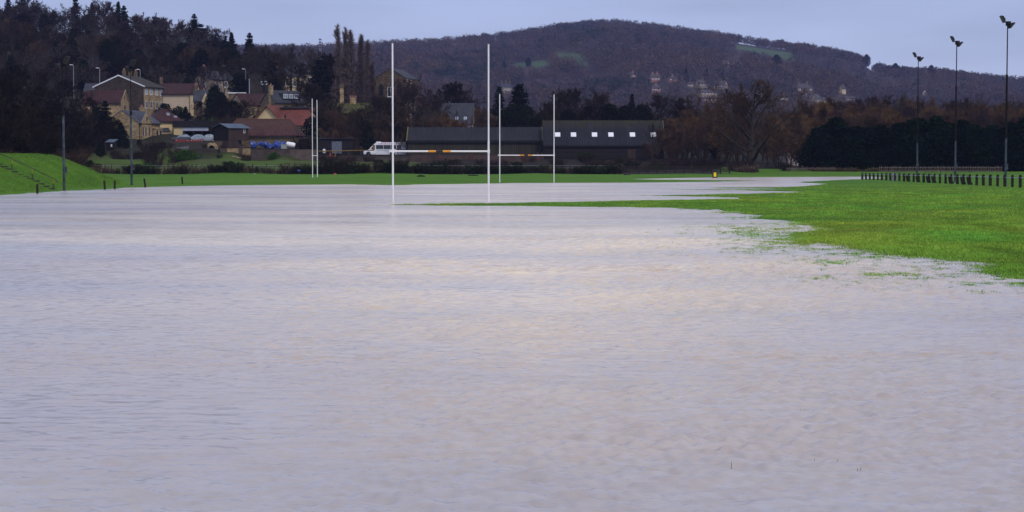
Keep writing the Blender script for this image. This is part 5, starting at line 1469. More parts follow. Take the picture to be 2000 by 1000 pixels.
    o = MB().prism([(-0.55, 0.0), (0.6, 0.0), (0.5, 0.16), (-0.1, 0.26), (-0.5, 0.12)], -0.4, 0.4, 'y').build('rubber_mat', M['blackrub'], loc=(x, Y, z), bevel=0.03); tag(o, 'low black rubber lump on grass left of the goal mouth', 'mat')
    x, Y = at(924, 344.8); z = g1(x, Y)
    b = empty('flag_base', (x, Y, z), 0, 'black weighted base with short spike on grass near the right upright', 'base')
    MB().prism([(-0.75, 0.0), (0.75, 0.0), (0.6, 0.14), (-0.6, 0.14)], -0.4, 0.4, 'y').build('base', M['blackrub'], b)
    MB().tube([(0, 0, 0.14), (0, 0, 0.75)], 0.04, 6).build('spike', M['black'], b)
    x, Y = at(862, 341.0); z = g1(x, Y)
    o = MB().prism([(-0.9, 0.35), (0.0, 0.06), (1.2, 0.0), (1.2, 0.1), (0.0, 0.2), (-0.9, 0.48)], -0.2, 0.2, 'y').build('white_plank', M['white'], loc=(x, Y, z)); tag(o, 'white plastic plank tipped against the hedge foot', 'plank')
    for u, v, l in ((1160, 341, 'small dark clod on grass before the black barn'), (1224, 343, 'small dark clod on grass by the fence end')):
        x, Y = at(u, v); z = g1(x, Y)
        o = MB().lathe([(0.5, 0), (0.45, 0.12), (0.25, 0.22), (0.02, 0.24)], n=9).build('earth_clod', M['blackrub'], loc=(x, Y, z)); tag(o, l, 'clod')
    # tiny litter in the hedge
    for u, v, m, l in ((583, 334, 'bluebag', 'blue plastic scrap caught in the hedge bottom'), (654, 341, 'red', 'orange red scrap at hedge foot right of the edge on goal'), (497, 342, 'white', 'white scrap at hedge foot below the stone wall')):
        Y = 280.5; x = wx(u, Y); z = g1(x, Y)
        o = MB().lathe([(0.22, 0), (0.3, 0.12), (0.16, 0.3), (0.02, 0.33)], n=7).build('plastic_scrap', M[m], loc=(x, Y, wz(v, Y) - 0.1)); tag(o, l, 'litter')
    # steps and handrail on the grass bank
    ys = 148.0
    st = empty('bank_steps', (0, ys, 0), 0, 'worn dark edged steps climbing the grass bank', 'steps')
    n = 12
    for k in range(n):
        x = -36.9 - 4.6 * k / (n - 1); z = g1(x, ys)
        MB().box(x - 0.42, x + 0.04, -0.75, 0.75, z - 0.16, z + 0.09).build('step', M['treadcon'], st)
    rl = empty('handrail', (0, ys + 1.15, 0), 0, 'black handrail on yellow banded posts up the grass bank', 'handrail')
    top = []
    for u, v in ((10, 304.5), (23, 310), (63, 329), (104, 348.5)):
        p = wp(u, v, ys + 1.15); top.append(Vector((p.x, 0, p.z)))
    ext = top[0] + (top[0] - top[1]) * 1.2
    pe = wp(111.5, 353, ys + 1.15); pe2 = wp(112.5, 357, ys + 1.15)
    MB().tube([ext] + top + [(pe.x, 0, pe.z), (pe2.x, 0, pe2.z)], 0.028, 8).build('rail', M['trim_dark'], rl, smooth=True)
    for p in top[1:]:
        zb = g1(p.x, ys + 1.15)
        po = MB().tube([(p.x, 0, zb - 0.3), (p.x, 0, p.z)], 0.035, 8).build('post', M['black'], rl)
        H = p.z - zb
        for k in range(3): MB().tube([(p.x, 0, zb + H * (0.50 + 0.17 * k)), (p.x, 0, zb + H * (0.58 + 0.17 * k))], 0.042, 8).build('band', M['yellow'], po)
    # ---------------- walls, rails and yard things beyond the hedge
    def wall(u0, u1, Y, vtop, vbot, mat, label, th=0.4, name='stone_wall', cope=None):
        x0, x1 = wx(u0, Y), wx(u1, Y); zt = wz(vtop, Y); zb = wz(vbot, Y) - 0.8
        r = empty(name, ((x0 + x1) / 2, Y, zb), 0, label, 'wall')
        L = x1 - x0
        MB().box(-L / 2, L / 2, -th / 2, th / 2, 0, zt - zb).build('wall', M[mat], r)
        mb = MB(); q = -L / 2; k = 0
        while q < L / 2 - 0.05:
            e = min(q + 0.9, L / 2)
            mb.box(q + 0.004, e - 0.004, -th / 2 - 0.05, th / 2 + 0.05, zt - zb + 0.003, zt - zb + 0.1 + 0.03 * (k % 2)); q = e; k += 1
        mb.build('coping', M[cope or mat], r)
        return r
    wall(284, 383, 368, 279, 291, 'stone_dk', 'long low stone wall below the parked cars')
    wall(490, 566, 338, 292, 318, 'block', 'grey brown blockwork wall below the blue sacks', name='block_wall')
    wall(566, 621, 338.4, 293, 315, 'concrete', 'plain brown concrete wall ending at the yellow rail', name='concrete_wall')
    wall(430, 444, 340, 291, 303, 'concrete', 'short grey wall stub beside the honey stone panel', name='concrete_wall')
    wall(444, 489, 339.5, 291, 303, 'stone', 'honey stone wall panel below the tarred shed')
    wall(620, 800, 337, 307, 320, 'block', 'low dark wall along the road under the minibus', name='block_wall')
    wall(800, 1062, 336, 303.5, 322, 'brick', 'long dull red brick wall below the grey green barn', name='brick_wall')
    for u, z0, z1, l in ((858, 301, 316, 'thin red pipe standing on brick wall nearer the goal post'), (921, 301, 313, 'thin red pipe on brick wall near the right upright'), (1050, 297, 312, 'red brown pipe on brick wall at the barn corner')):
        x = wx(u, 335.6)
        o = MB().tube([(0, 0, wz(z1, 335.6)), (0, 0, wz(z0, 335.6))], 0.09, 8).tube([(0, 0, wz(z1, 335.6) + 0.3), (0, 0, wz(z1, 335.6) + 0.4)], 0.12, 8).build('red_pipe', M['redpipe'], loc=(x, 335.6, 0)); tag(o, l, 'pipe')
    # stone pier on the honey panel and grey board
    x = wx(470, 337.5); o = MB().box(-0.32, 0.32, -0.3, 0.3, wz(304, 337.5), wz(284, 337.5)).box(-0.4, 0.4, -0.38, 0.38, wz(284, 337.5) + 0.003, wz(283, 337.5) + 0.05).build('stone_pier', M['block'], loc=(x, 337.5, 0)); tag(o, 'squat stone pier in front of the honey stone panel', 'pier')
    o = MB(); Y = 341
    p = empty('mesh_fence_panel', (wx(357, 341), 341, wz(301, 341)), R(20), 'leaning temporary mesh fence panel near the bonfire heap', 'fence panel')
    fr = MB().tube([(-1.1, 0, 0), (-1.1, 0, 1.15), (1.1, 0.1, 1.4), (1.1, 0.1, 0), (-1.1, 0, 0)], 0.035, 6); fr.build('frame', M['steel'], p)
    mb = MB()
    for k in range(16): mb.tube([(-1.1 + 0.137 * k, 0.003 * k, 0.02), (-1.1 + 0.137 * k, 0.006 * k, 1.15 + 0.016 * k)], 0.012, 4)
    for k in range(6): mb.tube([(-1.1, 0, 0.2 * k + 0.1), (1.1, 0.1, 0.22 * k + 0.1)], 0.012, 4)
    mb.build('mesh', M['steel'], p)
    # yellow height barrier rail along the road
    Y = 341.5
    x0, x1 = wx(608, Y), wx(790, Y)
    p = empty('yellow_barrier', (x0, Y, wz(306, Y)), 0, 'long yellow barrier rail on posts along the road', 'barrier')
    for a, b, va, vb in ((612, 664, 295.5, 294.5), (650, 729, 294.8, 293.5)):
        MB().tube([(wx(a, Y) - x0, 0, wz(va, Y) - p.location.z), (wx(b, Y) - x0, 0, wz(vb, Y) - p.location.z)], 0.08, 8).build('rail', M['yellowdirty'], p)
    for u in (614, 655, 681, 705):
        MB().box(wx(u, Y) - x0 - 0.09, wx(u, Y) - x0 + 0.09, -0.09, 0.09, -0.6, wz(295.3, Y) - p.location.z).build('post', M['yellowdirty' if u < 680 else 'trim_dark'], p)
    xx = wx(729, Y) - x0
    MB().prism([(-0.35, wz(294.6, Y)), (0.05, wz(294.6, Y)), (0.3, wz(291, Y)), (0.12, wz(282.5, Y)), (-0.08, wz(283, Y)), (-0.1, wz(291, Y))], -0.12, 0.12, 'y').build('hinge_arm', M['yellowdirty'], p, loc=(xx, 0, -p.location.z))
    o = MB().lathe([(0.22, 0), (0.2, 0.3), (0.05, 0.75), (0.03, 0.8)], n=10).build('traffic_cone', M['red'], loc=(wx(645, 342), 342, wz(305, 342) - 0.1)); tag(o, 'faded red traffic cone beside the yellow rail', 'cone')
    o = MB().lathe([(0.25, 0), (0.28, 0.5), (0.2, 0.75), (0.05, 0.8)], n=8).build('white_sack', M['whitew'], loc=(wx(633, 342.5), 342.5, wz(297, 342) - 0.2)); tag(o, 'small white sack on the road by the yellow rail', 'sack')
    # blue sacks heaped at the barn wall
    rg = random.Random(9)
    spots = [(494.5, 282.5, 1.0, 1.35, 'tall blue sack standing apart beside the tarred shed'), (510, 281, 0.9, .95, None), (519, 281.5, .9, .95, None), (523, 285, 1.1, .95, None), (531, 286.5, 1.0, 1.0, None), (537, 283.5, 0.9, .85, None), (542, 280.5, 1.05, 1.05, None), (554, 282, 1.05, .95, None), (546, 288, .75, 1.0, None)]
    for i, (u, v, w, h, lab) in enumerate(spots):
        Y = 347.5 - (i % 3) * 0.9; x = wx(u, Y); z = wz(v, Y) - h * 0.5
        mb = MB(); n = 12; rings = 7; vs = []
        for a in range(rings):
            t = a / (rings - 1); rad = 0.62 * w * math.sin(PI * (0.14 + 0.80 * t)) ** 0.6
            for k in range(n):
                q = 2 * PI * k / n
                rr = rad * (1 + 0.22 * math.sin(3 * q + i * 1.7 + t * 4) + rg.uniform(-.12, .12))
                vs.append((rr * math.cos(q) + 0.12 * math.sin(t * 5 + i), rr * math.sin(q) * 0.8, h * t + rg.uniform(-.06, .06)))
        fs = [(a * n + k, a * n + (k + 1) % n, (a + 1) * n + (k + 1) % n, (a + 1) * n + k) for a in range(rings - 1) for k in range(n)]
        fs += [tuple(reversed(range(n))), tuple((rings - 1) * n + k for k in range(n))]
        o = mb.add(vs, fs).build('blue_sack', M['bluebag'], loc=(x, Y, z))
        tag(o, lab or 'crumpled blue plastic sack in the heap against the rubble barn wall', 'sack', 'blue sacks by the barn')
    Y = 345.5; x = wx(568.5, Y); z = wz(288, Y)
    r = empty('white_tank', (x, Y, z), R(8), 'white cylindrical tank lying on its side at end of the blue sacks', 'tank')
    t = MB().tube([(-0.85, 0, 0.62), (-0.7, 0, 0.6), (0.55, 0, 0.38), (0.72, 0, 0.33)], [0.42, 0.5, 0.5, 0.4], 16).build('barrel', M['white'], r, smooth=True)
    MB().tube([(-0.98, 0, 0.65), (-0.85, 0, 0.62)], 0.2, 12).build('cap', M['greybin'], r)
    MB().box(-0.5, 0.6, -0.3, 0.3, -0.5, -0.02).build('stand', M['trim_dark'], r)
    o = MB().prism([(-0.5, 0), (0.5, 0), (0.55, 0.75), (-0.5, 0.8)], -0.35, 0.35, 'y').box(-0.56, 0.58, -0.4, 0.4, 0.803, 0.86).build('plastic_crate', M['greybin'], loc=(wx(554.5, 345), 345, wz(290.5, 345))); tag(o, 'grey green plastic crate between the blue sacks and white tank', 'crate')
    for dx, dz, rz, lab in ((0, 0, 0.2, 'pale cut log leaning on the brush heap'), (0.9, -0.25, -0.15, 'shorter pale log lying below the leaning one')):
        o = MB().tube([(-0.8, 0, 0.25), (0.8, 0, -0.05)], [0.11, 0.09], 8).build('log', M['log'], loc=(wx(462, 333) + dx, 333, wz(308, 333) + dz), rz=rz); tag(o, lab, 'log', 'logs by the brush heap')
    o = MB().lathe([(0.15, -0.45), (0.36, -0.3), (0.45, 0), (0.36, 0.3), (0.2, 0.42), (0.12, 0.46), (0.1, 0.55)], n=16).build('gas_tank', M['mast_low'], loc=(wx(388.5, 325), 325, wz(309.5, 325)), smooth=True); tag(o, 'round grey blue tank in rough grass by the bonfire heap', 'tank')
    # orange mesh barrier in front of the cars
    Y = 369.5; x0 = wx(341, Y); x1 = wx(396, Y); z = wz(279, Y)
    r = empty('plastic_barrier', (x0, Y, z), 0, 'red orange plastic barrier in front of the parked cars', 'barrier')
    L = x1 - x0
    for k in range(5):
        a = L * k / 5 + 0.06; b = L * (k + 1) / 5 - 0.06; hh = 0.62 + 0.08 * math.sin(k * 2.1)
        f = MB().box(a, b, -0.04, 0.04, 0.0, 0.1).box(a, b, -0.04, 0.04, hh - 0.12, hh).box(a, a + 0.08, -0.04, 0.04, 0.1, hh - 0.12).box(b - 0.08, b, -0.04, 0.04, 0.1, hh - 0.12)
        q = a + 0.2
        while q < b - 0.15: f.box(q, q + 0.07, -0.025, 0.025, 0.1, hh - 0.12); q += 0.17
        f.build('panel', M['red'], r)
    # stray grass stalks poking from the water in front
    for u, v, hh, t in ((1428.5, 913, 0.05, 0.0), (1634, 906, 0.042, 0.25), (1590.5, 901, 0.022, 0.0), (1681, 918, 0.026, 0.05), (1675, 919, 0.02, -0.1), (1563, 803, 0.02, 0.0)):
        Y = gy(v); x = wx(u, Y, v)
        o = MB().tube([(0, 0, -0.05), (t * hh * 0.4, 0, hh * 0.5), (t * hh, 0, hh)], [0.0022, 0.0018, 0.0008], 5).build('grass_stalk', M['greenbush'], loc=(x, Y, 0))
        tag(o, 'single thin grass stalk poking out of the rippled water', 'grass stalk', 'grass stalks in the flood')

# ------------------------------------------------------------------ vehicles
def wheel(root, x, y, r=0.34, w=0.22):
    t = MB()
    n = 20
    prof = [(r * 0.62, -w / 2), (r * 0.95, -w / 2), (r, -w / 4), (r, w / 4), (r * 0.95, w / 2), (r * 0.62, w / 2)]
    vs = [(p * math.cos(2 * PI * k / n), q, p * math.sin(2 * PI * k / n)) for p, q in prof for k in range(n)]
    m = len(prof)
    fs = [(i * n + k, i * n + (k + 1) % n, ((i + 1) % m) * n + (k + 1) % n, ((i + 1) % m) * n + k) for i in range(m) for k in range(n)]
    o = t.add(vs, fs).build('wheel', M['blackrub'], root, loc=(x, y, r), smooth=True)
    s = MB().tube([(0, -w * 0.38, 0), (0, w * 0.38, 0)], r * 0.61, 14)
    for k in range(5):
        a = 2 * PI * k / 5
        s.tube([(0.05 * math.cos(a), -w * 0.42, 0.05 * math.sin(a)), (r * 0.55 * math.cos(a), -w * 0.42, r * 0.55 * math.sin(a))], 0.03, 5)
    s.build('rim', M['steel'], o)
    return o

def section_body(mb, secs):
    """loft of cross sections: (x, half width bottom, half width top, z0, z1)"""
    vs, fs = [], []
    for x, wb, wt, z0, z1 in secs:
        m = (z0 + z1) / 2
        vs += [(x, -wb * 0.94, z0), (x, -wb, z0 + (z1 - z0) * 0.25), (x, -(wb + wt) / 2, m + (z1 - z0) * 0.15), (x, -wt, z1 - 0.06), (x, -wt * 0.86, z1),
               (x, wt * 0.86, z1), (x, wt, z1 - 0.06), (x, (wb + wt) / 2, m + (z1 - z0) * 0.15), (x, wb, z0 + (z1 - z0) * 0.25), (x, wb * 0.94, z0)]
    n = 10
    for i in range(len(secs) - 1):
        for k in range(n):
            fs.append((i * n + k, i * n + (k + 1) % n, (i + 1) * n + (k + 1) % n, (i + 1) * n + k))
    fs += [tuple(reversed(range(n))), tuple((len(secs) - 1) * n + k for k in range(n))]
    return mb.add(vs, fs)

def minibus():
    Y = 352; x0, x1 = wx(710, Y), wx(793, Y); L = x1 - x0
    z = wz(305, Y)
    b = empty('minibus', ((x0 + x1) / 2, Y, z), 0, 'white minibus with dark windows and grey swirls parked facing left by the barn', 'minibus')
    h = L / 2
    H = 2.62; W = 1.0
    secs = [(-h, 0.62, 0.60, 0.45, 0.82), (-h + 0.12, 0.86, 0.84, 0.32, 0.98), (-h + 0.95, 0.98, 0.92, 0.30, 1.22), (-h + 1.15, 1.0, 0.92, 0.30, 1.36), (-h + 2.05, 1.0, 0.86, 0.30, 2.30), (-h + 2.4, 1.0, 0.86, 0.30, 2.52), (-h + 2.9, 1.0, 0.87, 0.30, 2.60),
            (h - 0.4, 1.0, 0.87, 0.32, 2.62), (h - 0.08, 0.99, 0.86, 0.36, 2.58), (h, 0.95, 0.82, 0.42, 2.45)]
    section_body(MB(), secs).build('body', M['buswhite'], b, smooth=True)
    def side(name, pts, m, off=0.0, th=0.03):
        mb = MB()
        def yy(zv): return -(1.0 - 0.125 * max(0, (zv - 0.9)) / 1.7) - off
        v1 = [(x, yy(zv) - 0.012, zv) for x, zv in pts]; v2 = [(x, yy(zv) + th, zv) for x, zv in pts]
        n = len(pts)
        mb.add(v1 + v2, [tuple(range(n)), tuple(reversed(range(n, 2 * n)))] + [(i, n + i, n + (i + 1) % n, (i + 1) % n) for i in range(n)])
        return mb.build(name, m, b)
    zt, zb = 2.12, 1.34
    cuts = [(-h + 2.45, -h + 3.85), (-h + 3.9, -h + 5.25), (-h + 5.3, -h + 6.3), (-h + 6.4, -h + 7.25)]
    for a, c in cuts: side('window', [(a, zb), (c, zb), (c, zt), (a, zt)], M['glass'], 0.004)
    side('cab_window', [(-h + 1.45, zb), (-h + 2.25, zb), (-h + 2.25, zt), (-h + 2.0, zt)], M['glass'], 0.004)
    dr = side('door', [(-h + 1.3, 0.5), (-h + 2.32, 0.5), (-h + 2.32, 1.28), (-h + 1.35, 1.28)], M['white'], 0.004)
    MB().box(-h + 2.1, -h + 2.28, -1.06, -1.02, 1.12, 1.17).build('handle', M['black'], dr)
    # windscreen
    ws = MB().add([(-h + 1.12, -0.78, 1.40), (-h + 1.12, 0.78, 1.40), (-h + 1.98, 0.74, 2.27), (-h + 1.98, -0.74, 2.27), (-h + 1.15, -0.78, 1.34), (-h + 1.15, 0.78, 1.34), (-h + 2.02, 0.74, 2.22), (-h + 2.02, -0.74, 2.22)],
        [(0, 1, 2, 3), (7, 6, 5, 4), (0, 4, 5, 1), (1, 5, 6, 2), (2, 6, 7, 3), (3, 7, 4, 0)]).build('windscreen', M['glass'], b)
    for sy in (-1, 1):
        MB().cbox((-h + 0.14, sy * 0.62, 0.82), (0.14, 0.3, 0.2)).build('headlight', M['lampgl'], b)
        MB().cbox((h - 0.02, sy * 0.8, 1.2), (0.08, 0.14, 0.5)).build('tail_light', M['red'], b)
        mr = MB().cbox((-h + 1.5, sy * 1.12, 1.55), (0.14, 0.16, 0.36)).build('mirror', M['white'], b)
        for x in (-h + 1.05, h - 2.55): wheel(b, x, sy * 0.88, 0.37, 0.24)
    for x in (-h + 1.05, h - 2.55):
        a = MB(); pts = [(x + 0.48 * math.cos(PI * k / 10), 0.40 + 0.48 * math.sin(PI * k / 10)) for k in range(11)] + [(x - 0.48, 0.25), (x + 0.48, 0.25)]
        a.prism(pts, -1.012, -0.9, 'y').build('wheel_arch', M['black'], b)
    MB().box(-h + 0.0, -h + 0.14, -0.8, 0.8, 0.34, 0.56).box(h - 0.05, h + 0.06, -0.9, 0.9, 0.38, 0.6).build('bumper', M['black'], b)
    MB().prism([(-0.55, 0), (0.55, 0), (0.4, 0.16), (-0.4, 0.16)], -0.45, 0.45, 'y').build('roof_vent', M['white'], b, loc=(-h + 2.9, 0, 2.6))
    st = MB(); rg = random.Random(4)
    q = -h + 2.9
    while q < h - 1.4:
        w = rg.uniform(0.10, 0.3)
        st.box(q, q + w, -0.915, -0.88, 2.27, 2.27 + rg.uniform(0.1, 0.18)); q += w + rg.uniform(0.04, 0.14)
    st.build('red_lettering', M['red'], b)
    st = MB(); q = -h + 2.7
    while q < h - 3.2:
        w = rg.uniform(0.08, 0.2)
        st.box(q, q + w, -1.026, -0.99, 1.10, 1.10 + rg.uniform(0.05, 0.09)); q += w + 0.04
    st.build('grey_lettering', M['mast_low'], b)
    lg = MB().tube([(0, -0.02, 0), (0, 0.02, 0)], 0.2, 16).build('round_badge', M['red'], b, loc=(h - 1.45, -1.0, 1.25))

def car(u, Y, v, paint, label, rz=0.0, L=4.1):
    x = wx(u, Y); z = wz(v, Y)
    c = empty('parked_car', (x, Y, z), rz, label, 'car', 'cars parked above the stone wall')
    h = L / 2
    section_body(MB(), [(-h, 0.70, 0.66, 0.38, 0.66), (-h + 0.15, 0.82, 0.78, 0.28, 0.76), (-h + 1.0, 0.86, 0.82, 0.24, 0.92), (-h + 1.3, 0.86, 0.82, 0.22, 0.97), (h - 0.5, 0.86, 0.82, 0.24, 1.0), (h - 0.1, 0.82, 0.78, 0.30, 0.95), (h, 0.72, 0.68, 0.40, 0.85)]).build('body', M[paint], c, smooth=True)
    section_body(MB(), [(-h + 1.05, 0.80, 0.72, 0.88, 0.94), (-h + 1.75, 0.80, 0.62, 0.90, 1.40), (-h + 2.3, 0.80, 0.61, 0.90, 1.48), (h - 0.9, 0.80, 0.61, 0.90, 1.46), (h - 0.45, 0.79, 0.6, 0.90, 1.30), (h - 0.12, 0.76, 0.68, 0.88, 0.96)]).build('glasshouse', M['glass_blue'], c, smooth=True)
    section_body(MB(), [(-h + 1.70, 0.58, 0.57, 1.37, 1.44), (-h + 2.3, 0.62, 0.60, 1.43, 1.51), (h - 0.9, 0.62, 0.60, 1.42, 1.49), (h - 0.5, 0.6, 0.57, 1.28, 1.36)]).build('roof', M[paint], c, smooth=True)
    for sx in (-h + 0.8, h - 0.75):
        for sy in (-0.78, 0.78): wheel(c, sx, sy, 0.31, 0.2)
    for xx in (-0.15, 0.75):
        MB().add([(xx - 0.05, -0.70, 1.36), (xx + 0.05, -0.70, 1.36), (xx + 0.05, -0.83, 0.95), (xx - 0.05, -0.83, 0.95), (xx - 0.05, -0.62, 1.36), (xx + 0.05, -0.62, 1.36), (xx + 0.05, -0.72, 0.95), (xx - 0.05, -0.72, 0.95)],
                 [(0, 1, 2, 3), (7, 6, 5, 4), (0, 4, 5, 1), (2, 6, 7, 3), (0, 3, 7, 4), (1, 5, 6, 2)]).build('door_pillar', M[paint], c)
    for sy in (-0.58, 0.58):
        MB().cbox((-h + 0.09, sy, 0.62), (0.12, 0.3, 0.13)).build('headlight', M['lampgl'], c)
        MB().cbox((h - 0.05, sy * 1.1, 0.75), (0.1, 0.2, 0.16)).build('tail_light', M['red'], c)
    for sy in (-0.9, 0.9): MB().cbox((-h + 1.5, sy, 1.0), (0.12, 0.12, 0.12)).build('mirror', M[paint], c)

def vehicles():
    minibus()
    car(354.5, 372, 277, 'carblue', 'dark blue parked car, farthest from the tarred shed', R(15), 3.7)
    car(382, 373, 277, 'carsilver', 'silver blue parked car between the dark car and tarred shed', R(25), 3.7)
    car(404, 374, 277, 'carwhite', 'pale parked car half hidden behind the tarred shed', R(20), 3.7)
# ------------------------------------------------------------------ planting
def plants():
    rg = random.Random(21)
    U = rg.uniform
    # -------- wood on the left hillside
    W = 'bare trees of the wood on the hillside'
    for row, (Y, vt, n, u0, u1) in enumerate(((662, 10, 20, -60, 420), (625, 30, 20, -60, 450), (590, 52, 20, -70, 460), (555, 74, 19, -70, 460), (525, 96, 18, -70, 440), (498, 118, 15, -70, 420))):
        for i in range(n):
            u = u0 + (u1 - u0) * (i + U(0.1, 0.9)) / n
            Yp = Y + U(-14, 14)
            k = rg.choice(['round', 'round', 'purple', 'dark', 'russet', 'roundg', 'round'] if row > 1 else ['round', 'purple', 'purple', 'roundg', 'dark'])
            x = wx(u, Yp); z = g1(x, Yp)
            vtop = vt + U(-10, 14) + (max(0, u - 200) * 0.16 if row < 3 else max(0, u - 250) * 0.08)
            h = min(18, max(9.5, wz(vtop, Yp) - z))
            plant(k, u, Yp, h=h, wide=U(1.2, 1.6), label='bare brown tree inside the dense wood above the houses', group=W)
    for i in range(26):
        u = -40 + 470 * (i + U(0, 1)) / 26; Yp = U(492, 640)
        plant(rg.choice(['evergreen', 'holm', 'evergreen']), u, Yp, h=U(6, 10.5), wide=U(.9, 1.3), label='dark evergreen tree inside the wood above the houses', group='evergreens inside the hillside wood')
    # skyline characters
    S = [('round', 28, 668, 4, 'bare tree at the left end of the wooded skyline'), ('dark', 60, 664, -12, 'dense dark tree on skyline before the first gap'), ('open', 87, 672, 5, 'open branched bare tree in the first skyline gap'),
         ('fir', 20, 672, -8, 'narrow fir at the top left corner of the wood'), ('fir', 48, 670, -6, 'broad dark fir beside the first skyline gap'),
         ('fir', 151, 668, -6, 'dark fir crossing the top of the picture, first of the pair'), ('fir', 183.5, 666, 4, 'shorter dark fir of the skyline pair'), ('purple', 222, 660, -4, 'big rounded purple bare tree on the skyline'), ('fir', 234, 650, 4, 'dense dark fir in front of the rounded purple tree'), ('fir', 245, 648, 10, 'second dark fir beside the rounded purple tree'), ('purple', 262, 652, 20, 'lower purple bare tree falling away beside the dark firs'),
         ('purple', 316, 640, 24, 'large purple grey bare tree, taller of two on the skyline'), ('purple', 345, 640, 34, 'purple grey bare tree next to the lone pointed fir'), ('round', 290, 640, 56, 'low bare tree in the skyline dip'),
         ('fir', 381.5, 630, 26, 'lone tall pointed fir on the skyline'), ('cedar', 394, 622, 46, 'dark layered conifer just below the lone pointed fir'), ('cedar', 396, 500, 92, 'great dark cedar above the pale hillside house'), ('cedar', 380, 505, 112, 'dark cedar partly behind the great cedar'),
         ('evergreen', 440, 560, 78, 'dark rounded evergreen on skyline before the small firs'), ('fir', 442, 568, 70, 'small fir with leaning tip on the skyline'), ('fir', 454, 566, 64, 'spindly fir with bent tip on the skyline'), ('holm', 452, 520, 92, 'broad dark evergreen below the small skyline firs'), ('round', 430, 516, 88, 'bare tree tangled with dark evergreens above the cedars'),
         ('fir', 489, 570, 63, 'pointed dark conifer standing clear above bare trees'), ('round', 483, 500, 88, 'bare tree in front of the pointed dark conifer'),
         ('open', 520, 452, 80, 'tall bare tree with pale branches before the apartment block'), ('open', 535, 505, 84, 'tall bare tree behind the apartment block'), ('ivied', 546, 452, 92, 'ivy darkened tree in front of the apartment block'), ('open', 573, 452, 80, 'widest tall bare tree over the terraced house'), ('open', 601, 480, 84, 'tall bare tree with clear trunk near the lattice mast'), ('open', 560, 520, 86, 'tall bare tree filling the skyline between its neighbours'), ('open', 615, 500, 92, 'bare tree nearest below the lattice mast'),
         ('ivied', 622, 440, 112, 'dark conifer shaped ivy covered tree near the poplars'), ('cedar', 626, 430, 116, 'dark ragged evergreen left of the poplars'), ('dark', 645, 446, 96, 'dense dark bare tree just left of the poplars'), ('round', 655, 470, 100, 'bare tree mixed with the first poplar'), ('round', 500, 540, 84, 'bare tree on skyline behind the grey pole'), ('holm', 470, 470, 140, 'dark evergreen mass left of the grey pole'), ('evergreen', 421, 436, 165, 'rounded dark evergreen beside the twin gablets'), ('evergreen', 432, 432, 178, 'smaller dark evergreen by the flat roofed garage'),
         ('dark', 585, 470, 118, 'dark bare tree crown in front of the narrow pale house')]
    for k, u, Y, v, lab in S:
        plant(k, u, Y, vtop=v, wide=1.25 if k == 'fir' else 1.15, label=lab)
    for u, v, w, lab in ((663, 43, 1.1, 'first and tallest poplar of the row'), (676, 48, 1.0, 'slim second poplar of the row'), (689, 54, 1.3, 'third poplar, fullest of the row'), (703, 62, 1.1, 'fourth poplar of the row'), (716.5, 73, 1.1, 'last tall poplar next to open hill'), (729, 118, 1.4, 'short reddish poplar at the end of the row')):
        plant('poplar', u, 424, vtop=v, wide=w, label=lab, group='row of bare poplars')
    # -------- near dark trees behind the bank, left edge
    G = 'dark trees behind the grass bank'
    for i, (u, Y, v) in enumerate(((-30, 230, 140), (10, 238, 175), (45, 250, 190), (80, 262, 205), (105, 275, 225), (0, 300, 130), (40, 320, 140), (85, 330, 160), (118, 330, 190), (150, 345, 205), (20, 380, 118), (75, 390, 128), (125, 400, 150), (175, 395, 186), (-20, 350, 120), (60, 225, 228), (25, 215, 225), (-15, 205, 220))):
        plant(['dark', 'round', 'dark', 'dark', 'ivied'][i % 5], u, Y, vtop=v, wide=1.25, label='dense dark bare tree rising behind the grass bank', group=G)
    for i, (u, Y, v) in enumerate(((-10, 215, 250), (30, 222, 262), (62, 240, 262), (95, 262, 262), (120, 285, 258), (10, 270, 235), (70, 300, 222), (110, 330, 228), (140, 355, 232), (160, 330, 268), (45, 205, 280))):
        plant(['holm', 'evergreen'][i % 2], u, Y, vtop=v, wide=1.35, label='black evergreen growing under the bare trees behind the bank', group='evergreens behind the grass bank')
    for i in range(13):
        plant('bigbush' if i % 2 else 'bigbush_r', -20 + i * 14 + U(-3, 3), 196 + i * 8.5, h=U(3.4, 5), wide=U(1, 1.3), label='bare brown bush at the foot of dark trees behind the bank', group='bushes behind the grass bank')
    plant('dark', 141, 300, vtop=236, wide=1.1, label='leaning dark bare tree at the end of the grass bank')
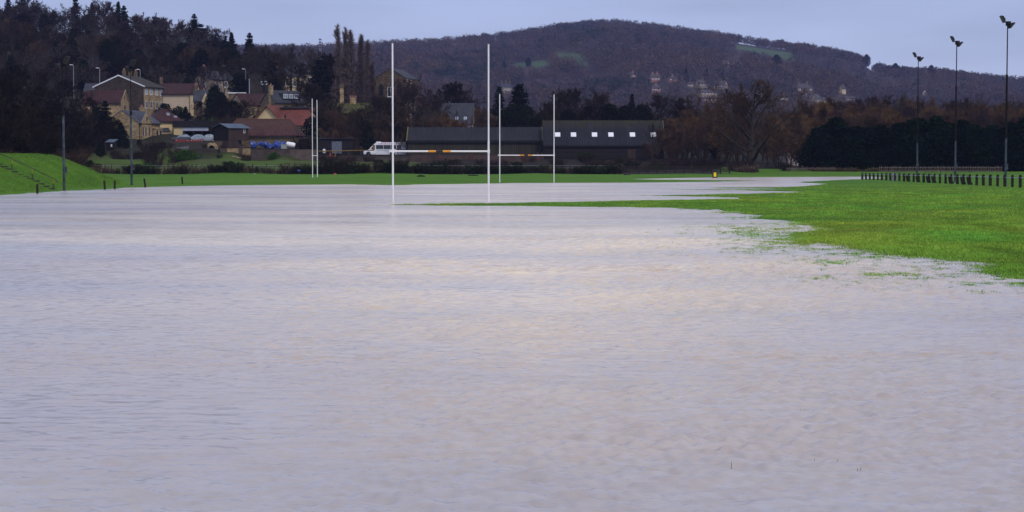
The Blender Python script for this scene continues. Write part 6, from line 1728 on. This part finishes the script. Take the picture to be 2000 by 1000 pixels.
    # -------- around the houses
    H = [('russet', 176, 372, 205, 'brown bare tree left of the stone cottage'), ('cedar', 206, 366, 196, 'dark layered conifer in front of the maroon roofed barn house'), ('evergreen', 236, 364, 238, 'dark evergreen against the cottage gable'), ('dark', 196, 352, 232, 'dark thorny tree below the maroon roofed barn house'), ('evergreen', 222, 354, 250, 'dark evergreen above the tiny garden shed'), ('round', 186, 385, 190, 'bare tree hiding the end of the barn house'),
         ('ivied', 160, 366, 225, 'ivy clad tree at the edge of the dark trees'), ('evergreen', 247, 350, 268, 'dark evergreen bush at foot of the stone cottage'), ('shrub', 272, 360, 272, 'dark round bush below the cottage bay'),
         ('evergreen', 340, 432, 214, 'dark shrubbery below the beige rendered house'), ('evergreen', 355, 425, 216, 'dark shrubbery under the rendered house corner'), ('evergreen', 370, 425, 219, 'dark bush right of the rendered house corner'), ('bigbush', 320, 436, 208, 'bare shrub against the tall stone house'), ('bigbush', 333, 436, 207, 'bare shrub before the blank rendered wall'), ('evergreen', 392, 428, 226, 'dark bush below the balcony'), ('evergreen', 418, 416, 222, 'dark bush above the flat garage'), ('greenheap', 427, 408, 226, 'yellow green shrub by the flat garage'), ('evergreen', 447, 410, 210, 'dark evergreen left of the maroon roofed house'), ('bigbush', 455, 398, 214, 'bare shrub above the tarred shed'), ('bigbush', 470, 395, 212, 'bare shrub under the maroon roofed house'), ('round', 484, 404, 190, 'thin bare tree before the maroon roofed house'),
         ('bigbush', 592, 352, 258, 'bare shrub at the end of the long tiled barn'), ('round', 440, 480, 120, 'bare tree between cedars and grey pole')]
    for k, u, Y, v, lab in H: plant(k, u, Y, vtop=v, label=lab)
    for i, (u, Y, v) in enumerate(((150, 372, 214), (165, 360, 226), (178, 366, 222), (190, 376, 208), (205, 352, 244), (218, 372, 225), (228, 368, 232), (170, 345, 250), (186, 342, 256), (200, 346, 262), (160, 338, 258), (240, 356, 252), (212, 360, 236), (150, 352, 240), (176, 332, 270), (196, 330, 276))):
        plant(['dark', 'ivied', 'dark', 'evergreen'][i % 4], u, Y, vtop=v, wide=1.2, label='dark tangled tree on the slope left of the stone cottage', group='dark trees left of the cottage')
    for i, (u, Y, v) in enumerate(((392, 432, 196), (404, 420, 208), (414, 424, 196), (428, 420, 188), (436, 404, 214), (446, 422, 190), (458, 414, 196), (470, 410, 200), (386, 418, 226), (398, 408, 230), (560, 404, 206), (584, 402, 214), (596, 398, 222), (604, 394, 214), (610, 384, 226), (345, 420, 222), (320, 424, 222), (480, 425, 188))):
        plant(['dark', 'ivied', 'evergreen', 'dark'][i % 4], u, Y, vtop=v, wide=1.15, label='dark tangled tree among the upper houses', group='dark trees among the upper houses')
    for i in range(22):
        u = U(260, 600); Y = U(392, 470)
        plant(rg.choice(['bigbush', 'evergreen', 'bigbush_r', 'shrub']), u, Y, h=U(1.6, 3.2), wide=U(.9, 1.3), label='dark garden shrub between the houses', group='garden shrubs between the houses')
    # -------- middle: scrub trees between the poplars and the barns
    Md = [('round', 628, 396, 168), ('upright', 645, 392, 196), ('round', 640, 372, 200), ('ivied', 655, 368, 190), ('upright', 670, 362, 205), ('upright', 690, 366, 214), ('round', 700, 372, 205), ('round', 745, 380, 190), ('upright', 735, 366, 226), ('upright', 770, 372, 220), ('russet', 790, 384, 205), ('upright', 640, 358, 246), ('upright', 665, 356, 258), ('upright', 690, 357, 262), ('upright', 760, 364, 246), ('upright', 800, 372, 228), ('roundg', 812, 374, 205), ('roundg', 838, 380, 208), ('round', 783, 396, 168), ('purple', 800, 410, 140), ('purple', 815, 420, 158), ('round', 730, 400, 178), ('round', 615, 410, 150), ('round', 660, 385, 215), ('upright', 725, 362, 240), ('upright', 745, 360, 250)]
    for k, u, Y, v in Md:
        plant(k, u, Y, vtop=v, wide=1.1, label='bare brown scrub tree between the poplars and the minibus', group='scrub trees behind the road')
    plant('ivied', 716, 356, vtop=208, label='ivy black tree directly above the minibus front', var=0)
    plant('ivied', 774, 362, vtop=206, label='ivy black tree above the minibus rear', var=1)
    plant('evergreen', 720, 358, vtop=236, wide=0.55, label='narrow black ivy column behind the yellow rail')
    plant('dark', 880, 426, vtop=154, wide=1.25, label='round dark bare tree rising over the slate roofed house')
    plant('round', 846, 400, vtop=186, label='bare tree against the edge of the slate roof')
    plant('purple', 915, 440, vtop=168, label='purple bare tree rising behind the slate roof')
    for u, Y, v in ((840, 384, 222), (856, 386, 216), (872, 382, 226), (888, 384, 228), (824, 378, 232), (906, 382, 240)):
        plant('orange', u, Y, vtop=v, wide=1.1, label='orange brown willow shrub behind the grey green barn', group='orange willows behind the barn')
    for u, Y, v in ((936, 390, 210), (948, 392, 205), (960, 388, 216)):
        plant('russet', u, Y, vtop=v, label='russet bare tree right of the slate roofed house', group='russet trees by the goal post')
    plant('upright', 800, 350, vtop=252, label='thin bare shrub at the left end of the grey green barn')
    plant('roundg', 778, 342, vtop=262, wide=0.7, label='thin bare sapling in front of the minibus rear')
    # behind the barns
    B = [('fir', 975, 392, 168, 'narrow spiky conifer just right of the tall goal post'), ('cedar', 1014, 382, 162, 'broad dark conifer with spiky tip behind the barn'), ('holm', 1005, 376, 200, 'dark evergreen bulk below the spiky conifer'), ('holm', 1030, 378, 206, 'dark evergreen beside the broad conifer'),
         ('round', 1062, 396, 190, 'small bare tree behind the far goal'), ('round', 1105, 396, 168, 'round bare tree, first of three behind the black barn'), ('round', 1135, 392, 163, 'highest round bare tree behind the black barn'), ('round', 1162, 396, 172, 'round bare tree over the middle of the black barn'), ('ivied', 1090, 388, 200, 'ivy covered tree at the left end of the black barn'), ('holm', 1110, 384, 212, 'dark evergreen low behind the black barn'), ('dark', 1150, 384, 200, 'dark bare tree just over the mossy ridge'),
         ('evergreen', 1190, 390, 200, 'dark bush like evergreen right of the round bare trees'), ('fir', 1234, 398, 184, 'small pointed fir above the mossy ridge'), ('holm', 1222, 392, 204, 'dark evergreen under the small pointed fir'), ('holm', 1252, 390, 202, 'dark evergreen at the right half of the mossy ridge'), ('round', 1290, 398, 176, 'rounded bare tree right of the pointed fir'), ('round', 1318, 396, 178, 'rounded bare tree over the barn end'), ('dark', 1335, 388, 200, 'dark bare tree beyond the end of the black barn'), ('evergreen', 1205, 386, 222, 'low dark evergreen over the mossy ridge')]
    for k, u, Y, v, lab in B: plant(k, u, Y, vtop=v, wide=1.1, label=lab)
    for u, Y, v in ((1180, 420, 196), (1205, 425, 200), (1075, 420, 205), (1265, 420, 205), (955, 430, 205), (1345, 430, 205), (1050, 425, 212)):
        plant('round', u, Y, vtop=v, wide=1.2, label='bare tree in the second row behind the barns', group='second row of trees behind the barns')
    # scrub at the right end of the black barn
    for i, (k, u, Y, v) in enumerate((('upright', 1306, 336, 240), ('orange', 1318, 340, 224), ('upright', 1335, 338, 232), ('russet', 1352, 350, 205), ('upright', 1345, 332, 252), ('orange', 1372, 346, 208), ('upright', 1390, 340, 222), ('russet', 1400, 352, 196), ('upright', 1370, 330, 262), ('upright', 1318, 328, 262), ('orange', 1405, 332, 240), ('russet', 1425, 344, 205), ('upright', 1312, 326, 280), ('russet', 1420, 360, 192), ('russet', 1380, 365, 200), ('upright', 1272, 334, 274))):
        plant(k, u, Y, vtop=v, wide=1.15, label='orange brown scrub tree between the black barn and great willow', group='scrub trees by the black barn')
    for i in range(16):
        plant(rg.choice(['thicket', 'thicket_brown']), U(1275, 1455), U(299, 320), h=U(1.3, 2.6), wide=U(1.0, 1.4), label='pale brown bramble thicket between the rail fence and orange scrub', group='bramble thickets by the rail fence')
    plant('ivied', 1395, 336, vtop=225, label='ivy hung tree in the orange scrub', var=1)
    plant('willow', 1471, 303, vtop=146, wide=1.22, rz=0.6, label='great spreading willow with thick dark trunk above the bin')
    plant('reeds', 1462, 298, h=1.5, wide=1.6, label='tuft of pale dead grass at the willow foot')
    plant('reeds', 1448, 299, h=1.1, wide=1.6, label='low pale dead grass left of the willow foot')
    for i, (u, Y, v) in enumerate(((1455, 372, 222), (1490, 376, 226), (1515, 360, 220), (1540, 362, 216), (1565, 350, 212), (1440, 330, 262), (1520, 340, 246), (1545, 335, 256), (1500, 330, 272), (1560, 326, 268))):
        plant('russet' if i % 3 else 'orange', u, Y, vtop=v, wide=1.2, label='russet bare tree crowding round the great willow', group='trees round the great willow')
    plant('bigbush', 1535, 318, h=2.2, label='brush under the right limbs of the willow')
    # brown scrub belt at right
    for row, (Y, vt, n) in enumerate(((424, 190, 22), (396, 200, 21), (370, 212, 20))):
        for i in range(n):
            u = 1550 + 580 * (i + U(0.1, 0.9)) / n
            v = vt + U(-11, 9) + (10 if u < 1620 else 0)
            plant(rg.choice(['russet', 'upright', 'orange', 'russet', 'purple']), u, Y + U(-8, 8), vtop=v, wide=U(1.0, 1.3), label='reddish brown bare tree in the belt above the cypress screen', group='bare tree belt above the cypress screen')
    for u, v in ((1768, 176), (1912, 178), (1985, 182)):
        plant('open', u, 405, vtop=v, label='taller bare tree in the belt above the cypress screen', group='taller trees of the bare belt')
    # dark cypress screen
    n = 32
    for i in range(n):
        u = 1592 + 560 * (i + U(0.2, 0.8)) / n
        v = 249 + 7 * math.sin(u / 37.0) + U(-17, 9)
        plant('cypress', u, 323 + U(-3, 3), vtop=v, wide=U(1.3, 1.9), label='black green cypress in the dense screen behind the masts', group='dark cypress screen')
    for i in range(14):
        u = 1575 + 570 * (i + U(0.2, 0.8)) / 14
        plant('cypress', u, 317 + U(-2, 2), h=U(3.4, 5.6), wide=U(2.2, 2.8), label='low black cypress filling the foot of the screen', group='low cypresses at the foot of the screen')
    plant('cypress', 1632, 318, vtop=231, wide=1.55, label='tallest pointed dark cypress at the open end of the screen')
    plant('cypress', 1605, 316, vtop=262, wide=1.7, label='dark cypress nearest the pink cabin')
    plant('cypress', 1880, 321, vtop=236, wide=1.4, label='tall cypress between the middle and near masts')
    for i in range(16):
        u = 1590 + i * 8 + U(-3, 3)
        plant('reeds', u, 309 + U(-2, 2), h=U(0.5, 0.9), wide=1.3, label='pale dead grass tuft at the foot of the cypress screen', group='dead grass under the cypresses')
    # -------- hedge on the far side of the pitch
    u = 196.0; i = 0
    while u < 1212:
        Y = 283.2 + U(-0.8, 0.8)
        x = U(0, 1)
        if u < 620: k = rg.choice(['hedge_bare', 'hedge_bare', 'hedge_russet', 'hedge_leaf', 'reeds'])
        else: k = rg.choice(['hedge_leaf', 'hedge_leaf', 'hedge_bare', 'hedge_leaf', 'hedge_russet'])
        h = {'reeds': U(.7, 1.1)}.get(k, U(1.05, 1.75))
        labs = {'hedge_bare': ('bare brown bush in the low hedge beyond the pitch', 'bare bushes of the low hedge'), 'hedge_leaf': ('dark leafy bush in the low hedge beyond the pitch', 'leafy bushes of the low hedge'), 'hedge_russet': ('reddish bare bush in the low hedge beyond the pitch', 'reddish bushes of the low hedge'), 'reeds': ('pale dead grass clump in the low hedge', 'dead grass clumps in the low hedge')}
        plant(k, u, Y, h=h, wide=U(1.0, 1.35), label=labs[k][0], group=labs[k][1])
        u += U(9, 15) if u < 620 else U(8, 12); i += 1
    for u, h, k, lab in ((567, 2.0, 'hedge_bare', 'largest round bare bush in the hedge left of the edge on goal'), (602, 1.7, 'hedge_leaf', 'square dark leafy bush behind the edge on goal'), (458, 1.7, 'hedge_leaf', 'dark leafy clump of hedge below the honey panel'), (352, 2.0, 'hedge_bare', 'tall bare bush above the lone waterline post'), (772, 2.1, 'hedge_leaf', 'dark hedge bush right behind the near goal upright'), (640, 4.2, 'bigbush', 'twiggy sapling rising from hedge right of the edge on goal'), (670, 3.6, 'bigbush', 'thin sapling rising from hedge below the yellow rail')):
        plant(k, u, 282.0, h=h, wide=1.25 if h < 3 else 0.6, label=lab)
    # thickets on the rough ground behind
    for i in range(38):
        u = U(640, 1290); Y = U(292, 330)
        plant(rg.choice(['thicket', 'thicket_brown', 'hedge_leaf', 'thicket']), u, Y, h=U(1.0, 2.0), wide=U(0.9, 1.3), label='brown bramble thicket below the road wall', group='bramble thickets below the walls')
    for i in range(16):
        u = U(225, 345); Y = U(316, 340)
        plant(rg.choice(['thicket', 'thicket_brown']), u, Y, h=U(1.4, 2.5), wide=U(.9, 1.2), label='reddish bramble thicket below the stone cottage', group='bramble thickets below the cottage')
    for i in range(7):
        u = U(395, 470); Y = U(334, 345)
        plant('thicket_brown', u, Y, h=U(0.7, 1.2), wide=U(.8, 1.1), label='dead brown weeds below the tarred shed', group='dead weeds below the shed')
    plant('greenheap', 364, 322, h=1.9, wide=1.0, label='bright green overgrown heap left of the round tank')
    plant('greenheap', 288, 306, h=0.8, wide=1.2, label='low green mound in the rough field below the cottage')
    plant('thicket_brown', 481, 331, h=2.0, wide=0.85, label='dark heaped brushwood beside the pale logs')
    plant('greenheap', 535, 336, h=1.3, wide=0.8, label='green weeds at the foot of the blockwork wall')
    plant('shrub', 176, 292, h=1.2, wide=1.2, label='black low bush at the end of the grass bank')
    plant('shrub', 192, 290, h=0.9, wide=1.1, label='smaller black bush beside the bank end')
    plant('bigbush', 1190, 300, h=2.4, label='brown bush at the end of the post and rail fence')
    plant('roundg', 1275, 322, vtop=236, wide=0.6, label='thin pale tree in front of the last barn skylight')
    # -------- separate trees on the far ridges
    for k, u, v0, v1, lab in (('holm', 1749, 152, 123, 'dark round evergreen on the right ridge'), ('round', 1735, 152, 127, 'bare tree beside the round evergreen on the ridge'), ('round', 1767, 154, 128, 'pale bare tree right of the round evergreen on the ridge'), ('holm', 1819, 153, 127, 'lone tall evergreen standing above the right ridge'), ('open', 1924, 166, 144, 'bare tree on the ridge left of the near mast'), ('round', 1940, 168, 150, 'low bare tree close by the near mast on the ridge'), ('fir', 1959, 172, 148, 'small pointed tree on the ridge at the near mast'), ('round', 1982, 174, 150, 'bare ridge tree at the right edge'), ('holm', 1692, 132, 106, 'dark trees at the steep shoulder of the hill'),
                         ('fir', 1411, 165, 139, 'dark pointed conifer beside the tiny white house'), ('fir', 1340, 160, 130, 'dark conifer left of the far village'), ('fir', 1381, 156, 133, 'dark conifer over the yellowish gabled house'), ('holm', 1516, 138, 106, 'dark evergreen below the green hill field'), ('fir', 1547, 196, 175, 'dark slim conifer within the far village'), ('holm', 1032, 131, 112, 'dark evergreen beside the small green hill fields'), ('cedar', 985, 150, 120, 'dark conifer left of the small hill fields')):
        p = hill_hit(u, v0); Y = p.y
        lst = PROTO[k]; Hh, wood, crown, extra = lst[0]
        hh = (v0 - v1) / F * Y; kk = hh / Hh
        nm, cat = NAMES[k]
        r = empty(nm, p, U(0, 6), lab, cat); r.scale = (kk * 1.15, kk * 1.15, kk)
        link('trunk', wood, r); link('crown', crown, r)

def far_wood(boxes):
    """the wood that covers the far hill and valley: one mass of crowns"""
    rng = np.random.default_rng(77)
    P = []
    for (Y0, Y1, n, h0, h1) in ((700, 1230, 900, 8, 13), (1240, 2000, 5800, 9, 14), (1900, 2650, 6200, 9, 14), (2560, 2640, 950, 9, 14)):
        Y = rng.uniform(Y0, Y1, n); u = rng.uniform(-250, 2250, n)
        x = (u - 1000) / F * Y
        P.append(np.stack([x, Y, rng.uniform(h0, h1, n)], 1))
    P = np.concatenate(P)
    z = gz(P[:, 0], P[:, 1])
    uu, vv = to_uv(P[:, 0], P[:, 1], z)
    keep = np.ones(len(P), bool)
    Yh = P[:, 1] > 1235
    # open fields on the hillside, and a margin below them that would hide them
    for dv in (0, -6, -11, -15): keep &= ~(Yh & hill_field(uu, vv + dv))
    for (u, vb, w, h) in boxes:
        keep &= ~((np.abs(uu - u) < w * 0.5 + 5) & (vv > vb - 5) & (vv < vb + 13))
        keep &= ~((np.abs(uu - u) < w * 0.5 + 3) & (vv > vb - h * 0.3) & (vv < vb + 24) & (rng.uniform(size=len(uu)) < 0.6))
    P = P[keep]; z = z[keep]; uu = uu[keep]; vv = vv[keep]
    n = len(P)
    # species by patches
    sp = fbm(P[:, 0] / 130, P[:, 1] / 130, 91, 3) + rng.normal(0, 0.22, n)
    base = np.zeros((n, 3))
    ever = (fbm(P[:, 0] / 90, P[:, 1] / 110, 95, 3) + 0.35 * np.exp(-((uu - 910) / 70) ** 2 - ((vv - 150) / 40) ** 2) * 2 + rng.normal(0, 0.12, n)) > 0.52
    ever |= rng.uniform(size=n) < 0.05
    base[:] = (0.066, 0.046, 0.048)
    base[sp > 0.15] = (0.080, 0.052, 0.044)
    base[sp > 0.45] = (0.092, 0.060, 0.040)
    base[sp < -0.25] = (0.056, 0.046, 0.052)
    base[ever] = (0.016, 0.026, 0.018)
    base *= rng.uniform(0.92, 1.28, (n, 1))
    K = 105
    q = rng.normal(0, 1, (n, K, 3)); q /= np.linalg.norm(q, axis=2, keepdims=True)
    rad = P[:, 2] * rng.uniform(0.40, 0.60, n)
    rr = rng.uniform(0.55, 1.08, (n, K, 1))
    C0 = np.stack([P[:, 0], P[:, 1], z + P[:, 2] * 0.55], 1)[:, None, :]
    Pc = C0 + q * rr * np.stack([rad, rad, P[:, 2] * 0.46], 1)[:, None, :]
    Pc = Pc.reshape(-1, 3)
    m = len(Pc)
    size = np.repeat(rad * 0.30, K)[:, None] * rng.uniform(0.5, 1.3, (m, 1))
    a = rng.normal(0, 1, (m, 3)); a[:, 2] *= 1.3; a /= np.linalg.norm(a, axis=1, keepdims=True)
    b = np.cross(a, rng.normal(0, 1, (m, 3))); b /= np.linalg.norm(b, axis=1, keepdims=True)
    V = np.stack([Pc - a * size * 0.7 - b * size * 0.22, Pc - a * size * 0.5 + b * size * 0.25, Pc + a * size * 0.8], 1).reshape(-1, 3)
    Fc = np.arange(len(V)).reshape(-1, 3)
    col = np.repeat(base, K * 3, axis=0) * np.repeat(rng.uniform(0.9, 1.1, (m, 1)), 3, axis=0)
    t = NT('far_wood_crowns')
    c = t.n('ShaderNodeVertexColor', layer_name='surf').outputs['Color']
    mt = t.fin(c, 0.95, 0.1)
    o = link('far_wood', np_mesh('far_wood', V, Fc, mt, col))
    tag(o, 'hazy brown winter wood covering the far hill', 'wood', kind='stuff')

def grass():
    """blades on the near turf and along the ragged edge of the flood"""
    rng = np.random.default_rng(5)
    def cand(n, u0, u1, Y0, Y1, pw=1.0):
        Y = Y0 + (Y1 - Y0) * rng.uniform(0, 1, n) ** pw
        u = rng.uniform(u0, u1, n)
        return (u - 1000) / F * Y, Y
    x1, y1 = cand(880000, 1250, 2760, 36, 185, 1.7)
    u1 = 1000 + F * x1 / y1
    k1 = rng.uniform(size=len(u1)) > 0.9 * sstep(u1, 2250, 2760); x1, y1 = x1[k1], y1[k1]
    x2, y2 = cand(300000, 1400, 2250, 34, 72)
    x3, y3 = cand(26000, 700, 1500, 94, 112)
    x4, y4 = cand(60000, -60, 235, 122, 176)
    kb = bank(x4, y4) > 0.04; x4, y4 = x4[kb], y4[kb]
    x, y = np.concatenate([x1, x2, x3, x4]), np.concatenate([y1, y2, y3, y4])
    sd = land_sd(x, y)
    clump = fbm(x / 1.3, y / 2.6, 61, 4); tuft = fbm(x / 0.35, y / 0.45, 63, 3)
    z = gz(x, y)
    ok = (z > -0.02) & ((z > 0.012) | (clump + tuft * 0.6 > 0.12))
    ok &= ~((y > 105) & (x > 0) & (rng.uniform(size=len(y)) < (y - 105) / 80))
    pw = np.clip(0.55 + 0.40 * clump + 0.7 * tuft + 0.15 * sd, 0, 1) * (1 - sstep(y, 70, 90))
    ok |= (sd < 3) & (sd > -5.0) & (rng.uniform(size=len(y)) < pw ** 1.2)
    x, y, z, clump, tuft = x[ok], y[ok], z[ok], clump[ok], tuft[ok]
    n = len(x)
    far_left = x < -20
    h = np.where(far_left, 1.8, 1.0) * np.clip(0.040 + 0.030 * clump + 0.03 * tuft + rng.normal(0, 0.012, n), 0.018, 0.12)
    z0 = np.maximum(z, -0.025) - 0.008
    az = rng.uniform(0, 6.28, n); w = rng.uniform(0.004, 0.009, n) * (1 + y / 90)
    lean = rng.normal(0, 0.45, (n, 2))
    B = np.stack([x, y, z0], 1)
    d = np.stack([np.cos(az), np.sin(az), az * 0], 1) * w[:, None]
    T = B + np.stack([lean[:, 0] * h, lean[:, 1] * h, h + 0.01], 1)
    V = np.stack([B - d, B + d, T], 1).reshape(-1, 3)
    col = np.array((0.215, 0.420, 0.042)) * rng.uniform(0.55, 1.35, (n, 1)) * np.clip(1 + 0.5 * clump + 0.35 * tuft, 0.5, 1.5)[:, None]
    wear = sstep(fbm(x / 6.0, y / 9.0, 81, 4), 0.15, 0.75)[:, None]
    col = col * (1 - 0.35 * wear) + np.array((0.17, 0.15, 0.045)) * 0.35 * wear
    col[:, 0] *= 1 + 0.5 * np.clip(fbm(x / 3.5, y / 5, 71, 3), -0.6, 1.2)
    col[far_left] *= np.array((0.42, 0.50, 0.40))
    dead = rng.uniform(size=n) < 0.05
    col[dead] = (0.16, 0.14, 0.05)
    t = NT('grass_blades')
    c = t.n('ShaderNodeVertexColor', layer_name='surf').outputs['Color']
    nn = t.n('ShaderNodeVectorMath', {0: t.n('ShaderNodeNewGeometry').outputs['Normal'], 'Scale': 0.45}, operation='SCALE').outputs[0]
    nn = t.n('ShaderNodeVectorMath', {0: nn, 1: (0, 0, 1)}, operation='ADD').outputs[0]
    t.l(t.n('ShaderNodeVectorMath', {0: nn}, operation='NORMALIZE').outputs[0], t.b.inputs['Normal'])
    mt = t.fin(c, 0.8, 0.1)
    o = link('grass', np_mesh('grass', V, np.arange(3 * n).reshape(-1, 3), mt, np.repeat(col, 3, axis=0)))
    tag(o, 'short bright green grass at the ragged edge of the flood', 'grass', kind='stuff')

# ------------------------------------------------------------------ sky, light, air, camera
SUN_EL, SUN_AZ = R(42), R(150)     # azimuth measured clockwise from +Y (away from the camera)
def light():
    sc_ = bpy.context.scene
    w = bpy.data.worlds.new('World'); sc_.world = w; w.use_nodes = True
    nt = w.node_tree; bg = nt.nodes['Background']
    def n(typ, **k):
        nd = nt.nodes.new(typ)
        for a, b in k.items(): setattr(nd, a, b)
        return nd
    sky = n('ShaderNodeTexSky', sky_type='NISHITA', sun_disc=False, sun_elevation=SUN_EL, sun_rotation=SUN_AZ, air_density=1.0, dust_density=2.0, ozone_density=1.0)
    tc = n('ShaderNodeTexCoord'); sep = n('ShaderNodeSeparateXYZ')
    nt.links.new(tc.outputs['Generated'], sep.inputs[0])
    # overcast: level sheet of cloud, brighter and whiter overhead, blue lavender at the horizon
    ramp = n('ShaderNodeValToRGB'); cr = ramp.color_ramp
    cr.elements[0].position = 0.0; cr.elements[0].color = (5.4, 6.05, 8.1, 1)
    cr.elements[1].position = 1.0; cr.elements[1].color = (6.9, 7.2, 9.2, 1)
    for p, c in ((0.035, (5.0, 5.8, 8.1)), (0.085, (4.5, 5.35, 7.95)), (0.25, (5.5, 6.05, 8.6)), (0.5, (6.4, 6.8, 9.0))):
        e = cr.elements.new(p); e.color = c + (1,)
    nt.links.new(sep.outputs[2], ramp.inputs[0])
    mp = n('ShaderNodeMapping'); mp.inputs['Scale'].default_value = (4.0, 4.0, 22.0)
    nt.links.new(tc.outputs['Generated'], mp.inputs[0])
    ns = n('ShaderNodeTexNoise'); ns.inputs['Scale'].default_value = 1.6; ns.inputs['Detail'].default_value = 4; ns.inputs['Roughness'].default_value = 0.5
    nt.links.new(mp.outputs[0], ns.inputs['Vector'])
    mr = n('ShaderNodeMapRange'); mr.inputs['From Min'].default_value = 0.3; mr.inputs['From Max'].default_value = 0.7; mr.inputs['To Min'].default_value = 0.90; mr.inputs['To Max'].default_value = 1.10
    nt.links.new(ns.outputs['Fac'], mr.inputs['Value'])
    mul = n('ShaderNodeVectorMath', operation='SCALE')
    nt.links.new(ramp.outputs[0], mul.inputs[0]); nt.links.new(mr.outputs[0], mul.inputs['Scale'])
    mx = n('ShaderNodeMix', data_type='RGBA'); mx.inputs[0].default_value = 0.90
    nt.links.new(sky.outputs[0], mx.inputs[6]); nt.links.new(mul.outputs[0], mx.inputs[7])
    nt.links.new(mx.outputs[2], bg.inputs['Color']); bg.inputs['Strength'].default_value = 0.1
    sl = bpy.data.lights.new('sun', 'SUN'); sl.energy = 1.35; sl.angle = R(14); sl.color = (1.0, 0.93, 0.84)
    so = bpy.data.objects.new('sun', sl); C.objects.link(so)
    d = Vector((math.sin(SUN_AZ) * math.cos(SUN_EL), math.cos(SUN_AZ) * math.cos(SUN_EL), math.sin(SUN_EL)))
    so.rotation_euler = d.to_track_quat('Z', 'Y').to_euler(); so.location = (60, -60, 90)
    # air
    mat = bpy.data.materials.new('haze_air'); mat.use_nodes = True; t = mat.node_tree
    for q in list(t.nodes): t.nodes.remove(q)
    out = t.nodes.new('ShaderNodeOutputMaterial'); pv = t.nodes.new('ShaderNodeVolumePrincipled')
    pv.inputs['Color'].default_value = (0.42, 0.50, 1.0, 1); pv.inputs['Density'].default_value = HAZE; pv.inputs['Anisotropy'].default_value = 0.0
    t.links.new(pv.outputs[0], out.inputs['Volume'])
    hz = MB().box(-3000, 3000, -140, 4200, -3, 330).build('haze', mat); tag(hz, 'thin bluish winter haze over the valley', 'haze', kind='stuff')
    cam = bpy.data.cameras.new('camera'); co = bpy.data.objects.new('camera', cam); C.objects.link(co)
    cam.sensor_width = 36; cam.lens = 36 * F / 2000; cam.clip_end = 9000; cam.clip_start = 0.5
    co.location = (0, 0, CAMZ); co.rotation_euler = (PI / 2 - PITCH, 0, 0)
    sc_.camera = co
    vs = sc_.view_settings; vs.view_transform = 'Standard'; vs.look = 'None'; vs.gamma = 1; vs.exposure = 0.0
    sc_.cycles.max_bounces = 6; sc_.cycles.diffuse_bounces = 2; sc_.cycles.glossy_bounces = 2; sc_.cycles.volume_bounces = 1; sc_.cycles.transparent_max_bounces = 8
    sc_.cycles.use_denoising = True

HAZE = 6.6e-5
import time as _t
def run():
    t0 = _t.time()
    mats(); build_terrain(); print('terrain', _t.time() - t0)
    build_protos(); print('protos', _t.time() - t0)
    buildings(); boxes = far_houses(); things(); vehicles(); print('built', _t.time() - t0)
    plants(); print('plants', _t.time() - t0)
    far_wood(boxes); grass(); print('woods', _t.time() - t0)
    light()
run()
